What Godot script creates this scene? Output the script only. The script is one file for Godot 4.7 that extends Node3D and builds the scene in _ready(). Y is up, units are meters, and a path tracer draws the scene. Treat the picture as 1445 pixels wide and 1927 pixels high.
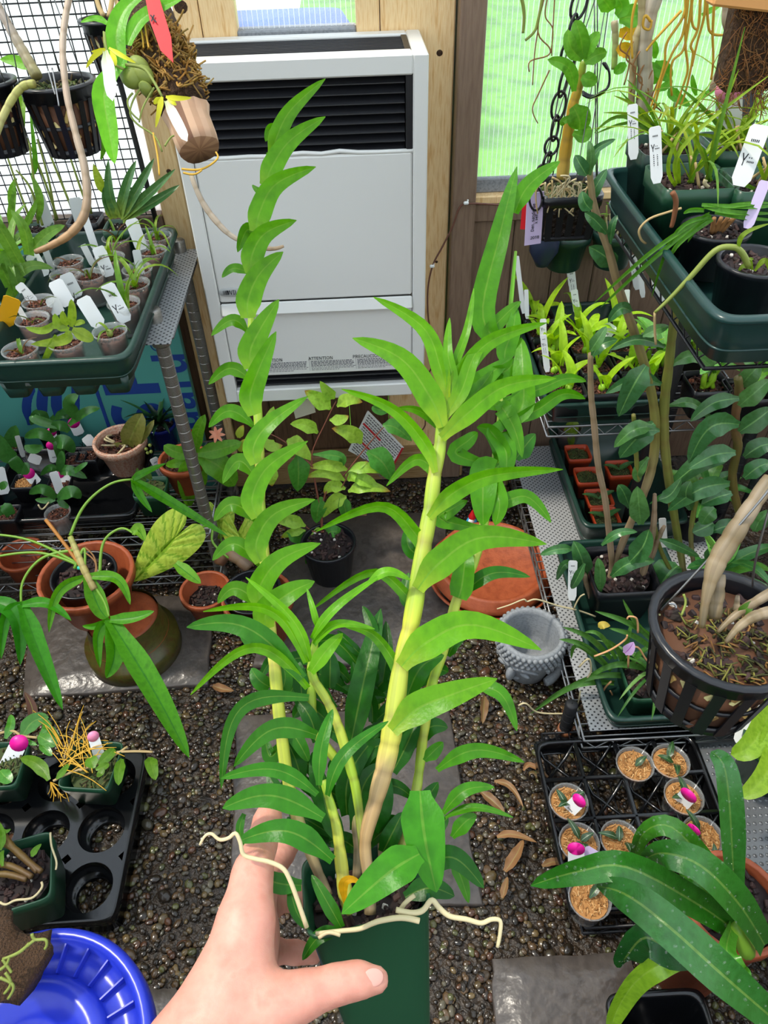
extends Node3D
# A small greenhouse: a hand holds up a potted cane orchid in front of a wall heater and shelves of orchids.
# Photo pixels (1445 x 1927) become directions; distances come from the floor, the walls, the shelves and usual sizes.
const FOCAL := 1400.0
const EYE := Vector3(0, 1.55, 0)
var cam_right: Vector3
var cam_up: Vector3
var cam_front: Vector3
var origin := Vector3.ZERO
var M := {}
var taken := {}
var rng := RandomNumberGenerator.new()
var chips := {}

func _ready():
	rng.seed = 7
	set_camera()
	set_light()
	make_materials()
	build_shell()
	build_ground()
	build_heater()
	build_racks()
	build_held_plant()
	build_hand()
	build_upper_tray()
	build_hanging_left()
	build_mid_shelf()
	build_floor_left()
	build_aisle()
	build_right_hanging()
	build_upper_right_tray()
	build_lime_tray()
	build_cane_orchids()
	build_low_right()
	build_big_leaf_orchid()

func set_camera():
	var p := deg_to_rad(43.2)
	var r := deg_to_rad(1.85)
	var y := deg_to_rad(1.5)
	cam_front = Vector3(sin(y) * cos(p), -sin(p), -cos(y) * cos(p))
	var right := Vector3(cos(y), 0, sin(y))
	var up := right.cross(cam_front)
	cam_right = right * cos(r) - up * sin(r)
	cam_up = cam_right.cross(cam_front)
	var c := Camera3D.new()
	c.name = "camera"
	add_child(c)
	c.transform = Transform3D(Basis(cam_right, cam_up, -cam_front), EYE)
	c.fov = rad_to_deg(2.0 * atan(963.5 / FOCAL))
	c.near = 0.02
	c.far = 200.0
	c.current = true

func set_light():
	var e := Environment.new()
	e.background_mode = Environment.BG_SKY
	var s := Sky.new()
	var m := ProceduralSkyMaterial.new()
	m.sky_top_color = Color(0.80, 0.86, 0.93)
	m.sky_horizon_color = Color(0.95, 0.96, 0.96)
	m.ground_horizon_color = Color(0.60, 0.66, 0.55)
	m.ground_bottom_color = Color(0.30, 0.36, 0.22)
	m.sky_curve = 0.2
	m.sky_energy_multiplier = 1.5
	s.sky_material = m
	e.sky = s
	e.tonemap_mode = Environment.TONE_MAPPER_LINEAR
	e.tonemap_exposure = 1.06
	e.sdfgi_enabled = true
	e.ssao_enabled = true
	e.ssil_enabled = true
	var w := WorldEnvironment.new()
	w.name = "world_environment"
	w.environment = e
	add_child(w)
	var sun := DirectionalLight3D.new()
	sun.name = "sun"
	add_child(sun)
	sun.look_at_from_position(Vector3(-0.52, 1.0, -0.06), Vector3.ZERO)
	sun.light_energy = 1.5
	sun.light_color = Color(1.0, 0.965, 0.90)
	sun.light_angular_distance = 4.0
	sun.shadow_enabled = true

# ---------------------------------------------------------------- photo pixels to places
func ray(x: float, y: float) -> Vector3:
	return cam_right * ((x - 722.5) / FOCAL) - cam_up * ((y - 963.5) / FOCAL) + cam_front
func on_y(x: float, y: float, h: float) -> Vector3:
	var v := ray(x, y)
	return EYE + v * ((h - EYE.y) / v.y)
func on_z(x: float, y: float, z: float) -> Vector3:
	var v := ray(x, y)
	return EYE + v * (z / v.z)
func at(x: float, y: float, d: float) -> Vector3:
	return EYE + ray(x, y) * d
func far_of(p: Vector3) -> float:
	return (p - EYE).dot(cam_front)
func wall_z(z: float) -> Callable:
	return func(x, y): return on_z(x, y, z)
func height(h: float) -> Callable:
	return func(x, y): return on_y(x, y, h)
func depth(d: float) -> Callable:
	return func(x, y): return at(x, y, d)
func px_line(a: Array, place: Callable) -> Array:
	var out := []
	for i in range(0, a.size(), 2):
		out.append(place.call(float(a[i]), float(a[i + 1])))
	return out

# ---------------------------------------------------------------- things, parts, meshes
func numbered(called: String) -> String:
	var n: int = taken.get(called, 0)
	taken[called] = n + 1
	return called if n == 0 else "%s_%03d" % [called, n]
func thing(called: String, label: String, category: String, where: Vector3, group := "") -> Node3D:
	var o := Node3D.new()
	o.name = numbered(called)
	add_child(o)
	o.position = where
	origin = where
	o.set_meta("label", label)
	o.set_meta("category", category)
	if group:
		o.set_meta("group", group)
	return o
func setting(called: String) -> Node3D:
	var o := Node3D.new()
	o.name = called
	add_child(o)
	o.set_meta("kind", "structure")
	origin = Vector3.ZERO
	return o
func S() -> SurfaceTool:
	var st := SurfaceTool.new()
	st.begin(Mesh.PRIMITIVE_TRIANGLES)
	st.set_color(Color.WHITE)
	return st
func put(par: Node3D, called: String, st: SurfaceTool, m: Material, stuff := false) -> MeshInstance3D:
	st.generate_normals()
	st.index()
	return put_mesh(par, called, st.commit(), m, stuff)
func put_mesh(par: Node3D, called: String, me: Mesh, m: Material, stuff := false) -> MeshInstance3D:
	var o := MeshInstance3D.new()
	o.mesh = me
	o.material_override = m
	o.name = called
	par.add_child(o, true)
	if stuff:
		o.set_meta("kind", "stuff")
	return o
func tri(st: SurfaceTool, a: Vector3, b: Vector3, c: Vector3):
	st.add_vertex(a - origin)
	st.add_vertex(b - origin)
	st.add_vertex(c - origin)
func quad(st: SurfaceTool, a: Vector3, b: Vector3, c: Vector3, d: Vector3):
	tri(st, a, b, c)
	tri(st, a, c, d)
func box(st: SurfaceTool, c: Vector3, s: Vector3, b := Basis.IDENTITY, bevel := 0.0):
	# a box with chamfered edges
	st.set_smooth_group(-1)
	var h := s * 0.5
	var e := minf(bevel, minf(h.x, minf(h.y, h.z)) * 0.9)
	var ax := [Vector3(1, 0, 0), Vector3(0, 1, 0), Vector3(0, 0, 1)]
	for i in 3:
		var j := (i + 1) % 3
		var k := (i + 2) % 3
		for sg in [-1.0, 1.0]:
			var n: Vector3 = ax[i] * (h[i] * sg)
			var u: Vector3 = ax[j] * (h[j] - e)
			var v: Vector3 = ax[k] * (h[k] - e)
			if sg > 0:
				quad(st, c + b * (n - u - v), c + b * (n - u + v), c + b * (n + u + v), c + b * (n + u - v))
			else:
				quad(st, c + b * (n - u - v), c + b * (n + u - v), c + b * (n + u + v), c + b * (n - u + v))
	if e <= 0.0:
		st.set_smooth_group(0)
		return
	for i in 3:
		var j := (i + 1) % 3
		var k := (i + 2) % 3
		for sj in [-1.0, 1.0]:
			for sk in [-1.0, 1.0]:
				var l: Vector3 = ax[i] * (h[i] - e)
				var p: Vector3 = ax[j] * (h[j] * sj) + ax[k] * ((h[k] - e) * sk)
				var q: Vector3 = ax[j] * ((h[j] - e) * sj) + ax[k] * (h[k] * sk)
				if sj * sk > 0:
					quad(st, c + b * (p - l), c + b * (q - l), c + b * (q + l), c + b * (p + l))
				else:
					quad(st, c + b * (p - l), c + b * (p + l), c + b * (q + l), c + b * (q - l))
	for sx in [-1.0, 1.0]:
		for sy in [-1.0, 1.0]:
			for sz in [-1.0, 1.0]:
				var g := Vector3(sx, sy, sz)
				var a := c + b * (Vector3(h.x, h.y - e, h.z - e) * g)
				var d := c + b * (Vector3(h.x - e, h.y, h.z - e) * g)
				var f := c + b * (Vector3(h.x - e, h.y - e, h.z) * g)
				if sx * sy * sz > 0:
					tri(st, a, f, d)
				else:
					tri(st, a, d, f)
	st.set_smooth_group(0)
func span(st: SurfaceTool, lo: Vector3, hi: Vector3, bevel := 0.0):
	box(st, (lo + hi) * 0.5, hi - lo, Basis.IDENTITY, bevel)
func bar(st: SurfaceTool, a: Vector3, b: Vector3, w: float, t: float, n: Vector3, bevel := 0.0):
	# a flat bar from a to b, t thick along n
	var y := (b - a).normalized()
	var x := y.cross(n).normalized()
	box(st, (a + b) * 0.5, Vector3(w, (b - a).length(), t), Basis(x, y, x.cross(y)), bevel)
func curve(pts: Array, n: int) -> PackedVector3Array:
	var out := PackedVector3Array()
	var m := pts.size()
	if m == 2:
		for i in n + 1:
			out.append(pts[0].lerp(pts[1], float(i) / n))
		return out
	for i in n + 1:
		var t := float(i) / n * (m - 1)
		var k := mini(int(t), m - 2)
		var f := t - k
		var p1: Vector3 = pts[k]
		var p2: Vector3 = pts[k + 1]
		var p0: Vector3 = pts[k - 1] if k > 0 else p1 * 2.0 - p2
		var p3: Vector3 = pts[k + 2] if k + 2 < m else p2 * 2.0 - p1
		if k == 0 and m > 2:
			p0 = p1 + (p1 - p2) * 1.0 + (p3 - p2 - (p2 - p1)) * 0.5
		if k + 2 >= m:
			p3 = p2 + (p2 - p1) + ((p2 - p1) - (p1 - p0)) * 0.5
		out.append(p1.cubic_interpolate(p2, p0, p3, f))
	return out
func lerp_list(a: Array, t: float):
	var k := mini(int(t * (a.size() - 1)), a.size() - 2)
	if a.size() == 1:
		return a[0]
	var f := t * (a.size() - 1) - k
	return a[k].lerp(a[k + 1], f) if a[k] is Color else lerpf(a[k], a[k + 1], f)
func tube(st: SurfaceTool, pts, radii: Array, seg := 7, cols: Array = []):
	var n: int = pts.size()
	var t0: Vector3 = (pts[1] - pts[0]).normalized()
	var u := t0.cross(Vector3(0.31, 0.92, 0.17)).normalized()
	var rings := []
	for i in n:
		var tg: Vector3 = (pts[mini(i + 1, n - 1)] - pts[maxi(i - 1, 0)]).normalized()
		u = (u - tg * u.dot(tg)).normalized()
		var v := tg.cross(u)
		var r: float = lerp_list(radii, float(i) / (n - 1))
		var ring := PackedVector3Array()
		for k in seg:
			var a := TAU * k / seg
			ring.append(pts[i] + (u * cos(a) + v * sin(a)) * r)
		rings.append(ring)
	for i in n - 1:
		var c0 := Color.WHITE
		var c1 := Color.WHITE
		if cols.size():
			c0 = lerp_list(cols, float(i) / (n - 1))
			c1 = lerp_list(cols, float(i + 1) / (n - 1))
		for k in seg:
			var a: Vector3 = rings[i][k] - origin
			var b: Vector3 = rings[i][(k + 1) % seg] - origin
			var c: Vector3 = rings[i + 1][(k + 1) % seg] - origin
			var d: Vector3 = rings[i + 1][k] - origin
			if cols.size():
				# long fibres along the stalk
				var g := 1.0 + 0.10 * sin(k * 2.4) + 0.06 * sin(k * 5.1)
				c0 = Color(c0.r * g, c0.g * g, c0.b * g)
				c1 = Color(c1.r * g, c1.g * g, c1.b * g)
			st.set_color(c0); st.add_vertex(a); st.add_vertex(b)
			st.set_color(c1); st.add_vertex(c)
			st.set_color(c0); st.add_vertex(a)
			st.set_color(c1); st.add_vertex(c); st.add_vertex(d)
			if cols.size():
				c0 = lerp_list(cols, float(i) / (n - 1))
				c1 = lerp_list(cols, float(i + 1) / (n - 1))
	for e in [0, n - 1]:
		if cols.size():
			st.set_color(cols[0] if e == 0 else cols[-1])
		var tip: Vector3 = pts[e] - origin
		for k in seg:
			var a: Vector3 = rings[e][k] - origin
			var b: Vector3 = rings[e][(k + 1) % seg] - origin
			if e == 0:
				st.add_vertex(a); st.add_vertex(tip); st.add_vertex(b)
			else:
				st.add_vertex(a); st.add_vertex(b); st.add_vertex(tip)
func rings_skin(st: SurfaceTool, rings: Array, close_ends := false):
	for i in rings.size() - 1:
		var n: int = rings[i].size()
		for k in n:
			quad(st, rings[i][k], rings[i][(k + 1) % n], rings[i + 1][(k + 1) % n], rings[i + 1][k])
	if close_ends:
		for e in [0, rings.size() - 1]:
			var mid := Vector3.ZERO
			for p in rings[e]:
				mid += p / rings[e].size()
			for k in rings[e].size():
				if e == 0:
					tri(st, rings[e][k], mid, rings[e][(k + 1) % rings[e].size()])
				else:
					tri(st, rings[e][k], rings[e][(k + 1) % rings[e].size()], mid)
func lathe(st: SurfaceTool, c: Vector3, prof: Array, seg := 28, b := Basis.IDENTITY):
	var rings := []
	for p in prof:
		var ring := PackedVector3Array()
		for k in seg:
			var a := TAU * k / seg
			ring.append(c + b * Vector3(cos(a) * p[0], p[1], sin(a) * p[0]))
		rings.append(ring)
	rings_skin(st, rings)
func loft(st: SurfaceTool, c: Vector3, hx: float, hz: float, prof: Array, b := Basis.IDENTITY, power := 7.0, seg := 40):
	# rounded rectangles stacked along y; prof: [inset, y]
	var rings := []
	for p in prof:
		var ring := PackedVector3Array()
		for k in seg:
			var a := TAU * (k + 0.5) / seg
			var x: float = signf(cos(a)) * pow(absf(cos(a)), 2.0 / power) * maxf(hx - p[0], 0.0)
			var z: float = signf(sin(a)) * pow(absf(sin(a)), 2.0 / power) * maxf(hz - p[0], 0.0)
			ring.append(c + b * Vector3(x, p[1], z))
		rings.append(ring)
	rings_skin(st, rings)
func blob(st: SurfaceTool, c: Vector3, r: Vector3, b := Basis.IDENTITY, seg := 10, lat := 7):
	var prof := []
	for i in lat + 1:
		var a := -PI / 2 + PI * i / lat
		prof.append([maxf(cos(a), 0.001), sin(a)])
	lathe(st, c, prof, seg, Basis(b.x * r.x, b.y * r.y, b.z * r.z))
func lin(hex: String) -> Color:
	return Color(hex).srgb_to_linear()
func vary(c: Color, by := 0.12) -> Color:
	var k := 1.0 + rng.randf_range(-by, by)
	return Color(c.r * k * (1.0 + rng.randf_range(-by, by) * 0.4), c.g * k, c.b * k)

# ---------------------------------------------------------------- leaves
# pts: base .. tip; w: full width; n0, n1: which way the upper face looks at base and tip
func leaf(par: Node3D, pts: Array, w: float, n0: Vector3, n1: Vector3, col: Color, o := {}) -> MeshInstance3D:
	var n: int = o.get("n", 11)
	var sh: Array = o.get("shape", [0.35, 2.6, 0.75])
	var fold: float = o.get("fold", 0.16)
	var us: Array = o.get("us", [-1.0, -0.55, -0.07, 0.07, 0.55, 1.0])
	var rib: Color = o.get("rib", col.lerp(Color(0.42, 0.55, 0.12), 0.22))
	var tipc: Color = o.get("tip", col)
	var basec: Color = o.get("base", col)
	var p := curve(pts, n)
	var st := S()
	var rows := []
	var wob: float = o.get("wob", 0.0)
	for i in n + 1:
		var t := float(i) / n
		var tg: Vector3 = (p[mini(i + 1, n)] - p[maxi(i - 1, 0)]).normalized()
		var nn := n0.lerp(n1, t)
		var side := tg.cross(nn)
		if side.length() < 1e-4:
			side = tg.cross(Vector3(0.3, 0.5, 0.8))
		side = side.normalized()
		var face := side.cross(tg).normalized()
		var half: float = 0.5 * w * lerpf(sh[0], 1.0, smoothstep(0.0, 0.33, t)) * pow(maxf(1.0 - pow(t, sh[1]), 0.0), sh[2]) + 0.0003
		var row := PackedVector3Array()
		for u in us:
			var k: float = absf(u)
			row.append(p[i] + side * (half * u) + face * (half * fold * (k * 1.2 - 0.3) + half * wob * k * sin(t * 17.0 + u * 2.0)))
		rows.append(row)
	var hue := func(i: int) -> Color:
		var t := float(i) / n
		return col.lerp(tipc, (t - 0.8) * 5.0) if t > 0.8 else basec.lerp(col, minf(t * 3.0, 1.0))
	for i in n:
		var ca: Color = hue.call(i)
		var cb: Color = hue.call(i + 1)
		for k in us.size() - 1:
			var mid: bool = us[k] < 0.0 and us[k + 1] > 0.0
			var c0 := rib if mid else ca
			var c1 := rib if mid else cb
			var va: Vector3 = rows[i][k] - origin
			var vc: Vector3 = rows[i + 1][k + 1] - origin
			st.set_color(c0); st.add_vertex(va); st.add_vertex(rows[i][k + 1] - origin)
			st.set_color(c1); st.add_vertex(vc)
			st.set_color(c0); st.add_vertex(va)
			st.set_color(c1); st.add_vertex(vc); st.add_vertex(rows[i + 1][k] - origin)
	st.set_color(Color.WHITE)
	if o.has("rows"):
		o.rows.append(rows)
	return put(par, o.get("name", "leaf"), st, o.get("mat", M.leaf))
# a leaf traced as [base x, y, middle x, y, tip x, y, width] in photo pixels, laid on a surface given by place
func traced(par: Node3D, e: Array, place: Callable, col: Color, bulge := 0.12, tilt := 0.0, o := {}) -> MeshInstance3D:
	var a: Vector3 = place.call(float(e[0]), float(e[1]))
	var b: Vector3 = place.call(float(e[2]), float(e[3]))
	var c: Vector3 = place.call(float(e[4]), float(e[5]))
	var long := a.distance_to(b) + b.distance_to(c)
	var eye := (EYE - b).normalized()
	b += eye * long * bulge
	var tg := (c - a).normalized()
	var sd := eye.cross(tg).normalized()
	var nn := eye * cos(tilt) + sd * sin(tilt)
	var pts := [a, b, c]
	if o.has("root"):
		pts = [place.call(o.root[0], o.root[1]), a.lerp(b, 0.25), b.lerp(c, 0.12), c]
	return leaf(par, pts, e[6] * far_of(b) / FOCAL / maxf(cos(tilt), 0.4), nn, nn, col, o)
# an arching leaf: way round in degrees, rise in degrees, droop over its length
func arched(par: Node3D, base: Vector3, way: float, rise: float, droop: float, long: float, w: float, col: Color, o := {}) -> MeshInstance3D:
	var d := Vector3(cos(deg_to_rad(way)), 0, -sin(deg_to_rad(way)))
	var pts := [base]
	var e := deg_to_rad(rise)
	var p := base
	var n0 := Vector3.UP * cos(e) - d * sin(e)
	for i in 3:
		p += (d * cos(e) + Vector3.UP * sin(e)) * long / 3.0
		pts.append(p)
		e -= deg_to_rad(droop) / 2.0
	e += deg_to_rad(droop) / 2.0
	var n1 := Vector3.UP * cos(e) - d * sin(e)
	return leaf(par, pts, w, n0, n1, col, o)
func stalk(par: Node3D, called: String, pts: Array, radii: Array, m: Material, n := 12, seg := 7, cols: Array = []) -> MeshInstance3D:
	var st := S()
	tube(st, curve(pts, n), radii, seg, cols)
	return put(par, called, st, m)
# a cane with swollen joints; the colours run from base to tip
func cane(par: Node3D, pts: Array, radii: Array, joints: int, cols: Array, called := "cane") -> MeshInstance3D:
	var n := joints * 5
	var p := curve(pts, n)
	var rr := []
	var cc := []
	for i in n + 1:
		var t := float(i) / n
		var f := fposmod(t * joints, 1.0)
		var joint_ring := minf(f, 1.0 - f) < 0.05   # the dry brown scar round each joint
		var r: float = lerp_list(radii, t)
		rr.append(r * (0.93 if joint_ring else 0.97 + 0.06 * sin(PI * f)))
		var c: Color = lerp_list(cols, t)
		cc.append(c.lerp(Color(0.16, 0.10, 0.03), 0.35) if joint_ring else c)
	var st := S()
	tube(st, p, rr, 12, cc)
	return put(par, called, st, M.cane)

# ---------------------------------------------------------------- pots, trays, labels
func round_pot(par: Node3D, c: Vector3, rt: float, rb: float, h: float, m: Material, lip := 0.012, out := 0.004, called := "pot", b := Basis.IDENTITY):
	var st := S()
	var t := 0.0035
	lathe(st, c, [[0.001, 0.0], [rb - 0.003, 0.0], [rb, 0.003], [lerpf(rb, rt, (h - lip) / h), h - lip], [rt + out, h - lip + 0.001], [rt + out, h - 0.001], [rt + out - 0.001, h], [rt - t, h], [rt - t - 0.001, h - 0.002], [rb - t, 0.006], [0.001, 0.006]], 28, b)
	return put(par, called, st, m)
func square_pot(par: Node3D, c: Vector3, ht: float, hb: float, h: float, m: Material, b := Basis.IDENTITY, lip := 0.0):
	var st := S()
	var t := 0.002
	var prof := [[ht, 0.0], [ht - hb, 0.0], [0.002 + lip, h * 0.72], [0.0, h * 0.74], [-0.001, h], [t, h], [t + 0.002 + lip, h * 0.7], [ht - hb + t, 0.004], [ht, 0.004]]
	loft(st, c, ht, ht, prof, b, 9.0, 44)
	return put(par, "pot", st, m)
func chip_mesh(kind: String) -> ArrayMesh:
	if chips.has(kind):
		return chips[kind]
	var pal := {"bark": ["3b1d15", "52281b", "6a3a26", "43251c", "2c1712", "e8e2d8"], "dark": ["1d1512", "2a1c17", "382420", "231815", "2e1c18", "c9c2b8"], "moss": ["a5743f", "b98a52", "c79a62", "8f6233", "d0a872", "a9793f"], "green": ["3c4a20", "52602a", "46371f", "6b6a38", "30331c", "58491f"]}
	var save := origin
	origin = Vector3.ZERO
	var r := RandomNumberGenerator.new()
	r.seed = kind.hash()
	var st := S()
	st.set_color(lin(pal[kind][0]))
	lathe(st, Vector3.ZERO, [[1.0, -0.06], [0.6, -0.01], [0.001, 0.0]], 20)
	for i in (150 if kind == "moss" else 95):
		var a := r.randf() * TAU
		var d := sqrt(r.randf()) * 0.92
		var pick: int = r.randi() % (5 if r.randf() < 0.65 else 6)
		st.set_color(lin(pal[kind][pick]))
		var q := Basis(Vector3(r.randf() - 0.5, r.randf() - 0.5, r.randf() - 0.5).normalized(), r.randf() * 2.2)
		var s := Vector3(r.randf_range(0.12, 0.3), r.randf_range(0.06, 0.12), r.randf_range(0.08, 0.18))
		if kind == "moss" or kind == "green":
			s = Vector3(r.randf_range(0.15, 0.4), 0.05, 0.06)
		if pick == 5 and kind != "moss":
			s = Vector3(0.1, 0.09, 0.1)
		box(st, Vector3(cos(a) * d, r.randf_range(-0.02, 0.05), sin(a) * d), s, q, 0.02)
	st.generate_normals()
	st.index()
	origin = save
	chips[kind] = st.commit()
	return chips[kind]
func fill(par: Node3D, c: Vector3, r: float, kind := "bark", b := Basis.IDENTITY, rz := 0.0):
	var o := put_mesh(par, "bark_mix" if kind != "moss" else "moss_fill", chip_mesh(kind), M.tint, true)
	o.transform = Transform3D(Basis(b.x * r, b.y * r * 1.1, b.z * (rz if rz > 0.0 else r)), c - origin)
	o.rotate_object_local(Vector3.UP, rng.randi() % 4 * PI / 2)
	return o
# a nursery tray with a rolled rim and moulded feet; c is the middle of its bottom
func tray(called: String, label: String, c: Vector3, hx: float, hz: float, h: float, m: Material, group := "", b := Basis.IDENTITY, feet := true):
	var t := thing(called, label, "tray", c, group)
	var st := S()
	loft(st, c, hx, hz, [[hx, 0.004], [0.016, 0.004], [0.008, h - 0.012], [0.007, h - 0.004], [0.002, h - 0.004], [0.0, h - 0.008], [-0.002, h - 0.006], [0.0, h], [0.008, h + 0.001], [0.011, h - 0.006], [0.019, 0.007], [hx, 0.007]], b, 14.0, 64)
	put(t, "shell", st, m)
	st = S()
	loft(st, c, hx, hz, [[0.0125, h * 0.30], [0.0105, h * 0.30], [0.0105, h * 0.34], [0.0125, h * 0.34]], b, 14.0, 64)
	put(t, "rib", st, m)
	return t
# a plastic plant label standing from foot to head, its face turned to the viewer's side
func stake(label: String, foot: Vector3, head: Vector3, w: float, m: Material, o := {}):
	var t := thing(o.get("called", "plant_label"), label, "label", foot, o.get("group", ""))
	var up := (head - foot)
	var long := up.length()
	var y := up / long
	var n: Vector3 = o.get("n", (EYE - head).normalized())
	var x := y.cross(n).normalized()
	n = x.cross(y)
	var st := S()
	var hw := w * 0.5
	var th := 0.0004
	var prof := [Vector2(-hw * 0.6, 0.0), Vector2(hw * 0.6, 0.0), Vector2(hw, long * 0.12), Vector2(hw, long - hw * 0.35), Vector2(hw * 0.7, long), Vector2(-hw * 0.7, long), Vector2(-hw, long - hw * 0.35), Vector2(-hw, long * 0.12)]
	var fr := PackedVector3Array()
	var bk := PackedVector3Array()
	for q in prof:
		fr.append(foot + x * q.x + y * q.y + n * th)
		bk.append(foot + x * q.x + y * q.y - n * th)
	st.set_smooth_group(-1)
	for i in range(1, prof.size() - 1):
		tri(st, fr[0], fr[i], fr[i + 1])
		tri(st, bk[0], bk[i + 1], bk[i])
	for i in prof.size():
		var j := (i + 1) % prof.size()
		quad(st, fr[i], bk[i], bk[j], fr[j])
	put(t, "strip", st, m)
	var top := long
	if o.has("cap"):
		st = S()
		for s in [1.0, -1.0]:
			for k in 16:
				var a := TAU * k / 16
				var a2 := TAU * (k + 1) / 16
				var cc: Vector3 = foot + y * (long + hw * 0.25) + n * (th * 2.2 * s)
				var q := cc + (x * cos(a) + y * sin(a) * 0.95) * hw * 1.08
				var q2 := cc + (x * cos(a2) + y * sin(a2) * 0.95) * hw * 1.08
				if s > 0: tri(st, cc, q2, q)
				else: tri(st, cc, q, q2)
		for k in 16:
			var a := TAU * k / 16
			var a2 := TAU * (k + 1) / 16
			var cc: Vector3 = foot + y * (long + hw * 0.25)
			var q := (x * cos(a) + y * sin(a) * 0.95) * hw * 1.08
			var q2 := (x * cos(a2) + y * sin(a2) * 0.95) * hw * 1.08
			quad(st, cc + q + n * th * 2.2, cc + q2 + n * th * 2.2, cc + q2 - n * th * 2.2, cc + q - n * th * 2.2)
		put(t, "coloured_tip", st, o.cap)
		top -= hw
	if o.get("print", true):
		st = S()
		var z := n * (th + 0.0003)
		var s := w
		# a number, an emblem of two raised wings with a line of letters, and two lines of writing along the strip
		for k in 5:
			box(st, foot + x * (s * (-0.18 + 0.09 * k)) + y * (top - s * 0.75) + z, Vector3(s * 0.05, s * 0.13, 0.0002), Basis(x, y, n))
		for k in [-1.0, 1.0]:
			bar(st, foot + x * (s * -0.22) + y * (top - s * 1.75) + z, foot + x * (s * (-0.22 + 0.13 * k)) + y * (top - s * 1.4) + z, s * 0.06, 0.0002, n)
		bar(st, foot + x * (s * -0.22) + y * (top - s * 2.0) + z, foot + x * (s * -0.22) + y * (top - s * 1.7) + z, s * 0.05, 0.0002, n)
		for k in 5:
			box(st, foot + x * (s * (-0.02 + 0.075 * k)) + y * (top - s * 1.78) + z, Vector3(s * 0.045, s * 0.09, 0.0002), Basis(x, y, n))
		for k in 2:
			box(st, foot + x * (s * 0.02) + y * (top - s * 1.58) + x * (s * 0.12 * k) + z, Vector3(s * 0.05, s * 0.07, 0.0002), Basis(x, y, n))
		if long > s * 3.6:
			for k in 2:
				for g in 6:
					box(st, foot + x * (s * (0.12 - 0.3 * k)) + y * (top - s * (2.3 + 0.17 * g)) + z, Vector3(s * 0.07, s * (0.1 if (g + k) % 3 else 0.06), 0.0002), Basis(x, y, n))
		put(t, "print", st, M.ink)
	return t
func words(par: Node3D, text: String, c: Vector3, high: float, b: Basis, m: Material, called := "lettering", bold := false):
	var tm := TextMesh.new()
	tm.text = text
	var f := SystemFont.new()
	f.font_names = PackedStringArray(["Droid Sans"])
	if bold:
		f.font_weight = 700
	tm.font = f
	tm.font_size = 64
	tm.pixel_size = high / 46.0
	tm.depth = 0.0008
	var o := put_mesh(par, called, tm, m)
	o.transform = Transform3D(b, c - origin)
	return o

# ---------------------------------------------------------------- materials
func mat(called: String, hex: String, rough: float, metal := 0.0) -> StandardMaterial3D:
	var m := StandardMaterial3D.new()
	m.resource_name = called
	m.albedo_color = Color(hex)
	m.roughness = rough
	m.metallic = metal
	M[called] = m
	return m
func noise_tex(freq: float, cols: Array, sd := 1, bumpy := false, kind := FastNoiseLite.TYPE_SIMPLEX_SMOOTH, size := 512) -> NoiseTexture2D:
	var f := FastNoiseLite.new()
	f.noise_type = kind
	f.frequency = freq
	f.seed = sd
	f.fractal_octaves = 5
	var t := NoiseTexture2D.new()
	t.width = size
	t.height = size
	t.seamless = true
	t.noise = f
	if not bumpy:
		var g := Gradient.new()
		g.offsets = PackedFloat32Array()
		g.colors = PackedColorArray()
		var offs := PackedFloat32Array()
		var cc := PackedColorArray()
		for i in cols.size():
			offs.append(float(i) / (cols.size() - 1))
			cc.append(Color(cols[i]))
		g.offsets = offs
		g.colors = cc
		t.color_ramp = g
	return t
func grained(m: StandardMaterial3D, tex: Texture2D, sc: Vector3, height_tex: Texture2D = null, amount := 0.1):
	m.albedo_color = Color.WHITE
	m.albedo_texture = tex
	m.uv1_triplanar = true
	m.uv1_world_triplanar = true
	m.uv1_scale = sc
	if height_tex:
		relief(m, height_tex, amount)
func relief(m: StandardMaterial3D, tex: Texture2D, amount: float):
	m.uv1_triplanar = true
	m.uv1_world_triplanar = true
	m.heightmap_enabled = true
	m.heightmap_texture = tex
	m.heightmap_scale = amount
func tinted(called: String, rough: float, back := Color.BLACK) -> StandardMaterial3D:
	var m := mat(called, "ffffff", rough)
	m.vertex_color_use_as_albedo = true
	if back != Color.BLACK:
		m.backlight_enabled = true
		m.backlight = back
	return m
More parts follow.
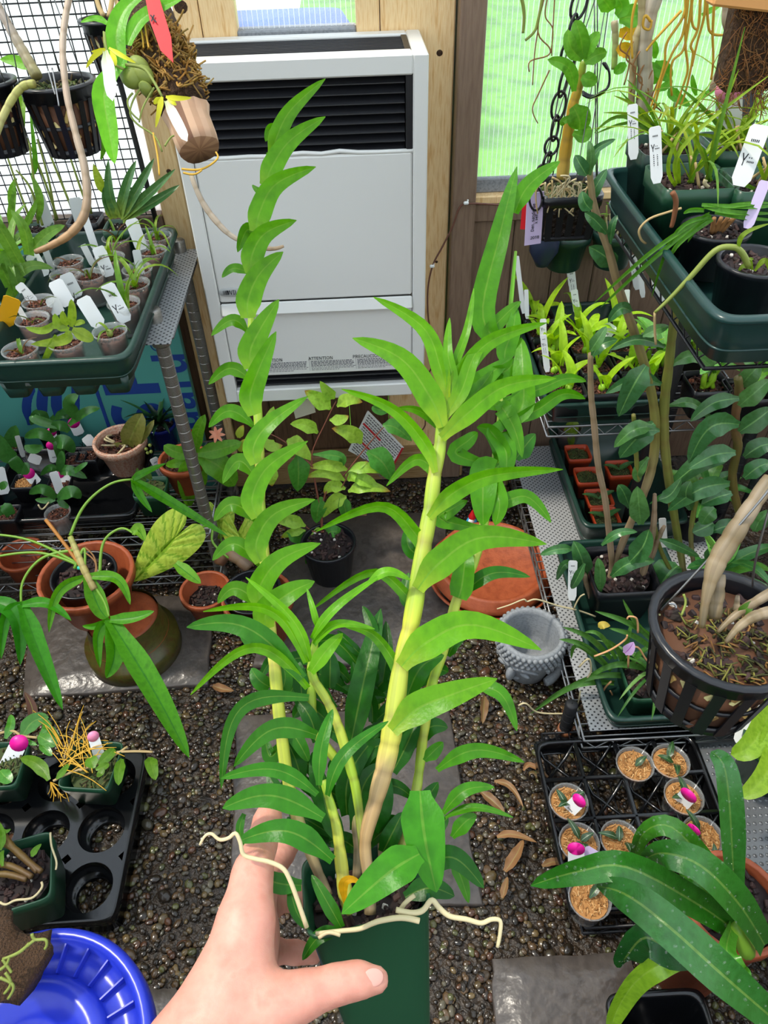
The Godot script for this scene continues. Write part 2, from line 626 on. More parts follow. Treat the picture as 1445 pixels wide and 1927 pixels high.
func make_materials():
	var bump := noise_tex(0.02, [], 5, true)
	var fine := noise_tex(0.08, [], 6, true)
	tinted("leaf", 0.36, Color(0.8, 0.9, 0.2)).metallic_specular = 0.4
	tinted("leaf_tough", 0.3, Color(0.25, 0.32, 0.12))
	tinted("leaf_soft", 0.45, Color(0.85, 0.9, 0.2)).metallic_specular = 0.35
	var mottle := noise_tex(0.012, ["c4cfae", "e6ecd4", "ffffff", "d8e2c2", "b8c69e"], 41)
	for k in ["leaf", "leaf_tough", "leaf_soft"]:
		M[k].albedo_texture = mottle
		M[k].uv1_triplanar = true
		M[k].uv1_world_triplanar = true
		M[k].uv1_scale = Vector3(7, 7, 7)
		relief(M[k], fine, 0.02)
	tinted("petal", 0.5, Color(0.6, 0.6, 0.5))
	tinted("cane", 0.5)
	tinted("tint", 0.75)
	tinted("wet_tint", 0.22)
	var pine := mat("pine", "ffffff", 0.6)
	grained(pine, noise_tex(0.02, ["d9b077", "e6c28c", "efd09c", "e3bb82", "cd9d60"], 11), Vector3(9, 0.9, 9), fine, 0.03)
	var damp := mat("damp_pine", "ffffff", 0.6)
	grained(damp, noise_tex(0.02, ["7d5f37", "92734a", "a0835a", "8b6c41", "6e5230"], 12), Vector3(0.9, 9, 9), fine, 0.03)
	var brown := mat("brown_paint", "ffffff", 0.55)
	grained(brown, noise_tex(0.02, ["6a5343", "76604f", "806a58", "6f5847"], 13), Vector3(10, 0.8, 10), fine, 0.03)
	var ply := mat("dark_board", "ffffff", 0.65)
	grained(ply, noise_tex(0.02, ["4c3523", "5d4330", "6a4e38", "543b28"], 14), Vector3(10, 0.8, 10), fine, 0.03)
	mat("enamel", "d8d9d5", 0.32)
	mat("black_steel", "15161a", 0.42)
	mat("badge", "b4b7b6", 0.4, 0.1)
	mat("ink", "24262b", 0.7)
	mat("red_ink", "c02630", 0.6)
	mat("print_grey", "6a6a6e", 0.7)
	var poly := mat("polycarbonate", "f3f7f4", 0.22)
	poly.transparency = BaseMaterial3D.TRANSPARENCY_ALPHA
	poly.albedo_color.a = 0.10
	poly.backlight_enabled = true
	poly.backlight = Color(0.30, 0.30, 0.30)
	var milk := mat("milky_polycarbonate", "f6f8f7", 0.25)
	milk.transparency = BaseMaterial3D.TRANSPARENCY_ALPHA
	milk.albedo_color.a = 0.25
	milk.backlight_enabled = true
	milk.backlight = Color(1.0, 1.0, 1.0)
	var cup := mat("clear_plastic", "eef2f2", 0.12)
	cup.transparency = BaseMaterial3D.TRANSPARENCY_ALPHA
	cup.albedo_color.a = 0.10
	mat("black_mesh", "17181a", 0.55)
	var soil := mat("soil", "ffffff", 0.5)
	grained(soil, noise_tex(0.03, ["17120c", "241b12", "332618", "20180f"], 21), Vector3(4, 4, 4), bump, 0.8)
	var slate := mat("slate", "ffffff", 0.30)
	grained(slate, noise_tex(0.015, ["3b3633", "4a4441", "544d48", "423c38", "5a524c"], 22), Vector3(2.2, 2.2, 2.2), noise_tex(0.02, [], 23, true), 0.22)
	mat("lawn", "8fce4a", 0.9)
	M.lawn.albedo_color = Color.WHITE
	grained(M.lawn, noise_tex(0.012, ["2f6a02", "4a8a08", "64a616", "3c7a04"], 24), Vector3(0.35, 0.35, 0.35))
	mat("pale_paving", "eceae4", 0.8)
	mat("blue_tarp", "1450cc", 0.5)
	var clay := mat("terracotta", "ffffff", 0.55)
	grained(clay, noise_tex(0.02, ["7f3a1e", "934524", "a3512d", "8a4020"], 25), Vector3(3, 3, 3), fine, 0.05)
	var moss := mat("mossy_glaze", "ffffff", 0.3)
	grained(moss, noise_tex(0.02, ["2c2a10", "3d3c17", "4d4a1e", "4a3218", "33300f"], 26), Vector3(4, 5, 4))
	var pale_clay := mat("pale_terracotta", "ffffff", 0.6)
	grained(pale_clay, noise_tex(0.03, ["a85a3c", "c47a58", "d7c2b0", "b4664a", "cdb3a0"], 27), Vector3(5, 8, 5))
	mat("green_plastic", "1b432e", 0.33)
	mat("held_pot_green", "1b4a30", 0.36)
	mat("tray_green", "1b3830", 0.34)
	relief(M.tray_green, fine, 0.04)
	mat("tray_blue_green", "1b3a37", 0.3)
	mat("black_plastic", "14151a", 0.3)
	mat("black_wet", "0d0e10", 0.16)
	mat("orange_plastic", "b8421f", 0.4)
	mat("blue_plastic", "2233b4", 0.28)
	mat("blue_glaze", "16206e", 0.12)
	mat("white_plastic", "e9eceb", 0.4)
	mat("label_white", "eef0f0", 0.45)
	mat("label_grey", "c3c7c6", 0.45)
	mat("label_lilac", "cdbce0", 0.45)
	mat("pink", "ef1c9c", 0.4)
	mat("red_tag", "c4141e", 0.45)
	mat("yellow_tag", "f2b21c", 0.4)
	mat("pale_pink", "f08fb4", 0.45)
	var steel := mat("worn_chrome", "ffffff", 0.34, 0.75)
	grained(steel, noise_tex(0.05, ["34322f", "b5b2ac", "6a6761", "dad7d1", "45423e"], 31), Vector3(30, 24, 30))
	mat("wire_chrome", "8f9091", 0.3, 0.85)
	mat("grey_wire", "7c7e80", 0.4, 0.7)
	var perf := mat("perforated_grey", "ffffff", 0.45, 0.4)
	var holes := Image.create(64, 64, false, Image.FORMAT_RGB8)
	holes.fill(Color("b9bbbd"))
	for p in [Vector2i(6, 8), Vector2i(38, 40)]:
		holes.fill_rect(Rect2i(p, Vector2i(20, 12)), Color("3a3c3f"))
		holes.fill_rect(Rect2i(p + Vector2i(3, -3), Vector2i(14, 18)), Color("3a3c3f"))
	grained(perf, ImageTexture.create_from_image(holes), Vector3(72, 72, 72))
	mat("black_foam", "191a1d", 0.6)
	var foam := mat("foam_board", "5fb3ab", 0.6)
	foam.albedo_color = Color("4a958c")
	mat("foam_print", "123a86", 0.6)
	mat("stone_grey", "8a8e92", 0.7)
	M.stone_grey.albedo_color = Color.WHITE
	grained(M.stone_grey, noise_tex(0.03, ["6d7175", "7f8387", "8f9397", "777b7f"], 33), Vector3(7, 7, 7), fine, 0.04)
	var bark := mat("bark", "ffffff", 0.85)
	grained(bark, noise_tex(0.03, ["1d120b", "38230f", "553a1f", "2b1a0e", "6b4a2a"], 34), Vector3(22, 8, 22), bump, 0.5)
	var cut := mat("bare_wood", "ffffff", 0.75)
	grained(cut, noise_tex(0.03, ["a27b5e", "c29c7e", "d0ac90", "b38a6b"], 35), Vector3(26, 8, 26), fine, 0.06)
	mat("tan_root", "b39a6a", 0.7)
	mat("yellow_root", "c79a2a", 0.55)
	mat("green_root", "7d8a3a", 0.55)
	mat("white_root", "c6b88f", 0.6)
	mat("brown_root", "8d6439", 0.7)
	mat("grey_cane", "a0927f", 0.75)
	mat("brown_wire", "6b4436", 0.5)
	mat("bamboo", "a9702f", 0.6)
	mat("rust", "7a4a2b", 0.7)
	var skin := mat("skin", "e0ab98", 0.5)
	skin.subsurf_scatter_enabled = true
	skin.subsurf_scatter_strength = 0.25
	var hue := noise_tex(0.01, ["c07c6a", "cb8b79", "d29784", "c58371"], 36)
	grained(skin, hue, Vector3(9, 9, 9), noise_tex(0.2, [], 37, true), 0.012)
	mat("nail", "d59a8c", 0.22)
	mat("drop", "c8e0c8", 0.03)
	M.drop.transparency = BaseMaterial3D.TRANSPARENCY_ALPHA
	M.drop.albedo_color.a = 0.03
	mat("coir", "8a5a30", 0.9)
	mat("orange_wood", "d79a5a", 0.6)
	mat("dry_leaf", "b07d47", 0.7)
	mat("paper", "d9d4c2", 0.7)
	mat("gnome_blue", "3aa6d8", 0.4)
	mat("gnome_white", "efeeea", 0.5)
	mat("teal_tie", "1fae98", 0.5)
	mat("shrub_stem", "6e3d2a", 0.6)
	mat("lime_bulb", "8fbf2a", 0.4)
	mat("blue_sack", "1b2740", 0.4)
	mat("pink_root", "d8a070", 0.5)
	mat("dimpled", "6f7276", 0.35, 0.3)

# ---------------------------------------------------------------- the greenhouse itself
func timber(par: Node3D, called: String, lo: Vector3, hi: Vector3, m: Material):
	var st := S()
	span(st, lo, hi, 0.003)
	return put(par, called, st, m)
func pane(par: Node3D, lo: Vector3, hi: Vector3, m: Material, along := "x", pitch := 0.011):
	# two skins and the ribs between them
	var st := S()
	span(st, lo, hi)
	put(par, "pane", st, m)
	st = S()
	if along == "x":
		var x := lo.x + pitch
		while x < hi.x:
			span(st, Vector3(x - 0.0007, lo.y, hi.z + 0.0003), Vector3(x + 0.0007, hi.y, hi.z + 0.0018))
			x += pitch
		put(par, "flute", st, M.milky_polycarbonate, true)
func build_shell():
	var w := setting("wall_back")
	var zf := -1.84
	var zb := -1.90
	# sawn posts
	for a in [[-0.353, -0.301, 1.0, 2.1], [-0.299, -0.228, 1.0, 2.1], [0.023, 0.072, 1.0, 2.1], [0.074, 0.232, 0.0, 2.1], [-0.468, -0.405, 0.0, 2.1]]:
		timber(w, "post", Vector3(a[0], a[2], zb), Vector3(a[1], a[3], zf), M.pine)
	var knots := S()
	for k in [[0.122, 1.06, 0.006], [0.108, 0.90, 0.007], [0.165, 0.95, 0.005], [0.20, 1.17, 0.007], [0.15, 0.62, 0.006], [-0.335, 1.27, 0.014], [0.205, 0.70, 0.004], [0.13, 0.08, 0.012], [-0.43, 0.95, 0.006]]:
		blob(knots, Vector3(k[0], k[1], zf), Vector3(k[2], k[2] * 0.9, 0.0012), Basis.IDENTITY, 12, 6)
	put(w, "knots", knots, M.bark, true)
	timber(w, "post", Vector3(0.236, 0.0, zb), Vector3(0.291, 2.1, zf + 0.045), M.brown_paint)
	timber(w, "head_rail", Vector3(-1.4, 2.0, zb), Vector3(1.4, 2.1, zf), M.pine)
	timber(w, "sole_plate", Vector3(-0.468, 0.0, zf), Vector3(0.30, 0.105, zf + 0.04), M.damp_pine)
	timber(w, "rail", Vector3(-0.23, 1.185, zb), Vector3(0.023, 1.222, zf - 0.005), M.stone_grey)
	# boards under the right-hand window and behind the heater
	var x := 0.293
	while x < 1.38:
		timber(w, "board", Vector3(x, 0.0, zb), Vector3(minf(x + 0.108, 1.4), 0.80, zf - 0.005), M.brown_paint)
		x += 0.11
	x = -0.402
	while x < 0.05:
		timber(w, "board", Vector3(x, 0.0, zb), Vector3(minf(x + 0.117, 0.072), 1.19, zf - 0.012), M.dark_board)
		x += 0.119
	x = -1.4
	while x < -0.48:
		timber(w, "board", Vector3(x, 0.0, zb), Vector3(minf(x + 0.117, -0.47), 0.80, zf - 0.012), M.dark_board)
		x += 0.119
	timber(w, "sill", Vector3(0.291, 0.80, zb), Vector3(1.4, 0.845, zf + 0.005), M.brown_paint)
	timber(w, "sill_cap", Vector3(0.291, 0.846, zb), Vector3(1.4, 0.866, zf + 0.012), M.pine)
	timber(w, "sill", Vector3(-1.4, 0.80, zb), Vector3(-0.47, 0.85, zf + 0.005), M.brown_paint)
	var g := setting("window_1")
	pane(g, Vector3(-0.228, 1.222, -1.875), Vector3(0.023, 2.0, -1.869), M.polycarbonate)
	g = setting("window_2")
	pane(g, Vector3(0.291, 0.866, -1.875), Vector3(1.4, 2.0, -1.869), M.polycarbonate)
	timber(g, "frame", Vector3(0.291, 0.866, -1.868), Vector3(1.4, 0.90, -1.85), M.stone_grey)
	g = setting("window_3")
	pane(g, Vector3(-1.4, 0.85, -1.875), Vector3(-0.47, 2.0, -1.869), M.milky_polycarbonate)
	# side walls, the wall behind the viewer and the roof: boards below, polycarbonate above
	for s in [[-1.0, "wall_left", "window_4"], [1.0, "wall_right", "window_5"]]:
		w = setting(s[1])
		var xs: float = 1.4 * s[0]
		timber(w, "boarding", Vector3(minf(xs, xs + 0.06 * s[0]), 0.0, -1.90), Vector3(maxf(xs, xs + 0.06 * s[0]), 0.8, 1.6), M.brown_paint)
		for z in [-1.86, -0.7, 0.4, 1.56]:
			timber(w, "post", Vector3(minf(xs, xs + 0.06 * s[0]), 0.8, z - 0.04), Vector3(maxf(xs, xs + 0.06 * s[0]), 2.1, z + 0.04), M.pine)
		g = setting(s[2])
		pane(g, Vector3(xs + 0.03 * s[0] - 0.003, 0.8, -1.82), Vector3(xs + 0.03 * s[0] + 0.003, 2.1, 1.52), M.polycarbonate, "z")
	w = setting("wall_front")
	timber(w, "boarding", Vector3(-1.4, 0.0, 1.6), Vector3(1.4, 0.8, 1.66), M.brown_paint)
	for xx in [-1.35, -0.45, 0.45, 1.35]:
		timber(w, "post", Vector3(xx - 0.04, 0.8, 1.6), Vector3(xx + 0.04, 2.1, 1.66), M.pine)
	g = setting("window_6")
	pane(g, Vector3(-1.4, 0.8, 1.62), Vector3(1.4, 2.1, 1.626), M.polycarbonate, "z")
	w = setting("roof")
	for s in [-1.0, 1.0]:
		for z in [-1.86, -0.7, 0.4, 1.56]:
			var st := S()
			bar(st, Vector3(1.44 * s, 2.1, z), Vector3(0, 2.75, z), 0.05, 0.08, Vector3(0.41 * s, 0.91, 0))
			put(w, "rafter", st, M.pine)
		var st2 := S()
		bar(st2, Vector3(1.5 * s, 2.13, -0.15), Vector3(0, 2.81, -0.15), 3.5, 0.006, Vector3(0.41 * s, 0.91, 0))
		put(w, "roof_pane", st2, M.polycarbonate)
	timber(w, "ridge", Vector3(-0.03, 2.66, -1.9), Vector3(0.03, 2.76, 1.6), M.pine)
	# outdoors
	w = setting("lawn")
	timber(w, "turf", Vector3(-0.5, -0.1, -24.0), Vector3(20, -0.02, -1.91), M.lawn)
	timber(w, "paving", Vector3(-20, -0.1, -24.0), Vector3(-0.501, -0.02, -1.91), M.pale_paving)
	var t := thing("covered_pool", "blue tarpaulin cover seen through the ribbed pane above heater", "cover", Vector3(-0.5, -0.02, -4.2))
	var st := S()
	loft(st, Vector3(-0.5, -0.02, -4.2), 0.55, 0.5, [[0.55, 0.0], [0.0, 0.0], [0.02, 0.78], [0.06, 0.84], [0.55, 0.86]], Basis.IDENTITY, 9.0, 40)
	put(t, "cover", st, M.blue_tarp)
	# black plastic netting hung before the milky window
	t = thing("garden_netting", "black square-mesh plastic netting hung before the bright milky window", "netting", Vector3(-0.9, 0.84, -1.80))
	st = S()
	var xs := []
	var xx := -1.36
	while xx < -0.475:
		xs.append(xx)
		xx += 0.0215
	var ys := []
	var yy := 0.86
	while yy < 1.98:
		ys.append(yy)
		yy += 0.0215
	var zof := func(a, b): return -1.805 + 0.012 * sin(a * 5.0 + 1.0) + 0.006 * sin(b * 7.0)
	var edge := func(b): return -0.478 - 0.03 * (b - 0.86) * (b - 0.86) * 2.0
	for a in xs:
		var pts := []
		for k in 9:
			var b: float = lerpf(0.86, 1.98, k / 8.0)
			pts.append(Vector3(minf(a, edge.call(b)), b, zof.call(a, b)))
		tube(st, PackedVector3Array(pts), [0.0016], 4)
	for b in ys:
		var pts := []
		for k in 11:
			var a: float = lerpf(-1.36, edge.call(b), k / 10.0)
			pts.append(Vector3(a, b, zof.call(a, b)))
		tube(st, PackedVector3Array(pts), [0.0016], 4)
	put(t, "net", st, M.black_mesh)
	st = S()
	tube(st, curve([Vector3(-0.476, 0.85, -1.80), Vector3(-0.49, 1.3, -1.80), Vector3(-0.53, 2.0, -1.80)], 14), [0.006], 6)
	put(t, "edge_cord", st, M.black_mesh)
	# the thin brown cable along the post
	t = thing("sensor_cable", "thin brown cable clipped along the wooden posts beside heater", "cable", on_z(812, 500, -1.79))
	stalk(t, "cable", px_line([1010, 387, 950, 386, 882, 383, 864, 392, 852, 425, 832, 465, 814, 500, 805, 545, 806, 600, 816, 650, 812, 690, 805, 708, 795, 760, 800, 800, 780, 818, 762, 810], wall_z(-1.788)), [0.0022], M.brown_wire, 60, 6)
	for p in [[877, 382], [813, 501], [805, 707]]:
		var c := on_z(p[0], p[1], -1.786)
		st = S()
		box(st, c, Vector3(0.012, 0.007, 0.008), Basis.IDENTITY, 0.002)
		box(st, c + Vector3(0.004, 0.005, -0.002), Vector3(0.004, 0.005, 0.004), Basis.IDENTITY, 0.001)
		put(t, "clip", st, M.white_plastic)
	# the foam insulation board leaning on the wall under the shelf
	t = thing("insulation_board", "teal foam insulation sheet with dark blue printing behind the wire shelf", "board", Vector3(-0.8, 0.0, -1.79))
	st = S()
	span(st, Vector3(-1.34, 0.0, -1.815), Vector3(-0.482, 0.80, -1.79), 0.002)
	put(t, "sheet", st, M.foam_board)
	var turn := Basis(Vector3(0, 1, 0), Vector3(-1, 0, 0), Vector3(0, 0, 1))
	words(t, "SP", Vector3(-0.645, 0.36, -1.789), 0.155, turn, M.foam_print, "lettering", true)
	words(t, "uard", Vector3(-0.523, 0.37, -1.789), 0.085, turn, M.foam_print, "lettering", true)
	words(t, "®", Vector3(-0.545, 0.525, -1.789), 0.04, turn, M.foam_print)
	words(t, "LO", Vector3(-0.525, 0.635, -1.789), 0.085, turn, M.foam_print, "lettering")
	st = S()
	span(st, Vector3(-0.752, 0.05, -1.7895), Vector3(-0.742, 0.79, -1.7885))
	put(t, "printed_line", st, M.foam_print)
	for e in [[57, 800, 55, 755, 62, 722, 26], [84, 800, 86, 740, 92, 705, 32], [112, 800, 112, 740, 110, 700, 32], [140, 790, 145, 740, 134, 702, 22]]:
		traced(t, e, wall_z(-1.7885), Color(0.006, 0.04, 0.24), 0.0, 0.0, {"name": "printed_wave", "fold": 0.0, "mat": M.foam_print, "us": [-1.0, 0.0, 1.0]})

func build_ground():
	var f := setting("floor")
	timber(f, "soil_bed", Vector3(-1.45, -0.06, -1.9), Vector3(1.45, -0.004, 1.65), M.soil)
	var g := MultiMeshInstance3D.new()
	g.name = "gravel"
	var mm := MultiMesh.new()
	mm.transform_format = MultiMesh.TRANSFORM_3D
	mm.use_colors = true
	origin = Vector3.ZERO
	var st := S()
	var r := RandomNumberGenerator.new()
	r.seed = 3
	var prof := []
	for i in 6:
		var a := -PI / 2 + PI * i / 5
		prof.append([maxf(cos(a), 0.001) * r.randf_range(0.9, 1.05), sin(a)])
	lathe(st, Vector3.ZERO, prof, 7)
	st.generate_normals()
	st.index()
	mm.mesh = st.commit()
	var pal := ["352a1e", "463624", "2b241b", "503d28", "3a3226", "4f493a", "472e1f", "5a4a2e", "312820", "261f17", "4a4a2a"]
	var places := []
	for i in 19000:
		var p := Vector3(r.randf_range(-0.95, 0.85), 0, r.randf_range(-1.78, -0.2))
		var s := r.randf_range(0.004, 0.0082)
		if r.randf() < 0.05:
			s *= 1.6
		places.append(Transform3D(Basis(Vector3.UP, r.randf() * TAU) * Basis(Vector3.RIGHT, r.randf_range(-0.4, 0.4)) * Basis.from_scale(Vector3(s * r.randf_range(0.9, 1.5), s * r.randf_range(0.5, 0.8), s)), p + Vector3(0, r.randf_range(-0.003, 0.003), 0)))
	mm.instance_count = places.size()
	for i in places.size():
		mm.set_instance_transform(i, places[i])
		var c := lin(pal[r.randi() % pal.size()])
		var k := r.randf_range(0.6, 1.25)
		mm.set_instance_color(i, Color(c.r * k, c.g * k, c.b * k))
	g.multimesh = mm
	g.material_override = M.wet_tint
	add_child(g)
	g.set_meta("label", "wet brown and olive pebbles covering the greenhouse floor")
	g.set_meta("category", "gravel")
	g.set_meta("kind", "stuff")
	# slate paving slabs, each with a chipped, uneven rim
	var slabs := [["dark wet slate slab under the stacked clay pots", [40, 1312, 390, 1287, 402, 1120, 60, 1120]],
		["slate slab between the leafy shrub and the held plant", [475, 1252, 852, 1240, 838, 962, 560, 966]],
		["slate slab lying directly behind the held plant's pot", [445, 1345, 842, 1325, 908, 1702, 430, 1712]],
		["wet slate slab beside the low rack of clear cups", [925, 1803, 1185, 1790, 1250, 2000, 935, 2010]],
		["corner of slate slab beside the white bucket", [240, 1862, 330, 1856, 370, 1990, 260, 1995]],
		["slate slab half hidden under the grey head planter", [868, 1225, 1080, 1215, 1090, 1290, 1000, 1230]],
		["slate slab under the wire rack of cane orchids", [1015, 1300, 1090, 1290, 1120, 1400, 1010, 1400]],
		["slate slab behind the bank of moss and pebbles", [140, 1400, 300, 1395, 290, 1420, 150, 1420]]]
	for s in slabs.slice(0, 5):
		var q := px_line(s[1], height(0.012))
		var mid: Vector3 = (q[0] + q[1] + q[2] + q[3]) / 4.0
		var t := thing("paving_slab", s[0], "paving slab", Vector3(mid.x, 0, mid.z), "slate paving slabs")
		st = S()
		var ring := []
		var top := PackedVector3Array()
		var low := PackedVector3Array()
		for i in 4:
			for k in 8:
				var p: Vector3 = q[i].lerp(q[(i + 1) % 4], k / 8.0)
				var jit := r.randf_range(-0.003, 0.003)
				p += (p - mid).normalized() * jit
				top.append(p + Vector3(0, -0.003, 0))
				low.append(Vector3(p.x, -0.01, p.z))
		var inner := PackedVector3Array()
		for p in top:
			inner.append(mid + (p - mid) * 0.985 + Vector3(0, 0.003, 0))
		var core := PackedVector3Array()
		for p in top:
			core.append(mid + (p - mid) * 0.5 + Vector3(0, 0.0032, 0))
		rings_skin(st, [low, top, inner, core], true)
		put(t, "slab", st, M.slate)
	# fallen leaves and bark scraps
	var fallen := [[400, 1290, 418, 1296, 440, 1300, 16, "curled orange-brown fallen leaf on the gravel beside slate"], [935, 1575, 965, 1570, 1010, 1585, 14, "long curled dry leaf on gravel beside the cup rack"], [950, 1640, 970, 1610, 985, 1580, 22, "folded dry leaf crossing a longer curled one on gravel"], [912, 1310, 910, 1335, 908, 1362, 17, "upright brown leaf scrap behind the held plant"], [945, 1690, 950, 1670, 955, 1650, 14, "short dry leaf beside the slab's corner"], [905, 1490, 930, 1510, 950, 1530, 18, "brown torn leaf lying under green leaf tips"], [930, 1470, 960, 1480, 985, 1520, 12, "thin papery bract on gravel under the cup rack edge"], [985, 1450, 1000, 1440, 1040, 1470, 10, "pale shred of bark beside the black lattice"], [960, 1170, 950, 1225, 975, 1240, 12, "brown leaf scrap tucked against the grey head planter"], [690, 968, 660, 962, 640, 965, 14, "tan fallen leaf at the foot of the leafy shrub"], [860, 925, 880, 918, 905, 925, 12, "tan bark strip on soil before the wooden sole plate"], [1020, 1630, 1040, 1622, 1060, 1625, 14, "dark dry leaf under the cup rack's edge"]]
	for e in fallen:
		var a := on_y(e[0], e[1], 0.012)
		var t := thing("fallen_leaf", e[7], "dry leaf", Vector3(a.x, 0.0, a.z), "fallen leaves on the floor")
		traced(t, e, height(0.016), vary(lin("8a6540"), 0.22), 0.06, 0.25, {"mat": M.petal, "fold": 0.5, "wob": 0.25, "name": "blade"})

# ---------------------------------------------------------------- the wall heater
func build_heater():
	var x0 := -0.356
	var x1 := 0.156
	var y0 := 0.443
	var y1 := 1.216
	var zf := -1.62
	var zb := -1.836
	var t := thing("wall_heater", "white enamelled gas wall heater with black louvres on the back wall", "heater", Vector3(-0.1, y0, zb))
	var b := 0.030
	var st := S()
	# cabinet: sides, back, frame of the front, top frame
	span(st, Vector3(x0, y0, zb), Vector3(x0 + b, y1, zf), 0.003)
	span(st, Vector3(x1 - b, y0, zb), Vector3(x1, y1, zf), 0.003)
	span(st, Vector3(x0 + b, y0, zb), Vector3(x1 - b, y1 - 0.03, zb + 0.02))
	span(st, Vector3(x0 + b, y1 - 0.036, zf - 0.045), Vector3(x1 - b, y1, zf), 0.003)
	span(st, Vector3(x0 + b, y1 - 0.03, zb), Vector3(x1 - b, y1, zb + 0.035), 0.003)
	put(t, "cabinet", st, M.enamel)
	st = S()
	span(st, Vector3(x0 + b, y0, zf - 0.06), Vector3(x1 - b, 0.480, zf + 0.002), 0.003)
	put(t, "bottom_lip", st, M.enamel)
	st = S()
	span(st, Vector3(x0 + b, 0.47, zb + 0.03), Vector3(x1 - b, y1 - 0.05, zf - 0.075))
	put(t, "burner_box", st, M.black_steel)
	# front panels
	st = S()
	span(st, Vector3(x0 + b + 0.001, 0.722, zf - 0.02), Vector3(x1 - b - 0.001, 1.040, zf - 0.002), 0.004)
	put(t, "front_panel", st, M.enamel)
	st = S()
	# the buckled top edge of that panel
	var pts := []
	for k in 13:
		pts.append(Vector3(lerpf(x0 + b, x1 - b, k / 12.0), 1.041 + [0.0, 0.0, 0.0, 0.001, 0.0, 0.002, 0.004, 0.001, 0.005, 0.001, 0.0, 0.0, 0.0][k], zf - 0.006))
	tube(st, PackedVector3Array(pts), [0.0045], 8)
	put(t, "panel_edge", st, M.enamel)
	st = S()
	box(st, Vector3(-0.1, 0.7035, zf - 0.004), Vector3(x1 - x0 - 2 * b - 0.002, 0.03, 0.020), Basis(Vector3.RIGHT, -0.35), 0.003)
	put(t, "ledge", st, M.enamel)
	st = S()
	span(st, Vector3(x0 + b + 0.001, 0.517, zf - 0.02), Vector3(x1 - b - 0.001, 0.69, zf - 0.004), 0.003)
	put(t, "lower_panel", st, M.enamel)
	# louvres of the warm-air outlet
	for k in 8:
		var y := 1.173 - k * 0.0178
		st = S()
		box(st, Vector3(-0.1, y, zf - 0.020), Vector3(x1 - x0 - 2 * b - 0.03, 0.0030, 0.027), Basis(Vector3.RIGHT, 0.62), 0.001)
		put(t, "louvre", st, M.black_steel)
	for x in [x0 + b + 0.007, x1 - b - 0.007]:
		st = S()
		span(st, Vector3(x - 0.007, 1.04, zf - 0.05), Vector3(x + 0.007, 1.18, zf - 0.004), 0.002)
		put(t, "louvre_bracket", st, M.black_steel)
	# top grille
	for k in 9:
		st = S()
		var z := zb + 0.045 + k * 0.0135
		box(st, Vector3(-0.1, y1 - 0.010, z), Vector3(x1 - x0 - 2 * b - 0.02, 0.016, 0.0035), Basis(Vector3.RIGHT, 0.5), 0.001)
		put(t, "grille_bar", st, M.black_steel)
	for x in [x0 + b + 0.007, x1 - b - 0.007]:
		st = S()
		span(st, Vector3(x - 0.006, y1 - 0.03, zb + 0.038), Vector3(x + 0.006, y1 - 0.001, zf - 0.047), 0.001)
		put(t, "grille_end", st, M.rust if x < 0 else M.black_steel)
	# lower slot with its two black rails
	for y in [0.488, 0.505]:
		st = S()
		box(st, Vector3(-0.1, y, zf - 0.022), Vector3(x1 - x0 - 2 * b - 0.004, 0.006, 0.02), Basis(Vector3.RIGHT, 0.4), 0.001)
		put(t, "slot_rail", st, M.black_steel)
	# badge and warning print
	st = S()
	var c := Vector3(-0.283, 0.750, zf - 0.0005)
	loft(st, c, 0.040, 0.0105, [[0.040, 0.0], [0.0, 0.0], [0.0, 0.0015], [0.001, 0.002], [0.04, 0.002]], Basis(Vector3.RIGHT, Vector3.BACK, Vector3.DOWN), 3.0, 32)
	var bd := put(t, "badge", st, M.badge)
	words(bd, "WILLIAMS", c + Vector3(0.012, 0, 0.0025), 0.0105, Basis.IDENTITY, M.ink)
	st = S()
	for k in 5:
		span(st, c + Vector3(-0.030 + k * 0.0026, -0.005, 0.002), c + Vector3(-0.0294 + k * 0.003, 0.005, 0.0032))
	put(bd, "stripe", st, M.ink)
	for e in [["CAUTION", -0.205], ["ATTENTION", -0.085], ["PRECAUCIÓN", 0.03]]:
		words(t, e[0], Vector3(e[1] - 0.018, 0.562, zf - 0.0035), 0.0085, Basis.IDENTITY, M.ink)
	st = S()
	for col in 3:
		var xa := -0.245 + col * 0.1165
		span(st, Vector3(xa - 0.004, 0.527, zf - 0.004), Vector3(xa - 0.0034, 0.568, zf - 0.0034))
		for row in 7:
			var xx := xa
			var yy := 0.5535 - row * 0.0041
			while xx < xa + (0.104 if row < 6 else 0.07):
				var l := rng.randf_range(0.003, 0.009)
				span(st, Vector3(xx, yy - (0.0011 if row < 4 else 0.0006), zf - 0.004), Vector3(xx + l, yy + (0.0011 if row < 4 else 0.0006), zf - 0.0034))
				xx += l + 0.0016
	put(t, "fine_print", st, M.print_grey)
	# papers hung below
	t = thing("paper_tag", "small cream paper tag hanging under the heater's lower edge", "tag", on_z(572, 768, -1.70))
	st = S()
	var q := px_line([549, 758, 588, 750, 594, 776, 556, 788], wall_z(-1.70))
	quad(st, q[0], q[1], q[2], q[3])
	quad(st, q[0] + Vector3(0, 0, -0.001), q[3] + Vector3(0, 0, -0.001), q[2] + Vector3(0, 0, -0.001), q[1] + Vector3(0, 0, -0.001))
	put(t, "card", st, M.paper)
	stalk(t, "string", [q[0].lerp(q[1], 0.5) + Vector3(0, -0.004, 0), Vector3(q[0].x + 0.01, 0.45, -1.70)], [0.0007], M.label_white, 4, 5)
	t = thing("safety_notice", "tilted printed notice with red rules hanging below heater behind shrub", "notice", on_z(705, 830, -1.72))
	st = S()
	q = px_line([692, 772, 760, 842, 728, 886, 655, 848], wall_z(-1.72))
	st.set_smooth_group(-1)
	quad(st, q[0], q[1], q[2], q[3])
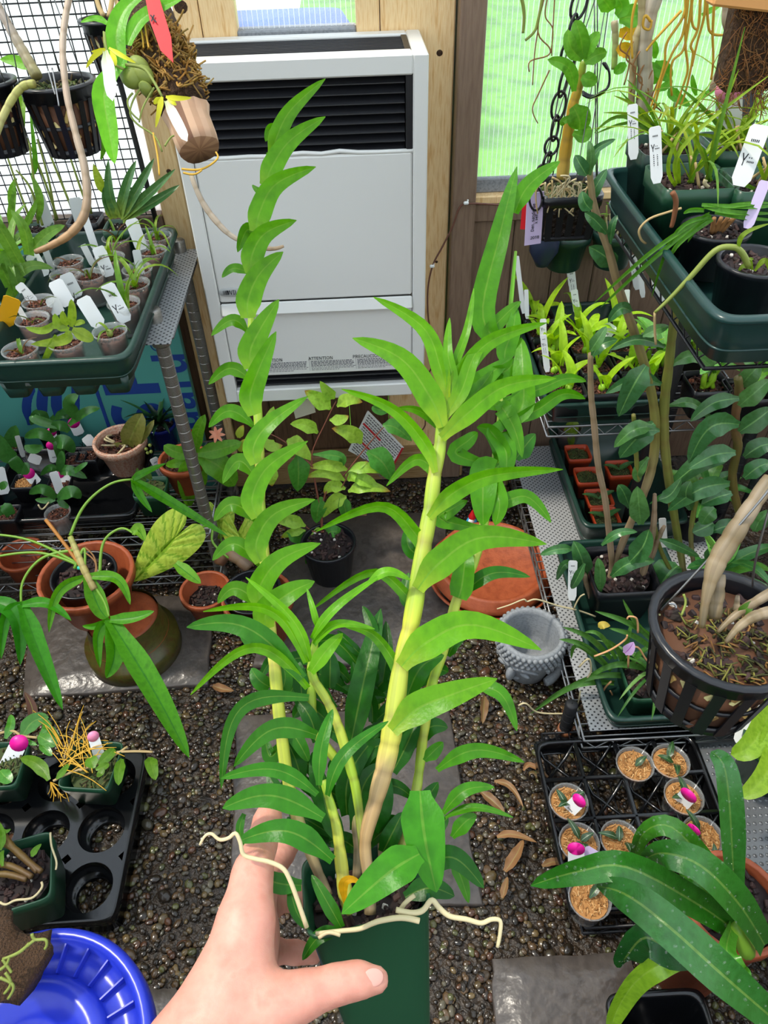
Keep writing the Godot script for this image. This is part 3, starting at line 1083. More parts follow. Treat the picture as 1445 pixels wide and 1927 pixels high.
	quad(st, q[0] + Vector3(0, 0, -0.001), q[3] + Vector3(0, 0, -0.001), q[2] + Vector3(0, 0, -0.001), q[1] + Vector3(0, 0, -0.001))
	put(t, "sheet", st, M.label_white)
	stalk(t, "string", [q[0] + Vector3(0, -0.004, 0), Vector3(q[0].x + 0.01, 0.45, -1.72)], [0.0008], M.brown_wire, 4, 5)
	var ux: Vector3 = q[1] - q[0]
	var uy: Vector3 = q[3] - q[0]
	st = S()
	for row in 16:
		var v := 0.06 + row * 0.056
		var u := 0.05
		while u < 0.93:
			var l := rng.randf_range(0.02, 0.09)
			bar(st, q[0] + ux * u + uy * v + Vector3(0, 0, 0.0008), q[0] + ux * minf(u + l, 0.95) + uy * v + Vector3(0, 0, 0.0008), 0.0032, 0.0003, Vector3.BACK)
			u += l + 0.015
	put(t, "print", st, M.print_grey)
	st = S()
	for v in [0.28, 0.62]:
		bar(st, q[0] + ux * 0.03 + uy * v + Vector3(0, 0, 0.0014), q[0] + ux * 0.5 + uy * v + Vector3(0, 0, 0.0014), 0.006, 0.0003, Vector3.BACK)
	bar(st, q[0] + ux * 0.98 + uy * 0.02 + Vector3(0, 0, 0.0014), q[0] + ux * 0.98 + uy * 0.8 + Vector3(0, 0, 0.0014), 0.006, 0.0003, Vector3.BACK)
	put(t, "red_rule", st, M.red_ink)

# ---------------------------------------------------------------- wire racks
func deck(par: Node3D, lo: Vector3, hi: Vector3, wires_along_x: bool, m: Material, gap := 0.026):
	# a wire shelf: zigzag trusses round the edge and wires across
	var st := S()
	var y := lo.y
	var cs := [Vector3(lo.x, y, lo.z), Vector3(hi.x, y, lo.z), Vector3(hi.x, y, hi.z), Vector3(lo.x, y, hi.z)]
	for i in 4:
		var a: Vector3 = cs[i]
		var b: Vector3 = cs[(i + 1) % 4]
		var dn := Vector3(0, -0.028, 0)
		tube(st, PackedVector3Array([a, b]), [0.003], 6)
		tube(st, PackedVector3Array([a + dn, b + dn]), [0.003], 6)
		var k := int(a.distance_to(b) / 0.05)
		for j in k:
			var p: Vector3 = a.lerp(b, float(j) / k)
			var p2: Vector3 = a.lerp(b, float(j + 1) / k)
			var pm := (p + p2) * 0.5 + dn
			tube(st, PackedVector3Array([p, pm, p2]), [0.0016], 4)
	put(par, "shelf_frame", st, m)
	st = S()
	if wires_along_x:
		var z := lo.z + gap
		while z < hi.z:
			tube(st, PackedVector3Array([Vector3(lo.x, y + 0.002, z), Vector3(hi.x, y + 0.002, z)]), [0.0017], 5)
			z += gap
	else:
		var x := lo.x + gap
		while x < hi.x:
			tube(st, PackedVector3Array([Vector3(x, y + 0.002, lo.z), Vector3(x, y + 0.002, hi.z)]), [0.0017], 5)
			x += gap
	put(par, "shelf_wires", st, m)
func pole(par: Node3D, x: float, z: float, y1: float, m: Material, r := 0.0125):
	var prof := [[0.001, 0.0], [r * 1.25, 0.0], [r * 1.25, 0.02], [r, 0.022]]
	var y := 0.05
	while y < y1 - 0.02:
		prof.append_array([[r, y - 0.0008], [r, y], [r * 0.94, y + 0.0006], [r * 0.94, y + 0.0018], [r, y + 0.0024], [r, y + 0.0032]])
		y += 0.0254
	prof.append_array([[r, y1], [r * 0.8, y1 + 0.004], [0.001, y1 + 0.005]])
	var st := S()
	lathe(st, Vector3(x, 0, z), prof, 14)
	return put(par, "pole", st, m)
func collar(par: Node3D, x: float, y: float, z: float, m: Material):
	var st := S()
	lathe(st, Vector3(x, y, z), [[0.0152, -0.04], [0.020, -0.04], [0.0215, -0.036], [0.0225, 0.0], [0.020, 0.006], [0.0152, 0.006]], 16)
	return put(par, "collar", st, m)
func build_racks():
	var t := thing("wire_rack", "chrome wire rack with pitted round poles beside the heater", "rack", Vector3(-0.8, 0, -1.58))
	for p in [[-0.425, -1.425], [-0.425, -1.765], [-1.25, -1.425], [-1.25, -1.765]]:
		pole(t, p[0], p[1], 0.815, M.worn_chrome, 0.0152)
		collar(t, p[0], 0.775, p[1], M.worn_chrome)
		collar(t, p[0], 0.20, p[1], M.worn_chrome)
	deck(t, Vector3(-1.26, 0.785, -1.775), Vector3(-0.395, 0.785, -1.41), true, M.grey_wire, 0.024)
	deck(t, Vector3(-1.26, 0.205, -1.775), Vector3(-0.415, 0.205, -1.385), true, M.wire_chrome, 0.026)
	deck(t, Vector3(-1.26, 0.05, -1.775), Vector3(-0.415, 0.05, -1.385), true, M.wire_chrome, 0.026)
	t = thing("shelf_liner", "grey perforated liner strip along the edge of the seedling shelf", "liner", Vector3(-0.42, 0.788, -1.55))
	var st := S()
	span(st, Vector3(-0.46, 0.788, -1.775), Vector3(-0.380, 0.790, -1.33), 0.0005)
	put(t, "sheet", st, M.perforated_grey)
	# the rack by the aisle's other side
	t = thing("wire_rack", "long low chrome wire rack carrying the cane orchids in green trays", "rack", Vector3(0.7, 0, -1.34))
	for p in [[0.417, -0.872, 0.13], [0.445, -1.82, 0.49], [0.925, -0.872, 0.13], [0.925, -1.80, 0.49], [0.925, -1.39, 0.49]]:
		pole(t, p[0], p[1], p[2], M.black_foam, 0.014)
	deck(t, Vector3(0.432, 0.10, -1.80), Vector3(0.92, 0.10, -0.80), true, M.wire_chrome, 0.03)
	deck(t, Vector3(0.43, 0.49, -1.83), Vector3(0.92, 0.49, -1.39), true, M.wire_chrome, 0.03)
	st = S()
	lathe(st, Vector3(0.417, 0.015, -0.872), [[0.014, 0.0], [0.017, 0.0], [0.017, 0.02], [0.014, 0.02]], 14)
	put(t, "rust_band", st, M.rust)
	t = thing("shelf_liner", "grey perforated liner sheet under the green trays of cane orchids", "liner", Vector3(0.6, 0.104, -1.3))
	st = S()
	span(st, Vector3(0.448, 0.1045, -1.80), Vector3(0.90, 0.1065, -0.82), 0.0005)
	put(t, "sheet", st, M.perforated_grey)
	# a pipe wrapped in black foam that carries the upper tray
	t = thing("wrapped_pipe", "upright pipe wrapped in black foam behind the upper green tray", "pipe", Vector3(0.705, 0.0, -1.425))
	st = S()
	lathe(st, Vector3(0.705, 0, -1.425), [[0.001, 0.0], [0.021, 0.0], [0.021, 0.3], [0.0205, 0.302], [0.021, 0.304], [0.021, 0.72], [0.0203, 0.722], [0.021, 0.724], [0.021, 1.45], [0.001, 1.45]], 18)
	put(t, "foam_sleeve", st, M.black_foam)
	t = thing("pipe_rack", "black upright pipes and shelf rails carrying the upper green tray", "rack", Vector3(0.72, 0, -1.05))
	for p in [[0.965, -0.74], [0.965, -1.36]]:
		pole(t, p[0], p[1], 1.5, M.black_foam, 0.013)
	deck(t, Vector3(0.47, 1.01, -1.34), Vector3(0.97, 1.01, -0.86), true, M.black_steel, 0.04)
	# low black rack under the cups
	t = thing("wire_rack", "low black wire grid lying under the lattice tray of cups", "rack", Vector3(0.5, 0.0, -0.66))
	deck(t, Vector3(0.36, 0.035, -0.86), Vector3(0.68, 0.035, -0.46), false, M.black_steel, 0.03)
	for p in [[0.37, -0.85], [0.67, -0.85], [0.37, -0.47], [0.67, -0.47]]:
		st = S()
		tube(st, PackedVector3Array([Vector3(p[0], 0, p[1]), Vector3(p[0], 0.036, p[1])]), [0.006], 8)
		put(t, "foot", st, M.black_steel)

# ---------------------------------------------------------------- the held orchid
# the plant leans back with the pot: from about half a metre off at the rim to two thirds at its tip
func held(x: float, y: float) -> Vector3:
	return at(x, y, 0.525 + (1690.0 - y) / 1540.0 * 0.13)
func held_set(t: Node3D, list: Array, col: Color, off: float, o := {}):
	for e in list:
		var tilt: float = e[7] if e.size() > 7 else rng.randf_range(-0.45, 0.45)
		var fwd: float = e[8] if e.size() > 8 else 0.0
		var place := func(x, y): return held(x, y) - cam_front * (off + fwd)
		var q: Dictionary = o.duplicate()
		q.n = 16
		if o.has("axis"):
			# the leaf's base sheathes the cane a little below where the blade leaves it
			var ax: Array = o.axis
			var y: float = e[1] + o.get("sheath", 24.0)
			for i in range(0, ax.size() - 2, 2):
				if (ax[i + 1] - y) * (ax[i + 3] - y) <= 0.0 and ax[i + 1] != ax[i + 3]:
					q.root = [lerpf(ax[i], ax[i + 2], (y - ax[i + 1]) / float(ax[i + 3] - ax[i + 1])), y]
		traced(t, e, place, vary(col, 0.1), rng.randf_range(0.08, 0.2), tilt, q)
func build_held_plant():
	var a := at(577, 1768, 0.487)
	var b := at(815, 1708, 0.497)
	var c := at(541, 1642, 0.557)
	var u := (b - a).normalized()
	var up := -(b - a).cross(c - a).normalized()
	if up.y < 0:
		up = -up
	var v := up.cross(u).normalized()
	var half := 0.5 * (b - a).length()
	var mid := a + u * half + v * half * (1.0 if (c - a).dot(v) > 0 else -1.0)
	var h := 0.115
	var bs := Basis(u, up, u.cross(up))
	var t := thing("held_orchid", "tall many-caned orchid with glossy leaves in a green pot held by hand", "plant", mid - up * h)
	var foot := mid - up * h
	var st := S()
	var ht := half
	loft(st, foot, ht, ht, [[ht, 0.0], [0.016, 0.0], [0.014, 0.003], [0.0005, h - 0.004], [-0.001, h - 0.002], [-0.001, h], [0.0012, h], [0.0025, h - 0.004], [0.016, 0.006], [ht, 0.006]], bs, 7.0, 48)
	put(t, "pot", st, M.held_pot_green)
	fill(t, mid - up * 0.014, half * 0.93, "dark", bs)
	var G := lin("62a10f")
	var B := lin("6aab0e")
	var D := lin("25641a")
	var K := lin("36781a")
	var tan := lin("a98a5e")
	var yel := lin("a9b23e")
	var grn := lin("8fae2c")
	var dry := lin("8d7b5c")
	var q := func(x, y): return held(x, y)
	var line := func(list, fwd): return px_line(list, func(x, y): return held(x, y) - cam_front * fwd)
	var up_radii := func(list: Array) -> Array: return list.map(func(p): return p * 0.56 / FOCAL * 0.43)
	var axis_a := [616, 1702, 591, 1645, 556, 1553, 538, 1480, 524, 1380, 515, 1290, 508, 1215, 498, 1140, 493, 1051, 486, 968, 484, 871, 481, 786, 474, 671, 468, 586, 486, 418, 506, 332, 520, 272, 526, 225]
	var axis_b := [697, 1702, 695, 1645, 688, 1570, 707, 1495, 722, 1440, 733, 1390, 741, 1340, 754, 1245, 770, 1180, 783, 1108, 797, 1021, 808, 957, 816, 892, 826, 838, 834, 770, 848, 700]
	var axis_d := [745, 1692, 761, 1632, 777, 1580, 792, 1480, 800, 1408, 810, 1345, 822, 1290, 844, 1226, 868, 1133, 905, 1050, 925, 960, 942, 860, 955, 760, 962, 660, 972, 560, 982, 450]
	# canes
	cane(t, line.call(axis_a, -0.012), up_radii.call([20, 22, 26, 26, 27, 28, 27, 25, 24, 24, 24, 22, 18, 16, 14, 12, 10, 6]), 22, [dry, dry, lin("b3a468"), yel, yel, yel, lin("cfc95a"), yel, yel, grn, yel, grn, yel, grn, grn, grn, grn, B])
	cane(t, line.call(axis_b, 0.012), up_radii.call([26, 22, 26, 34, 40, 44, 44, 36, 38, 40, 36, 34, 32, 30, 26, 14]), 15, [dry, dry, tan, tan, lin("bfa06c"), lin("bdb848"), yel, yel, lin("c3c43e"), grn, yel, grn, yel, grn, grn, B])
	cane(t, line.call(axis_d, -0.03), up_radii.call([14, 32, 26, 22, 24, 25, 24, 24, 26, 24, 22, 20, 18, 16, 12, 8]), 15, [dry, lin("9aa046"), tan, grn, yel, yel, grn, yel, yel, grn, grn, grn, grn, grn, B, B])
	cane(t, line.call([664, 1690, 653, 1657, 645, 1599, 637, 1537, 624, 1487, 612, 1450], 0.02), up_radii.call([22, 30, 26, 20, 18, 14]), 6, [lin("8a8a3a"), lin("a3a23c"), lin("a8a93c"), yel, grn, grn])
	cane(t, line.call([690, 1650, 672, 1500, 659, 1443, 637, 1368, 615, 1318, 587, 1268, 592, 1215, 596, 1180], 0.0), up_radii.call([20, 20, 22, 22, 20, 20, 16, 12]), 9, [dry, grn, grn, yel, yel, grn, grn, B])
	cane(t, line.call([668, 1690, 668, 1600, 642, 1480, 588, 1400, 578, 1320, 580, 1250], -0.03), up_radii.call([20, 20, 20, 24, 22, 20]), 7, [dry, dry, grn, lin("a6b23c"), grn, grn])
	cane(t, line.call([720, 1690, 716, 1560, 708, 1440, 708, 1340, 716, 1250], -0.045), up_radii.call([20, 20, 20, 18, 14]), 6, [dry, dry, grn, grn, grn])
	# leaves of the tallest cane: broad ones facing us, small arching ones behind
	held_set(t, [[517, 274, 541, 218, 613, 153, 34], [505, 332, 538, 275, 613, 224, 40], [484, 418, 510, 355, 595, 318, 44], [471, 495, 492, 446, 559, 418, 43], [464, 579, 484, 524, 534, 477, 48], [468, 673, 487, 628, 526, 566, 48], [468, 760, 487, 700, 521, 626, 45], [473, 851, 498, 805, 581, 747, 38], [470, 951, 496, 885, 580, 831, 43], [477, 1034, 507, 971, 594, 940, 44], [481, 1120, 518, 1057, 604, 1022, 47], [493, 1160, 537, 1119, 593, 1093, 50]], G, 0.004, {"shape": [0.55, 2.8, 0.7], "base": lin("86b028"), "axis": axis_a, "sheath": 22.0})
	held_set(t, [[520, 233, 504, 225, 494, 249, 20], [515, 285, 504, 278, 495, 273, 15], [502, 340, 484, 345, 468, 333, 14], [473, 433, 458, 420, 440, 462, 28], [463, 503, 432, 493, 410, 511, 17], [459, 615, 429, 593, 389, 623, 23], [464, 708, 424, 686, 384, 717, 26], [470, 797, 424, 768, 384, 800, 28], [474, 897, 441, 865, 411, 908, 32], [478, 982, 430, 948, 394, 981, 32], [481, 1065, 433, 1025, 391, 1057, 30], [488, 1148, 436, 1111, 401, 1140, 31]], lin("569314"), -0.016, {"shape": [0.3, 2.4, 0.65]})
	held_set(t, [[508, 1232, 474, 1222, 443, 1202, 32], [500, 1305, 478, 1290, 464, 1268, 32], [512, 1330, 530, 1290, 520, 1250, 30], [520, 1420, 500, 1440, 490, 1400, 30], [535, 1380, 560, 1420, 575, 1450, 28]], K, -0.02, {"shape": [0.5, 2.4, 0.65]})
	# leaves of the stout middle cane
	held_set(t, [[846, 708, 872, 642, 886, 556, 17, 0.2], [831, 722, 806, 635, 703, 572, 33, 0.3], [819, 775, 766, 690, 665, 647, 50, 0.1], [811, 858, 750, 781, 645, 740, 25, 0.5], [853, 725, 906, 655, 1019, 619, 33, -0.3], [862, 795, 930, 737, 1036, 720, 40, -0.2], [830, 940, 902, 899, 1048, 886, 34, -0.4], [806, 1070, 884, 1008, 1018, 1022, 58, -0.1], [783, 1210, 866, 1162, 1008, 1214, 64, 0.0], [767, 1327, 833, 1299, 928, 1266, 60, 0.1], [850, 740, 838, 680, 842, 610, 22, 0.1], [858, 760, 880, 690, 915, 640, 30, 0.1]], B, 0.02, {"shape": [0.42, 3.0, 0.7], "base": lin("9cb82c"), "axis": axis_b, "sheath": 34.0})
	held_set(t, [[794, 1021, 733, 946, 596, 1000, 25, 0.6], [776, 1130, 712, 1066, 586, 1147, 19, 0.6], [758, 1273, 712, 1195, 648, 1176, 22, 0.5], [813, 880, 783, 862, 727, 915, 26, 0.3], [813, 791, 783, 773, 746, 771, 17, 0.5], [870, 760, 900, 735, 925, 700, 34, 0.2]], lin("5f9f14"), 0.008, {"shape": [0.6, 2.6, 0.7], "axis": axis_b, "sheath": 20.0})
	held_set(t, [[767, 1320, 794, 1262, 838, 1239, 42], [797, 1050, 770, 1030, 768, 990, 28], [785, 1150, 765, 1120, 770, 1080, 30], [740, 1400, 770, 1350, 800, 1330, 34]], K, -0.012, {"shape": [0.5, 2.6, 0.7]})
	# leaves of the cane behind
	held_set(t, [[906, 622, 944, 440, 982, 289, 48, 0.1], [978, 380, 1005, 326, 1066, 279, 34, 0.1], [922, 628, 955, 582, 990, 552, 30], [992, 778, 994, 692, 990, 622, 46, 0.2], [1012, 730, 1072, 702, 1118, 708, 25], [1005, 776, 1065, 732, 1116, 742, 27], [949, 752, 975, 791, 993, 857, 36, 0.2], [872, 742, 919, 702, 970, 662, 42], [856, 858, 886, 825, 906, 808, 32], [959, 858, 936, 808, 904, 798, 34], [826, 982, 851, 960, 886, 941, 32], [955, 660, 975, 610, 980, 560, 36], [930, 700, 960, 690, 985, 660, 34]], lin("569a12"), -0.024, {"shape": [0.4, 2.8, 0.7], "axis": axis_d, "sheath": 16.0})
	held_set(t, [[920, 872, 916, 928, 917, 990, 56, 0.1], [949, 946, 999, 928, 1050, 984, 29, 0.2], [873, 1122, 880, 1072, 884, 1030, 44, 0.1], [930, 900, 950, 940, 940, 990, 40], [940, 800, 962, 840, 960, 900, 44]], lin("539814"), -0.024, {"shape": [0.7, 3.0, 0.6], "axis": axis_d, "sheath": 10.0})
	held_set(t, [[985, 858, 1004, 832, 1024, 808, 36], [880, 1129, 938, 1086, 1014, 1093, 28, 0.3], [851, 1252, 862, 1230, 886, 1212, 22], [820, 1340, 850, 1330, 875, 1320, 22]], K, -0.035)
	held_set(t, [[898, 1298, 948, 1314, 977, 1383, 28, 0.3], [824, 1458, 898, 1420, 991, 1443, 30, -0.3], [836, 1541, 878, 1497, 934, 1491, 27, 0.2], [840, 1549, 898, 1530, 970, 1549, 15, 0.5], [853, 1587, 878, 1558, 900, 1545, 30], [853, 1628, 871, 1666, 885, 1713, 26], [800, 1440, 820, 1420, 836, 1405, 26]], lin("4a9016"), -0.01, {"shape": [0.3, 2.6, 0.7]})
	held_set(t, [[784, 1440, 792, 1518, 812, 1612, 84, 0.1, 0.02], [782, 1535, 728, 1568, 652, 1634, 72, -0.15, 0.03]], lin("439016"), 0.03, {"shape": [0.45, 2.6, 0.65], "fold": 0.14})
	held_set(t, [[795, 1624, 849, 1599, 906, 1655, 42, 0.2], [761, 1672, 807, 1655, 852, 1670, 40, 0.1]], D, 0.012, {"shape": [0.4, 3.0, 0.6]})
	# the younger growths
	held_set(t, [[590, 1230, 559, 1155, 476, 1080, 20, 0.4], [584, 1232, 520, 1140, 400, 1141, 18, 0.5], [594, 1190, 637, 1133, 722, 1073, 18, 0.4], [698, 1088, 730, 1070, 770, 1085, 18, 0.5], [592, 1249, 620, 1210, 649, 1180, 30, 0.1], [598, 1200, 637, 1164, 706, 1172, 17, 0.5], [604, 1170, 597, 1140, 585, 1100, 12], [587, 1277, 490, 1205, 378, 1289, 20, 0.5]], lin("6cae14"), 0.03, {"shape": [0.5, 2.6, 0.7]})
	held_set(t, [[579, 1257, 480, 1168, 374, 1167, 42, 0.1], [590, 1291, 470, 1310, 436, 1450, 28, 0.3], [604, 1357, 526, 1347, 458, 1412, 38, 0.1]], K, 0.035, {"shape": [0.4, 2.8, 0.65]})
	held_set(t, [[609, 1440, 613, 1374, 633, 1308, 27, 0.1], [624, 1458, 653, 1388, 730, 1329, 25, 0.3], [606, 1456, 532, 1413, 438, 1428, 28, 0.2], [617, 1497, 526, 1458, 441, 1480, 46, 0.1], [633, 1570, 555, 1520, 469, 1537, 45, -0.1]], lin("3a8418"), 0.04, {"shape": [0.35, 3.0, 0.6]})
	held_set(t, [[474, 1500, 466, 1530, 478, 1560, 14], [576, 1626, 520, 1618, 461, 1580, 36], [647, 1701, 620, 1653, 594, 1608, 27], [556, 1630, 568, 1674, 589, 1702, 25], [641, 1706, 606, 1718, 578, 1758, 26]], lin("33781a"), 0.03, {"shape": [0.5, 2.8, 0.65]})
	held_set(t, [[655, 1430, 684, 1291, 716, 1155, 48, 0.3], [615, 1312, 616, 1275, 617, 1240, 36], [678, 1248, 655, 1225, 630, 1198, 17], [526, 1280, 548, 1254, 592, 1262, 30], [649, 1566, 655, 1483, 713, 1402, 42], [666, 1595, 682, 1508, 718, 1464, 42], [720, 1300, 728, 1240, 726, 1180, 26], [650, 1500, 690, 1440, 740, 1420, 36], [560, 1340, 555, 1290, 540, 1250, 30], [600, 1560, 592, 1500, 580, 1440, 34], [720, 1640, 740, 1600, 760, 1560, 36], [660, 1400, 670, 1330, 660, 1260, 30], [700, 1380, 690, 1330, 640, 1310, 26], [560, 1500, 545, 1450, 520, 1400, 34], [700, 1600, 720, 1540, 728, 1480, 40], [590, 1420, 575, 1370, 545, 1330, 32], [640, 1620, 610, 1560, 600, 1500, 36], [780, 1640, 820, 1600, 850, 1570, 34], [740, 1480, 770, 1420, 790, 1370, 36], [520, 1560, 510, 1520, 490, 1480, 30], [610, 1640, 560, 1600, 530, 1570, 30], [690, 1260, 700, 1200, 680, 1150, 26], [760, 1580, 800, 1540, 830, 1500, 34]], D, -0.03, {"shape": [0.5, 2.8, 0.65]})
	# the many older leaves inside the clump
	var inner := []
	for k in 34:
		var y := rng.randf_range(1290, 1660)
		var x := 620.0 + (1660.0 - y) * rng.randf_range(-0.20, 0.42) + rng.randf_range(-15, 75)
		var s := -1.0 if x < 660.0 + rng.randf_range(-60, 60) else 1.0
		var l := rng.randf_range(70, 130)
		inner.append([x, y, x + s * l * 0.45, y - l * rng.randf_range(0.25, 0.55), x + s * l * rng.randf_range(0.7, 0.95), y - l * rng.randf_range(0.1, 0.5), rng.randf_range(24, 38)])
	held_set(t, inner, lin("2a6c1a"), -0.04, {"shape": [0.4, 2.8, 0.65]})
	leaf(t, [at(650, 1700, 0.50), at(646, 1664, 0.49), at(660, 1654, 0.488), at(679, 1662, 0.488)], 0.0062, -cam_front, -cam_front, lin("e3a81e"), {"name": "withered_leaf", "mat": M.leaf_soft, "base": lin("e3a81e"), "rib": lin("d89a1a")})
	# aerial roots over the rim
	stalk(t, "root", px_line([376, 1590, 386, 1573, 398, 1569, 413, 1580, 430, 1577, 443, 1568, 452, 1585, 458, 1608, 480, 1616, 507, 1622, 532, 1634, 545, 1655, 559, 1692, 577, 1745], depth(0.478)), [0.0008, 0.0012, 0.0014, 0.0015, 0.0016], M.white_root, 50, 8)
	stalk(t, "root", px_line([594, 1757, 640, 1752, 676, 1748, 700, 1738, 719, 1732, 755, 1727, 789, 1733], depth(0.486)), [0.0014, 0.0016, 0.0018, 0.002], M.white_root, 30, 8)
	stalk(t, "root", px_line([745, 1712, 775, 1718, 796, 1713, 812, 1694, 826, 1708, 846, 1724, 878, 1730, 905, 1737, 925, 1730, 941, 1733, 941, 1755, 936, 1782], depth(0.489)), [0.0019, 0.0019, 0.0017, 0.0015, 0.0012], M.white_root, 50, 8)
	stalk(t, "root", px_line([750, 1718, 762, 1700, 780, 1685], depth(0.495)), [0.0016], M.white_root, 12, 7)
	stalk(t, "root", px_line([600, 1765, 618, 1755, 640, 1760], depth(0.484)), [0.0013], M.white_root, 12, 7)

# ---------------------------------------------------------------- the hand: distances to tapered capsules, joined smoothly, meshed as surface nets
func build_hand():
	var t := thing("hand", "pale hand and wrist gripping the green pot, thumb laid across its front", "hand", at(400, 1960, 0.43))
	var J := func(x, y, d): return at(x, y, d)
	var bones := []
	var add := func(list: Array):
		for i in list.size() - 1:
			bones.append([list[i][0], list[i + 1][0], list[i][1], list[i + 1][1]])
	# forearm, wrist and the back of the hand
	add.call([[J.call(255, 2180, 0.41), 0.031], [J.call(355, 2000, 0.43), 0.029], [J.call(440, 1850, 0.455), 0.025], [J.call(462, 1735, 0.472), 0.0175], [J.call(476, 1640, 0.492), 0.0128]])
	add.call([[J.call(440, 1880, 0.475), 0.028], [J.call(468, 1760, 0.51), 0.020], [J.call(480, 1685, 0.53), 0.0135]])
	add.call([[J.call(430, 1900, 0.49), 0.026], [J.call(470, 1790, 0.525), 0.018]])
	# index finger, reaching up beside the canes
	add.call([[J.call(474, 1648, 0.494), 0.0122], [J.call(491, 1590, 0.512), 0.0100], [J.call(503, 1545, 0.53), 0.0089], [J.call(513, 1508, 0.548), 0.0072]])
	# the other fingers close behind the pot
	add.call([[J.call(484, 1690, 0.52), 0.0115], [J.call(508, 1648, 0.565), 0.0098], [J.call(530, 1608, 0.59), 0.0088], [J.call(548, 1588, 0.602), 0.0075]])
	add.call([[J.call(482, 1740, 0.525), 0.0112], [J.call(510, 1702, 0.575), 0.0095], [J.call(548, 1690, 0.60), 0.0086], [J.call(580, 1684, 0.61), 0.0074]])
	add.call([[J.call(484, 1800, 0.525), 0.0105], [J.call(515, 1790, 0.565), 0.0088], [J.call(556, 1792, 0.58), 0.0078], [J.call(590, 1798, 0.585), 0.0068]])
	# thumb across the pot's front
	add.call([[J.call(445, 1895, 0.445), 0.024], [J.call(510, 1895, 0.443), 0.0175], [J.call(570, 1873, 0.447), 0.0125], [J.call(630, 1853, 0.453), 0.0101], [J.call(672, 1844, 0.457), 0.0094], [J.call(708, 1844, 0.459), 0.0078]])
	var st := S()
	nets(st, bones, 0.0032, 0.009)
	put(t, "skin", st, M.skin)
	# the thumb nail
	var c := at(703, 1840, 0.4515)
	var nx := (at(725, 1846, 0.4545) - at(672, 1846, 0.4505)).normalized()
	var nz := (-cam_front * 0.93 + cam_up * 0.37)
	var ny := (nz - nx * nz.dot(nx)).normalized()
	st = S()
	blob(st, c - ny * 0.0006, Vector3(0.0066, 0.0014, 0.0052), Basis(nx, ny, nx.cross(ny)), 18, 10)
	put(t, "thumb_nail", st, M.nail)
func nets(st: SurfaceTool, bones: Array, cell: float, blend: float):
	var lo := Vector3.INF
	var hi := -Vector3.INF
	for b in bones:
		for k in 2:
			lo = lo.min(b[k] - Vector3.ONE * (b[k + 2] + 0.012))
			hi = hi.max(b[k] + Vector3.ONE * (b[k + 2] + 0.012))
	var n := Vector3i(((hi - lo) / cell).ceil()) + Vector3i.ONE
	var f := PackedFloat32Array()
	f.resize(n.x * n.y * n.z)
	f.fill(1.0)
	# every bone visits only the cells near it; exponential smooth minimum
	var sum := PackedFloat32Array()
	sum.resize(f.size())
	for b in bones:
		var a: Vector3 = b[0]
		var ab: Vector3 = b[1] - a
		var ll := maxf(ab.length_squared(), 1e-9)
		var m := maxf(b[2], b[3]) + 0.03
		var i0 := Vector3i(((b[0].min(b[1]) - Vector3.ONE * m - lo) / cell).floor()).clamp(Vector3i.ZERO, n - Vector3i.ONE)
		var i1 := Vector3i(((b[0].max(b[1]) + Vector3.ONE * m - lo) / cell).ceil()).clamp(Vector3i.ZERO, n - Vector3i.ONE)
		for z in range(i0.z, i1.z + 1):
			for y in range(i0.y, i1.y + 1):
				for x in range(i0.x, i1.x + 1):
					var p := lo + Vector3(x, y, z) * cell - a
					var h := clampf(p.dot(ab) / ll, 0.0, 1.0)
					var d := (p - ab * h).length() - lerpf(b[2], b[3], h)
					if d < 0.03:
						sum[(z * n.y + y) * n.x + x] += exp(-d / (blend * 0.28))
	for i in f.size():
		if sum[i] > 0.0:
			f[i] = -log(sum[i]) * blend * 0.28
	var verts := {}
	var corner := [Vector3i(0, 0, 0), Vector3i(1, 0, 0), Vector3i(0, 1, 0), Vector3i(1, 1, 0), Vector3i(0, 0, 1), Vector3i(1, 0, 1), Vector3i(0, 1, 1), Vector3i(1, 1, 1)]
	var edges := [[0, 1], [2, 3], [4, 5], [6, 7], [0, 2], [1, 3], [4, 6], [5, 7], [0, 4], [1, 5], [2, 6], [3, 7]]
	var sx := 1
	var sy := n.x
	var sz := n.x * n.y
	var off := [0, sx, sy, sx + sy, sz, sx + sz, sy + sz, sx + sy + sz]
	for z in n.z - 1:
		for y in n.y - 1:
			for x in n.x - 1:
				var i := (z * n.y + y) * n.x + x
				if f[i] > cell * 2.0:
					continue
				var inside := 0
				for k in 8:
					if f[i + off[k]] < 0.0:
						inside += 1
				if inside == 0 or inside == 8:
					continue
				var s := Vector3.ZERO
				var c := 0
				for e in edges:
					var fa := f[i + off[e[0]]]
					var fb := f[i + off[e[1]]]
					if (fa < 0.0) != (fb < 0.0):
						s += Vector3(corner[e[0]]).lerp(Vector3(corner[e[1]]), fa / (fa - fb))
						c += 1
				verts[i] = lo + (Vector3(x, y, z) + s / c) * cell
	for i in verts:
		var here := f[i] < 0.0
		for ax in [[sx, sy, sz], [sy, sz, sx], [sz, sx, sy]]:
			var there := f[i + ax[0]] < 0.0
			if here == there:
				continue
			var a = verts.get(i)
			var b = verts.get(i - ax[1])
			var c = verts.get(i - ax[1] - ax[2])
			var d = verts.get(i - ax[2])
			if a == null or b == null or c == null or d == null:
				continue
			if here:
				quad(st, a, d, c, b)
			else:
				quad(st, a, b, c, d)

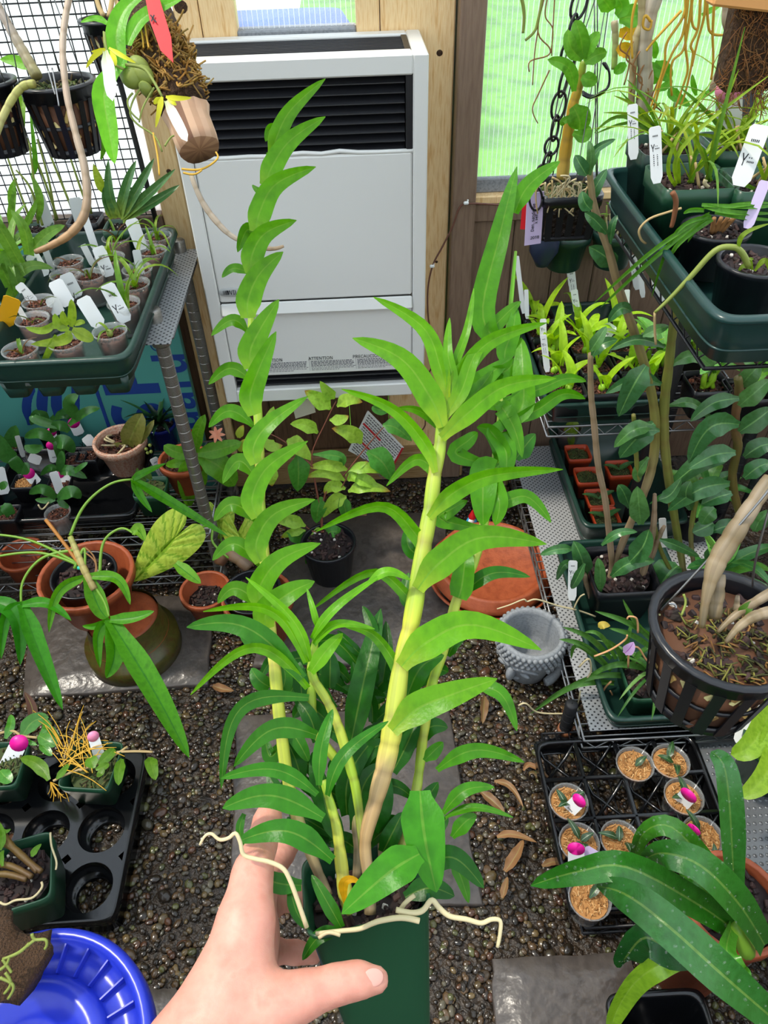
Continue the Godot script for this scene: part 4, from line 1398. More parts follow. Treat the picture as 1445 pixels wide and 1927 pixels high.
# ---------------------------------------------------------------- seedlings in clear cups on the upper shelf
func clear_cup(par: Node3D, c: Vector3, rt: float, rb: float, h: float):
	var st := S()
	lathe(st, c, [[0.001, 0.0], [rb, 0.0], [rb, 0.003], [rt - 0.001, h - 0.004], [rt + 0.0015, h - 0.003], [rt + 0.0018, h], [rt - 0.0008, h], [rt - 0.002, h - 0.004], [rb - 0.001, 0.004], [0.001, 0.004]], 22)
	var cup := put(par, "cup", st, M.clear_plastic)
	st = S()
	st.set_color(lin("633722"))
	lathe(st, c, [[0.001, 0.006], [rb * 0.9, 0.006], [rt * 0.9, h * 0.82], [0.001, h * 0.82]], 18)
	put(par, "bark_core", st, M.tint)
	return cup
func grassy(t: Node3D, c: Vector3, n: int, long: float, w: float, cols: Array, rise := 62.0, droop := 95.0, o := {}):
	for i in n:
		var q: Dictionary = {"us": [-1.0, 0.0, 1.0], "n": 9, "fold": 0.4, "shape": [0.8, 2.5, 0.7]}
		q.merge(o, true)
		var way := 360.0 / n * i + rng.randf_range(-25, 25)
		arched(t, c + Vector3(rng.randf_range(-1, 1), 0, rng.randf_range(-1, 1)) * 0.003, way, rise + rng.randf_range(-18, 15), droop + rng.randf_range(-30, 30), long * rng.randf_range(0.65, 1.15), w * rng.randf_range(0.8, 1.15), vary(cols[i % cols.size()], 0.15), q)
func build_upper_tray():
	tray("seedling_tray", "dark green tray full of clear seedling cups on the chrome shelf", Vector3(-0.549, 0.792, -1.452), 0.139, 0.287, 0.068, M.tray_green)
	var t := get_child(get_child_count() - 1)
	# moulded feet under the rim
	for k in 4:
		for j in 2:
			var st := S()
			var c := Vector3(-0.549 + (k - 1.5) * 0.062, 0.785, -1.452 + (j * 2 - 1) * 0.235)
			loft(st, c, 0.026, 0.036, [[0.026, -0.012], [0.006, -0.012], [0.0, 0.024], [0.026, 0.024]], Basis.IDENTITY, 6.0, 24)
			put(t, "moulded_foot", st, M.tray_green)
	var lime := lin("8fa83a")
	var mid := lin("6d9433")
	var dusk := lin("5d6b32")
	var brown := lin("6e4a34")
	# x, y of the cup's rim in the photo; leaves: how many, length, width, colours, rise, droop
	var cups := [
		[206, 622, 3, 0.06, 0.006, [mid, lime], 55, 90, "clear cup with a round green bulb and curling blades at tray's corner"],
		[123, 642, 0, 0.0, 0.0, [], 0, 0, "clear cup holding a fleshy yellow-green rosette at the tray's front edge"],
		[37, 656, 3, 0.045, 0.007, [brown, mid], 60, 60, "clear cup with reddish shoots at the tray's front edge"],
		[60, 599, 2, 0.05, 0.004, [dusk], 50, 70, "clear cup with a narrow strip label and sparse dark shoots"],
		[232, 569, 3, 0.16, 0.011, [mid], 74, 40, "clear cup with one long upright strap leaf behind printed label"],
		[252, 533, 5, 0.13, 0.011, [lin("7d9a35"), mid], 48, 75, "clear cup with arching yellow-green leaves hanging over the tray's side"],
		[258, 505, 4, 0.10, 0.009, [mid, lime], 60, 80, "clear cup with thin green blades beside the grey label"],
		[286, 470, 4, 0.09, 0.007, [mid], 65, 80, "clear cup with wispy blades beside the tall white label"],
		[296, 443, 6, 0.11, 0.006, [mid, lime], 60, 110, "clear cup with a grassy tuft at the tray's back corner"],
		[128, 490, 2, 0.05, 0.004, [brown], 50, 60, "clear cup of coarse bark with a bare brown stem"],
		[122, 515, 2, 0.05, 0.004, [dusk], 50, 60, "clear cup standing behind the two blank white labels"],
		[168, 516, 4, 0.10, 0.005, [brown, dusk], 52, 60, "clear cup with thin purple-brown blades mid tray"],
		[206, 483, 4, 0.11, 0.009, [mid, lime], 66, 60, "clear cup with broad green blades behind the number label"],
		[218, 446, 4, 0.08, 0.005, [brown, mid], 60, 80, "clear cup with dark grassy blades at the tray's back"],
		[72, 566, 2, 0.06, 0.005, [dusk, brown], 60, 60, "clear cup beside the yellow card with dry stalks"]]
	for e in cups:
		var rim := on_y(e[0], e[1], 0.866)
		var c := Vector3(rim.x, 0.802, rim.z)
		var p := thing("seedling_cup", e[8], "seedling", c, "seedlings in clear cups")
		clear_cup(p, c, 0.0305, 0.024, 0.064)
		fill(p, c + Vector3(0, 0.052, 0), 0.0275, "bark")
		if e[2]:
			grassy(p, c + Vector3(0, 0.054, 0), e[2], e[3], e[4], e[5], e[6], e[7])
		if e[0] == 206 and e[1] == 622:
			var st := S()
			blob(st, c + Vector3(0.0, 0.06, 0.003), Vector3(0.006, 0.008, 0.006))
			put(p, "bulb", st, M.green_root)
		if e[0] == 123:
			for f in [[130, 620, 110, 610, 103, 590, 18], [128, 622, 118, 640, 58, 648, 20], [134, 615, 136, 588, 134, 563, 16], [136, 620, 160, 632, 176, 640, 24], [126, 615, 105, 612, 86, 618, 14], [128, 612, 120, 600, 118, 585, 14], [105, 630, 90, 665, 72, 700, 12], [105, 608, 80, 622, 48, 616, 14], [140, 612, 152, 606, 160, 608, 10]]:
				traced(p, f, func(x, y): return on_z(x, y, c.z + 0.012), vary(lin("94ad3c"), 0.12), 0.08, 0.1, {"shape": [0.4, 3.0, 0.6], "us": [-1.0, -0.1, 0.1, 1.0]})
	# labels: foot and head in the photo, width in pixels
	var tags := [[95, 470, 46, 478, 26, "label_white", false, "blank white label leaning over the bark cup"], [180, 470, 158, 405, 14, "label_white", false, "narrow blank white label seen nearly edge-on behind long cane"],
		[268, 470, 246, 412, 24, "label_white", false, "broad blank white label standing at the tray's far side"], [268, 530, 256, 470, 15, "label_grey", false, "narrow grey label under the broad white one"], [206, 520, 184, 464, 24, "label_white", true, "white printed label above purple-brown seedlings mid tray"],
		[146, 560, 122, 515, 26, "label_grey", true, "grey printed label behind the blank white pair"], [130, 575, 102, 528, 28, "label_white", false, "blank white label between grey printed label and grey blank one"], [112, 592, 95, 560, 24, "label_grey", false, "grey blank label behind the fleshy rosette"],
		[188, 614, 154, 560, 28, "label_white", false, "bright blank white label right behind the corner cup"], [238, 606, 200, 535, 28, "label_white", true, "white label with emblem and two lines beside the corner cup"], [66, 570, 34, 535, 18, "label_grey", true, "grey printed label beside the yellow card"], [54, 612, 34, 578, 10, "label_grey", false, "thin grey strip label in the sparse cup"],
		[100, 510, 76, 446, 12, "label_grey", false, "thin grey label leaning behind the blank white label"], [176, 500, 156, 460, 12, "label_grey", false, "short thin grey label behind the bark cup"]]
	for e in tags:
		var foot := on_y(e[0], e[1], 0.84)
		if e[0] == 95:
			foot = on_y(84, 520, 0.84)
			e[2] = 58
		var head := on_z(e[2], e[3], foot.z - 0.012)
		stake(e[7], foot, head, e[4] * far_of(head) / FOCAL, M[e[5]], {"print": e[6], "group": "labels in the seedling tray"})
	stake("yellow card standing among the cups of the seedling tray", on_y(8, 612, 0.85), on_z(24, 560, -1.29), 0.03, M.yellow_tag, {"print": false})
	# larger pots at the back of the tray
	var back := [[66, 430, 0.034, "dark green square pot with tall bare canes before the netting"], [160, 412, 0.036, "black pot with slender upright canes before the netting"], [226, 425, 0.034, "dark green pot with stiff spreading blue-green blades before the netting"], [20, 500, 0.045, "dark pot with a broad pale green rosette at the shelf's far end"]]
	for k in back.size():
		var e: Array = back[k]
		var p := on_y(e[0], e[1], 0.875)
		var c := Vector3(p.x, 0.802, p.z)
		t = thing("potted_orchid", e[3], "potted plant", c, "pots at the back of the seedling shelf")
		square_pot(t, c, e[2], e[2] * 0.78, 0.075, M.green_plastic if k != 1 else M.black_plastic)
		fill(t, c + Vector3(0, 0.066, 0), e[2] * 0.93, "dark")
		var top := c + Vector3(0, 0.068, 0)
		var zz := c.z
		var pl := wall_z(zz)
		if k == 0:
			for s in [[[60, 420, 40, 370, 12, 290], 1], [[72, 420, 60, 360, 30, 320], 1], [[80, 424, 70, 380, 55, 270], 1]]:
				stalk(t, "cane", px_line(s[0], pl), [0.003, 0.0026, 0.002], M.green_root, 10)
			for f in [[30, 335, 20, 370, 24, 400, 12], [60, 330, 76, 380, 70, 420, 14], [40, 440, 60, 400, 76, 366, 12], [20, 430, 22, 390, 30, 355, 14]]:
				traced(t, f, pl, vary(lin("7fae4a")), 0.1)
		elif k == 1:
			for s in [[108, 412, 80, 330, 50, 260], [105, 415, 92, 340, 70, 262], [138, 400, 110, 330, 82, 262], [168, 400, 150, 350, 130, 290], [172, 402, 160, 340, 145, 285]]:
				stalk(t, "cane", px_line(s, pl), [0.0028, 0.0026, 0.002], M.green_root, 10)
			for f in [[60, 330, 66, 300, 56, 205, 10], [75, 250, 70, 225, 62, 200, 9], [190, 300, 195, 270, 180, 255, 10]]:
				traced(t, f, pl, vary(lin("5f9a30")), 0.1)
		elif k == 2:
			for f in [[220, 408, 206, 360, 204, 300, 18], [224, 408, 238, 350, 256, 302, 18], [228, 408, 262, 350, 290, 298, 18], [230, 408, 280, 365, 330, 318, 18], [230, 412, 290, 380, 338, 348, 18], [222, 410, 212, 380, 200, 350, 14], [226, 408, 250, 380, 270, 330, 14], [214, 408, 200, 380, 196, 350, 14]]:
				traced(t, f, pl, vary(lin("4f7c46"), 0.1), 0.08, 0.2, {"shape": [0.9, 3.0, 0.8], "fold": 0.5, "mat": M.leaf_tough, "base": lin("9ab04a")})
			traced(t, [198, 365, 186, 340, 176, 308, 18], pl, lin("a8b545"), 0.05)
			traced(t, [210, 412, 202, 390, 200, 352, 12], pl, lin("a8b545"), 0.05)
		else:
			grassy(t, top, 13, 0.15, 0.022, [lin("7da455"), lin("8fb86a"), lin("6d9648")], 60, 70, {"us": [-1.0, -0.1, 0.1, 1.0], "shape": [0.9, 2.4, 0.8]})
	t = thing("trailing_orchid", "strappy rosette with long drooping leaves at the tray's open end", "potted plant", on_y(60, 470, 0.86))
	for f in [[40, 500, 0, 430, -20, 400, 26], [60, 470, 90, 440, 122, 424, 22], [30, 520, 60, 500, 100, 505, 20], [20, 540, -10, 480, -30, 470, 24], [55, 480, 45, 430, 20, 395, 22], [10, 470, 40, 560, 30, 590, 22], [40, 520, 20, 560, 5, 600, 22]]:
		traced(t, f, wall_z(-1.48), vary(lin("6f9a45")), 0.12, 0.2, {"shape": [0.8, 2.6, 0.7]})
	stalk(t, "stem", px_line([0, 600, 15, 620, 28, 640], wall_z(-1.36)), [0.004, 0.003], M.rust, 8)
	for e in [[68, 365, 92, 430, "large grey blank label before the netting above bare canes", 22], [140, 372, 155, 425, "large grey blank label before the netting beside slender canes", 20]]:
		stake(e[4], on_z(e[2], e[3], -1.745), on_z(e[0], e[1], -1.755), e[5] * 2.0 / FOCAL, M.label_grey, {"print": false, "group": "blank labels before the netting"})

# ---------------------------------------------------------------- hanging baskets and the mounted orchid
func basket(par: Node3D, c: Vector3, rt: float, rb: float, h: float, m: Material, b := Basis.IDENTITY, n := 18):
	# c: middle of the bottom
	var st := S()
	lathe(st, c, [[rt * 0.97, h - h * 0.22], [rt * 0.99, h - h * 0.22], [rt, h - 0.006], [rt + 0.006, h - 0.005], [rt + 0.0065, h], [rt - 0.001, h + 0.001], [rt - 0.004, h - 0.004], [rt * 0.95, h - h * 0.22]], 32, b)
	put(par, "rim", st, m)
	st = S()
	lathe(st, c, [[0.001, 0.0], [rb, 0.0], [rb * 1.01, h * 0.12], [rb * 0.97, h * 0.12], [rb * 0.96, 0.003], [0.001, 0.003]], 32, b)
	var rm := lerpf(rb, rt, 0.45)
	lathe(st, c, [[rm + 0.0005, h * 0.42], [rm + 0.001, h * 0.47], [rm - 0.0015, h * 0.47], [rm - 0.002, h * 0.42]], 32, b)
	put(par, "floor_ring", st, m)
	for k in n:
		var a := TAU * k / n
		var d := Vector3(cos(a), 0, sin(a))
		st = S()
		bar(st, c + b * (d * rb * 0.99), c + b * (d * rt * 0.98 + Vector3(0, h * 0.8, 0)), rt * 0.16, 0.002, b * d)
		put(par, "slat", st, m)
	st = S()
	st.set_color(lin("5a3826"))
	lathe(st, c, [[0.001, 0.005], [rb * 0.93, 0.005], [rt * 0.92, h * 0.82], [0.001, h * 0.83]], 20, b)
	put(par, "bark_core", st, M.tint)
	st = S()
	for k in 40:
		var a := rng.randf() * TAU
		var f := rng.randf_range(0.1, 0.75)
		var r := lerpf(rb, rt, f) * 0.95
		st.set_color(vary(lin(["8a6a3a", "b99a58", "5a3a22", "d6c88a"][k % 4]), 0.2))
		box(st, c + b * Vector3(cos(a) * r, h * f, sin(a) * r), Vector3(0.003, rng.randf_range(0.008, 0.02), 0.006), b * Basis(Vector3(cos(a), 0, sin(a)), rng.randf_range(-0.7, 0.7)) * Basis(Vector3.UP, -a), 0.001)
	put(par, "bark_chip", st, M.tint, true)
func build_hanging_left():
	var names := ["black slotted hanging basket with wire hook and a curved bare cane", "black hanging basket cut off beside the one with wire hook", "black hanging basket behind the mounted orchid's leaves"]
	var spots := [[104, 152, 1.18, 0.056, 0.042, 0.105], [-34, 152, 1.16, 0.045, 0.035, 0.105], [198, 34, 1.42, 0.046, 0.036, 0.10]]
	for k in 3:
		var e: Array = spots[k]
		var c := at(e[0], e[1], e[2]) - Vector3(0, e[5], 0)
		var t := thing("hanging_basket", names[k], "hanging basket", c, "black hanging baskets")
		basket(t, c, e[3], e[4], e[5], M.black_plastic)
		fill(t, c + Vector3(0, e[5] * 0.9, 0), e[3] * 0.9, "green")
		var top := c + Vector3(0, e[5], 0)
		for s in 3:
			var a := TAU * s / 3 + 0.4
			stalk(t, "hanger_wire", [top + Vector3(cos(a), 0, sin(a)) * e[3], top + Vector3(0, 0.42, 0)], [0.0009], M.grey_wire, 6, 5)
		if k == 0:
			stalk(t, "hook", px_line([90, 130, 100, 165, 104, 178, 98, 160], depth(1.115)), [0.0012], M.wire_chrome, 16, 6)
			stalk(t, "hook", px_line([98, 128, 106, 170, 111, 200], depth(1.112)), [0.0012], M.wire_chrome, 10, 6)
			cane(t, px_line([70, 145, 45, 100, 20, 55, -15, -10], depth(1.15)), [0.009, 0.008, 0.007, 0.006], 7, [lin("7f7a4a"), lin("8c8266"), lin("8a7f74"), lin("8a7f74")])
			cane(t, px_line([66, 158, 40, 165, 15, 200, -10, 260], depth(1.12)), [0.006, 0.006, 0.005], 6, [lin("9a9a4a"), lin("a8a85a"), lin("a9a36a")])
			leaf(t, [at(66, 130, 1.2), at(30, 115, 1.2), at(0, 112, 1.2)], 0.02, Vector3(0, 0.6, 0.8), Vector3(0, 0.6, 0.8), lin("7fc23a"))
			leaf(t, [at(50, 160, 1.24), at(40, 200, 1.24), at(46, 245, 1.24)], 0.018, Vector3(0, 0.3, 0.9), Vector3(0, 0.3, 0.9), lin("8fc83a"))
			leaf(t, [at(62, 200, 1.26), at(70, 230, 1.26), at(82, 262, 1.26)], 0.014, Vector3(0, 0.3, 0.9), Vector3(0, 0.3, 0.9), lin("5fae3a"))
		if k == 2:
			for f in [[195, 30, 185, 10, 178, -20], [205, 32, 210, 5, 212, -30], [215, 30, 225, 5, 228, -20]]:
				stalk(t, "cane", px_line(f, depth(1.42)), [0.005, 0.004], M.tan_root, 8)
	var t := thing("hanging_cane", "long bare jointed cane hanging down in a hook over seedling tray", "dead cane", at(130, -20, 1.02))
	cane(t, px_line([135, -25, 122, 40, 118, 100, 126, 180, 142, 250, 158, 310, 164, 370, 156, 410, 132, 440, 100, 460, 66, 474], depth(1.02)), [0.0042, 0.0045, 0.0045, 0.0045, 0.005, 0.0055, 0.006, 0.006, 0.005, 0.0035], 15, [lin("b09a84"), lin("b3a08c"), lin("a58f7a"), lin("9c8a76"), lin("8d7458"), lin("a07a50"), lin("8a6a45")])
	# the log with a flowering orchid
	var d := 0.80
	var a := at(262, -20, d)
	var b := at(376, 282, d - 0.02)
	t = thing("mounted_orchid", "hanging bark-covered log bearing an orchid with two yellow and white flowers", "orchid", b)
	var st := S()
	var ax := (b - a).normalized()
	var side := ax.cross(cam_front).normalized()
	var fr := Basis(side, -ax, side.cross(-ax))
	var rings := []
	var mossed := []
	for i in 19:
		var f := i / 18.0
		var ring := PackedVector3Array()
		for k in 20:
			var an := TAU * k / 20
			var r: float = 0.0245 * (1.0 + 0.07 * sin(an * 3.0 + f * 9.0) + 0.06 * sin(an * 7.0 + f * 25.0))
			if f > 0.78:
				r = 0.0225 * (1.0 + 0.03 * sin(an * 5.0)) * (1.0 if i < 18 else 0.95)
			ring.append(a.lerp(b, f) + (fr.x * cos(an) + fr.z * sin(an)) * r)
		rings.append(ring)
	rings_skin(st, rings.slice(0, 15), true)
	put(t, "bark_sleeve", st, M.bark)
	st = S()
	for i in range(13, 18):
		for k in 20:
			st.set_color(vary(lin(["a88468", "b89478", "ae8a6c", "bf9c80"][(k * 7 + 3) % 4]), 0.05) if k != 5 and k != 12 else lin("7a5540"))
			quad(st, rings[i][k], rings[i][(k + 1) % 20], rings[i + 1][(k + 1) % 20], rings[i + 1][k])
	for k in 20:
		st.set_color(lin("8a6448") if k % 2 else lin("9d7656"))
		tri(st, rings[18][k], rings[18][(k + 1) % 20], b)
	put(t, "bare_end", st, M.tint)
	st = S()
	for k in 260:
		var f := rng.randf_range(0.30, 0.70)
		var an := rng.randf_range(-0.2, PI + 0.2)
		var p := a.lerp(b, f) + (fr.x * cos(an) - cam_front * sin(an)) * 0.026
		st.set_color(vary(lin(["a5782f", "8a6a2c", "c39a4a", "6b5a24"][k % 4]), 0.2))
		tube(st, curve([p, p + Vector3(rng.randf_range(-1, 1), rng.randf_range(-1, 1), rng.randf_range(-1, 1)) * 0.008, p + Vector3(rng.randf_range(-1, 1), rng.randf_range(-1, 1), rng.randf_range(-1, 1)) * 0.014], 5), [0.0012, 0.0009], 4, [vary(lin("a57a34"), 0.35), vary(lin("8a6a2c"), 0.35)])
	put(t, "moss_pad", st, M.tint, true)
	for e in [[[262, 40, 268, 70, 270, 90], 0], [[272, 45, 276, 70, 280, 90], 0], [[265, 165, 250, 190, 245, 215, 260, 235, 290, 255, 305, 285], 1], [[290, 165, 270, 200, 262, 230], 1], [[310, 275, 320, 260, 328, 255], 1], [[342, 318, 380, 318, 408, 300, 406, 286], 0], [[345, 325, 365, 328, 380, 320], 0], [[288, 250, 296, 290, 300, 330], 0], [[250, 175, 240, 190, 246, 210, 262, 226], 1]]:
		stalk(t, "root", px_line(e[0], depth(d - 0.045)), [0.0011, 0.0009], M.yellow_root if e[1] == 0 else M.green_root, 16, 6)
	# bulbs
	for e in [[248, 145, 0.013, 0.011], [268, 140, 0.013, 0.010], [275, 168, 0.008, 0.006], [262, 125, 0.012, 0.009]]:
		st = S()
		blob(st, at(e[0], e[1], d - 0.04), Vector3(e[2], e[3], 0.01), Basis(cam_right, cam_up, -cam_front) * Basis(Vector3.BACK, -0.7), 14, 9)
		put(t, "bulb", st, M.green_root)
	var lf := lin("6fbf22")
	for e in [[[232, 130, 218, 70, 236, 15, 292, -25], 0.021, lf], [[240, 85, 262, 40, 300, 15, 350, -8], 0.017, lf], [[232, 118, 196, 170, 206, 250, 216, 308], 0.023, lin("74c41f")], [[202, 45, 180, 35, 152, 42], 0.007, lf], [[236, 128, 222, 120, 214, 140], 0.010, lf]]:
		leaf(t, px_line(e[0], depth(d - 0.05)), e[1], -cam_front + cam_up * 0.3, -cam_front, e[2], {"shape": [0.55, 3.0, 0.7], "n": 16, "fold": 0.2, "wob": 0.03})
	stalk(t, "flower_stem", px_line([233, 130, 205, 110, 196, 60, 198, 92], depth(d - 0.06)), [0.0013], M.green_root, 14, 6)
	stalk(t, "flower_stem", px_line([236, 122, 268, 128, 284, 145, 305, 182], depth(d - 0.06)), [0.0016, 0.0013], M.green_root, 14, 6)
	var yellow := lin("d2cf1c")
	var white := lin("eef0e6")
	var fl := [[[198, 95, 206, 140, 212, 190], 20, [[198, 92, 178, 105, 162, 128, 9], [205, 90, 230, 105, 255, 118, 8], [208, 95, 215, 110, 218, 124, 9], [196, 92, 186, 96, 172, 97, 7]]], [[312, 190, 332, 228, 352, 266], 17, [[305, 182, 300, 205, 293, 240, 10], [312, 182, 335, 185, 360, 184, 9], [302, 184, 294, 190, 290, 196, 9], [315, 184, 325, 192, 332, 198, 8]]]]
	for e in fl:
		var p := px_line(e[0], depth(d - 0.065))
		var w: float = e[1] * d / FOCAL
		leaf(t, p, w, -cam_front + cam_right * 0.3, -cam_front, white, {"shape": [0.35, 9.0, 0.5], "fold": 0.55, "wob": 0.18, "name": "lip", "mat": M.petal, "rib": white, "base": lin("c9d08a")})
		for s in e[2]:
			traced(t, s, depth(d - 0.066), vary(yellow, 0.08), 0.15, 0.1, {"name": "petal", "mat": M.petal, "rib": yellow, "us": [-1.0, 0.0, 1.0]})
	cane(t, px_line([360, 330, 372, 362, 388, 392, 410, 420, 432, 441, 460, 456, 505, 468, 534, 463], depth(0.86)), [0.0028, 0.003, 0.0036, 0.0036, 0.003, 0.0026, 0.0026, 0.0016], 9, [lin("a89a86"), lin("8c8070"), lin("9a8c7a"), lin("b2a28c"), lin("9a8268"), lin("a88e6e")])
	stalk(t, "hanger_wire", [a, a + Vector3(-0.02, 0.5, -0.02)], [0.001], M.grey_wire, 6, 5)
	t = thing("red_plant_tag", "bright red pointed plant tag tucked into the mounted orchid's moss", "tag", at(322, 118, d - 0.05))
	st = S()
	var q := px_line([272, -10, 298, -10, 322, 70, 326, 118, 302, 95, 282, 40], depth(d - 0.055))
	st.set_smooth_group(-1)
	for k in range(1, 5):
		tri(st, q[0], q[k], q[k + 1])
		tri(st, q[0] + cam_front * 0.0008, q[k + 1] + cam_front * 0.0008, q[k] + cam_front * 0.0008)
	put(t, "strip", st, M.red_tag)
	st = S()
	bar(st, at(283, 28, d - 0.0565), at(294, 42, d - 0.0565), 0.0012, 0.0003, -cam_front)
	bar(st, at(290, 28, d - 0.0565), at(285, 40, d - 0.0565), 0.0012, 0.0003, -cam_front)
	put(t, "writing", st, M.ink)

# ---------------------------------------------------------------- the low shelf: small moth orchids and clay pots
func build_mid_shelf():
	tray("carrier_tray", "black tray of small moth orchids with pink-tipped labels", Vector3(-0.80, 0.209, -1.56), 0.20, 0.15, 0.05, M.black_wet)
	# x, y of the pot's middle in the photo, leaf list
	var G := lin("3a7030")
	var phals := [
		[165, 850, 0, "moth orchid seedling at the tray's back with one pink-tipped label", [[130, 800, 160, 775, 188, 768, 16], [150, 790, 130, 760, 148, 742, 24], [120, 805, 70, 790, 60, 782, 18], [130, 812, 110, 800, 95, 815, 20]]],
		[140, 858, 1, "moth orchid seedling with a dark oval leaf behind pink tips", [[100, 838, 122, 832, 140, 852, 28], [100, 830, 75, 815, 46, 824, 22], [80, 840, 60, 845, 46, 838, 18], [105, 830, 112, 850, 118, 880, 18]]],
		[110, 905, 1, "moth orchid seedling with twin leaves between two front labels", [[112, 890, 130, 885, 164, 900, 20], [108, 888, 95, 880, 76, 895, 14], [110, 885, 115, 865, 116, 848, 16], [130, 895, 150, 880, 165, 870, 10]]],
		[45, 900, 1, "moth orchid seedling in coarse bark at the tray's middle", [[40, 890, 28, 868, 20, 860, 24], [38, 890, 50, 880, 56, 878, 22], [30, 870, 10, 850, 0, 820, 30]]],
		[108, 960, 2, "moth orchid seedling with broad spreading leaves in a clear cup", [[105, 938, 80, 920, 55, 930, 20], [108, 938, 135, 925, 152, 938, 24], [104, 940, 85, 942, 66, 940, 12], [108, 940, 120, 950, 130, 955, 12]]],
		[12, 960, 1, "moth orchid seedling at the tray's edge with wet leaf", [[5, 950, 15, 960, 26, 978, 22], [0, 920, 8, 912, 15, 910, 14], [-5, 960, 5, 975, 10, 985, 22]]],
		[90, 800, 1, "moth orchid seedling at the back under the printed wave", [[90, 790, 72, 780, 58, 800, 22], [95, 790, 120, 780, 140, 792, 16], [100, 785, 130, 772, 146, 782, 12]]],
		[20, 830, 1, "moth orchid seedling with round dark leaves beside thin label", [[18, 860, 22, 830, 30, 800, 30], [10, 850, -5, 830, -10, 815, 30], [40, 870, 48, 880, 55, 900, 20]]]]
	for e in phals:
		var p := on_y(e[0], e[1] + 4, 0.275)
		var c := Vector3(p.x, 0.216, p.z)
		var t := thing("moth_orchid", e[3], "orchid seedling", c, "moth orchid seedlings in the black tray")
		if e[2] == 2:
			clear_cup(t, c, 0.031, 0.024, 0.06)
		else:
			square_pot(t, c, 0.029, 0.023, 0.058, M.black_plastic)
		fill(t, c + Vector3(0, 0.05, 0), 0.027, "bark" if e[0] != 45 else "moss")
		for f in e[4]:
			traced(t, f, wall_z(c.z), vary(G, 0.15), 0.12, 0.15, {"shape": [0.45, 3.2, 0.6], "mat": M.leaf_tough, "us": [-1.0, -0.5, 0.0, 0.5, 1.0]})
		if e[2] == 2:
			stalk(t, "root", px_line([92, 945, 80, 958, 72, 950], wall_z(c.z + 0.01)), [0.002], M.white_root, 8)
	var tags := [[150, 818, 140, 798, 20, true, "pink-tipped white label with emblem, at the back of the black tray"], [102, 835, 97, 815, 17, true, "pink-tipped label standing behind another at the black tray's middle"], [105, 870, 98, 840, 19, true, "pink-tipped label partly before another at the black tray's middle"], [70, 910, 56, 893, 20, true, "pink-tipped label lying low by the coarse bark pot"], [128, 908, 116, 895, 20, true, "pink-tipped label leaning behind the pale strip label"], [115, 930, 100, 888, 16, false, "pale strip label with faded pink end by the clear cup"], [44, 860, 32, 820, 9, false, "thin grey label edge beside round dark leaves"], [62, 872, 68, 858, 22, false, "small white card label lying flat in the black tray"], [8, 930, -4, 880, 22, false, "broad grey label at the tray's edge"], [160, 836, 165, 832, 22, false, "white label lying across a black pot's rim"]]
	for e in tags:
		var foot := on_y(e[0], e[1], 0.262)
		var head := on_z(e[2], e[3], foot.z - 0.006)
		var o := {"group": "labels among the moth orchids", "print": e[5]}
		if e[5]:
			o.cap = M.pink
		if head.distance_to(foot) < 0.03:
			head = foot + (head - foot).normalized() * 0.03
		stake(e[6], foot, head, e[4] * far_of(head) / FOCAL, M.label_white if e[4] > 15 else M.label_grey, o)
	# clay pot with a folded-leaf moth orchid
	var c := on_y(243, 890, 0.209)
	c = on_y(243, 882, 0.209)
	var t := thing("clay_pot_orchid", "pale terracotta pot with white bands holding a moth orchid with bronze leaves", "potted plant", c)
	round_pot(t, c, 0.068, 0.046, 0.105, M.pale_terracotta, 0.02, 0.005)
	fill(t, c + Vector3(0, 0.088, 0), 0.06, "bark")
	var top := c + Vector3(0, 0.09, 0)
	for f in [[240, 842, 252, 810, 268, 778, 42], [240, 845, 232, 875, 210, 890, 38], [238, 845, 222, 850, 216, 862, 34], [246, 842, 270, 820, 290, 790, 16]]:
		traced(t, f, wall_z(c.z + 0.01), vary(lin("7d7a3c"), 0.1), 0.12, 0.1, {"shape": [0.5, 3.0, 0.55], "mat": M.leaf_tough})
	for k in 7:
		var an := rng.randf() * TAU
		stalk(t, "root", [top + Vector3(cos(an), 0.1, sin(an)) * 0.015, top + Vector3(cos(an) * 0.04, 0.015, sin(an) * 0.04), top + Vector3(cos(an + 0.7) * 0.055, -0.005, sin(an + 0.7) * 0.055)], [0.003, 0.0025], M.white_root, 10)
	for p in [[275, 845], [282, 838], [278, 852], [284, 850]]:
		var st := S()
		blob(st, on_z(p[0], p[1], c.z + 0.05), Vector3(0.005, 0.005, 0.005), Basis.IDENTITY, 8, 6)
		put(t, "bud", st, M.green_root)
	stake("white label hanging from the pale terracotta pot", on_z(312, 905, c.z + 0.05), on_z(288, 862, c.z + 0.06), 0.022, M.label_white, {"print": true})
	# blue glazed pot with narrow dark leaves
	c = on_y(312, 836, 0.209)
	t = thing("blue_pot_plant", "cobalt glazed pot with narrow dark green rosette by the foam board", "potted plant", c)
	round_pot(t, c, 0.042, 0.036, 0.075, M.blue_glaze, 0.01, 0.003)
	fill(t, c + Vector3(0, 0.065, 0), 0.037, "dark")
	grassy(t, c + Vector3(0, 0.07, 0), 22, 0.13, 0.016, [lin("23402a"), lin("1c3524"), lin("3b6b3a")], 55, 45, {"shape": [0.5, 2.2, 0.8], "mat": M.leaf_tough})
	stake("plain red tag standing beside the cobalt glazed pot", on_z(356, 850, c.z + 0.03), on_z(356, 808, c.z + 0.03), 0.022, M.red_tag, {"print": false})
	# small green pot
	c = on_y(296, 955, 0.209)
	t = thing("small_green_pot", "small square green pot with mossy bark before the banded clay pot", "potted plant", c)
	square_pot(t, c, 0.04, 0.032, 0.075, M.green_plastic)
	fill(t, c + Vector3(0, 0.066, 0), 0.037, "green")
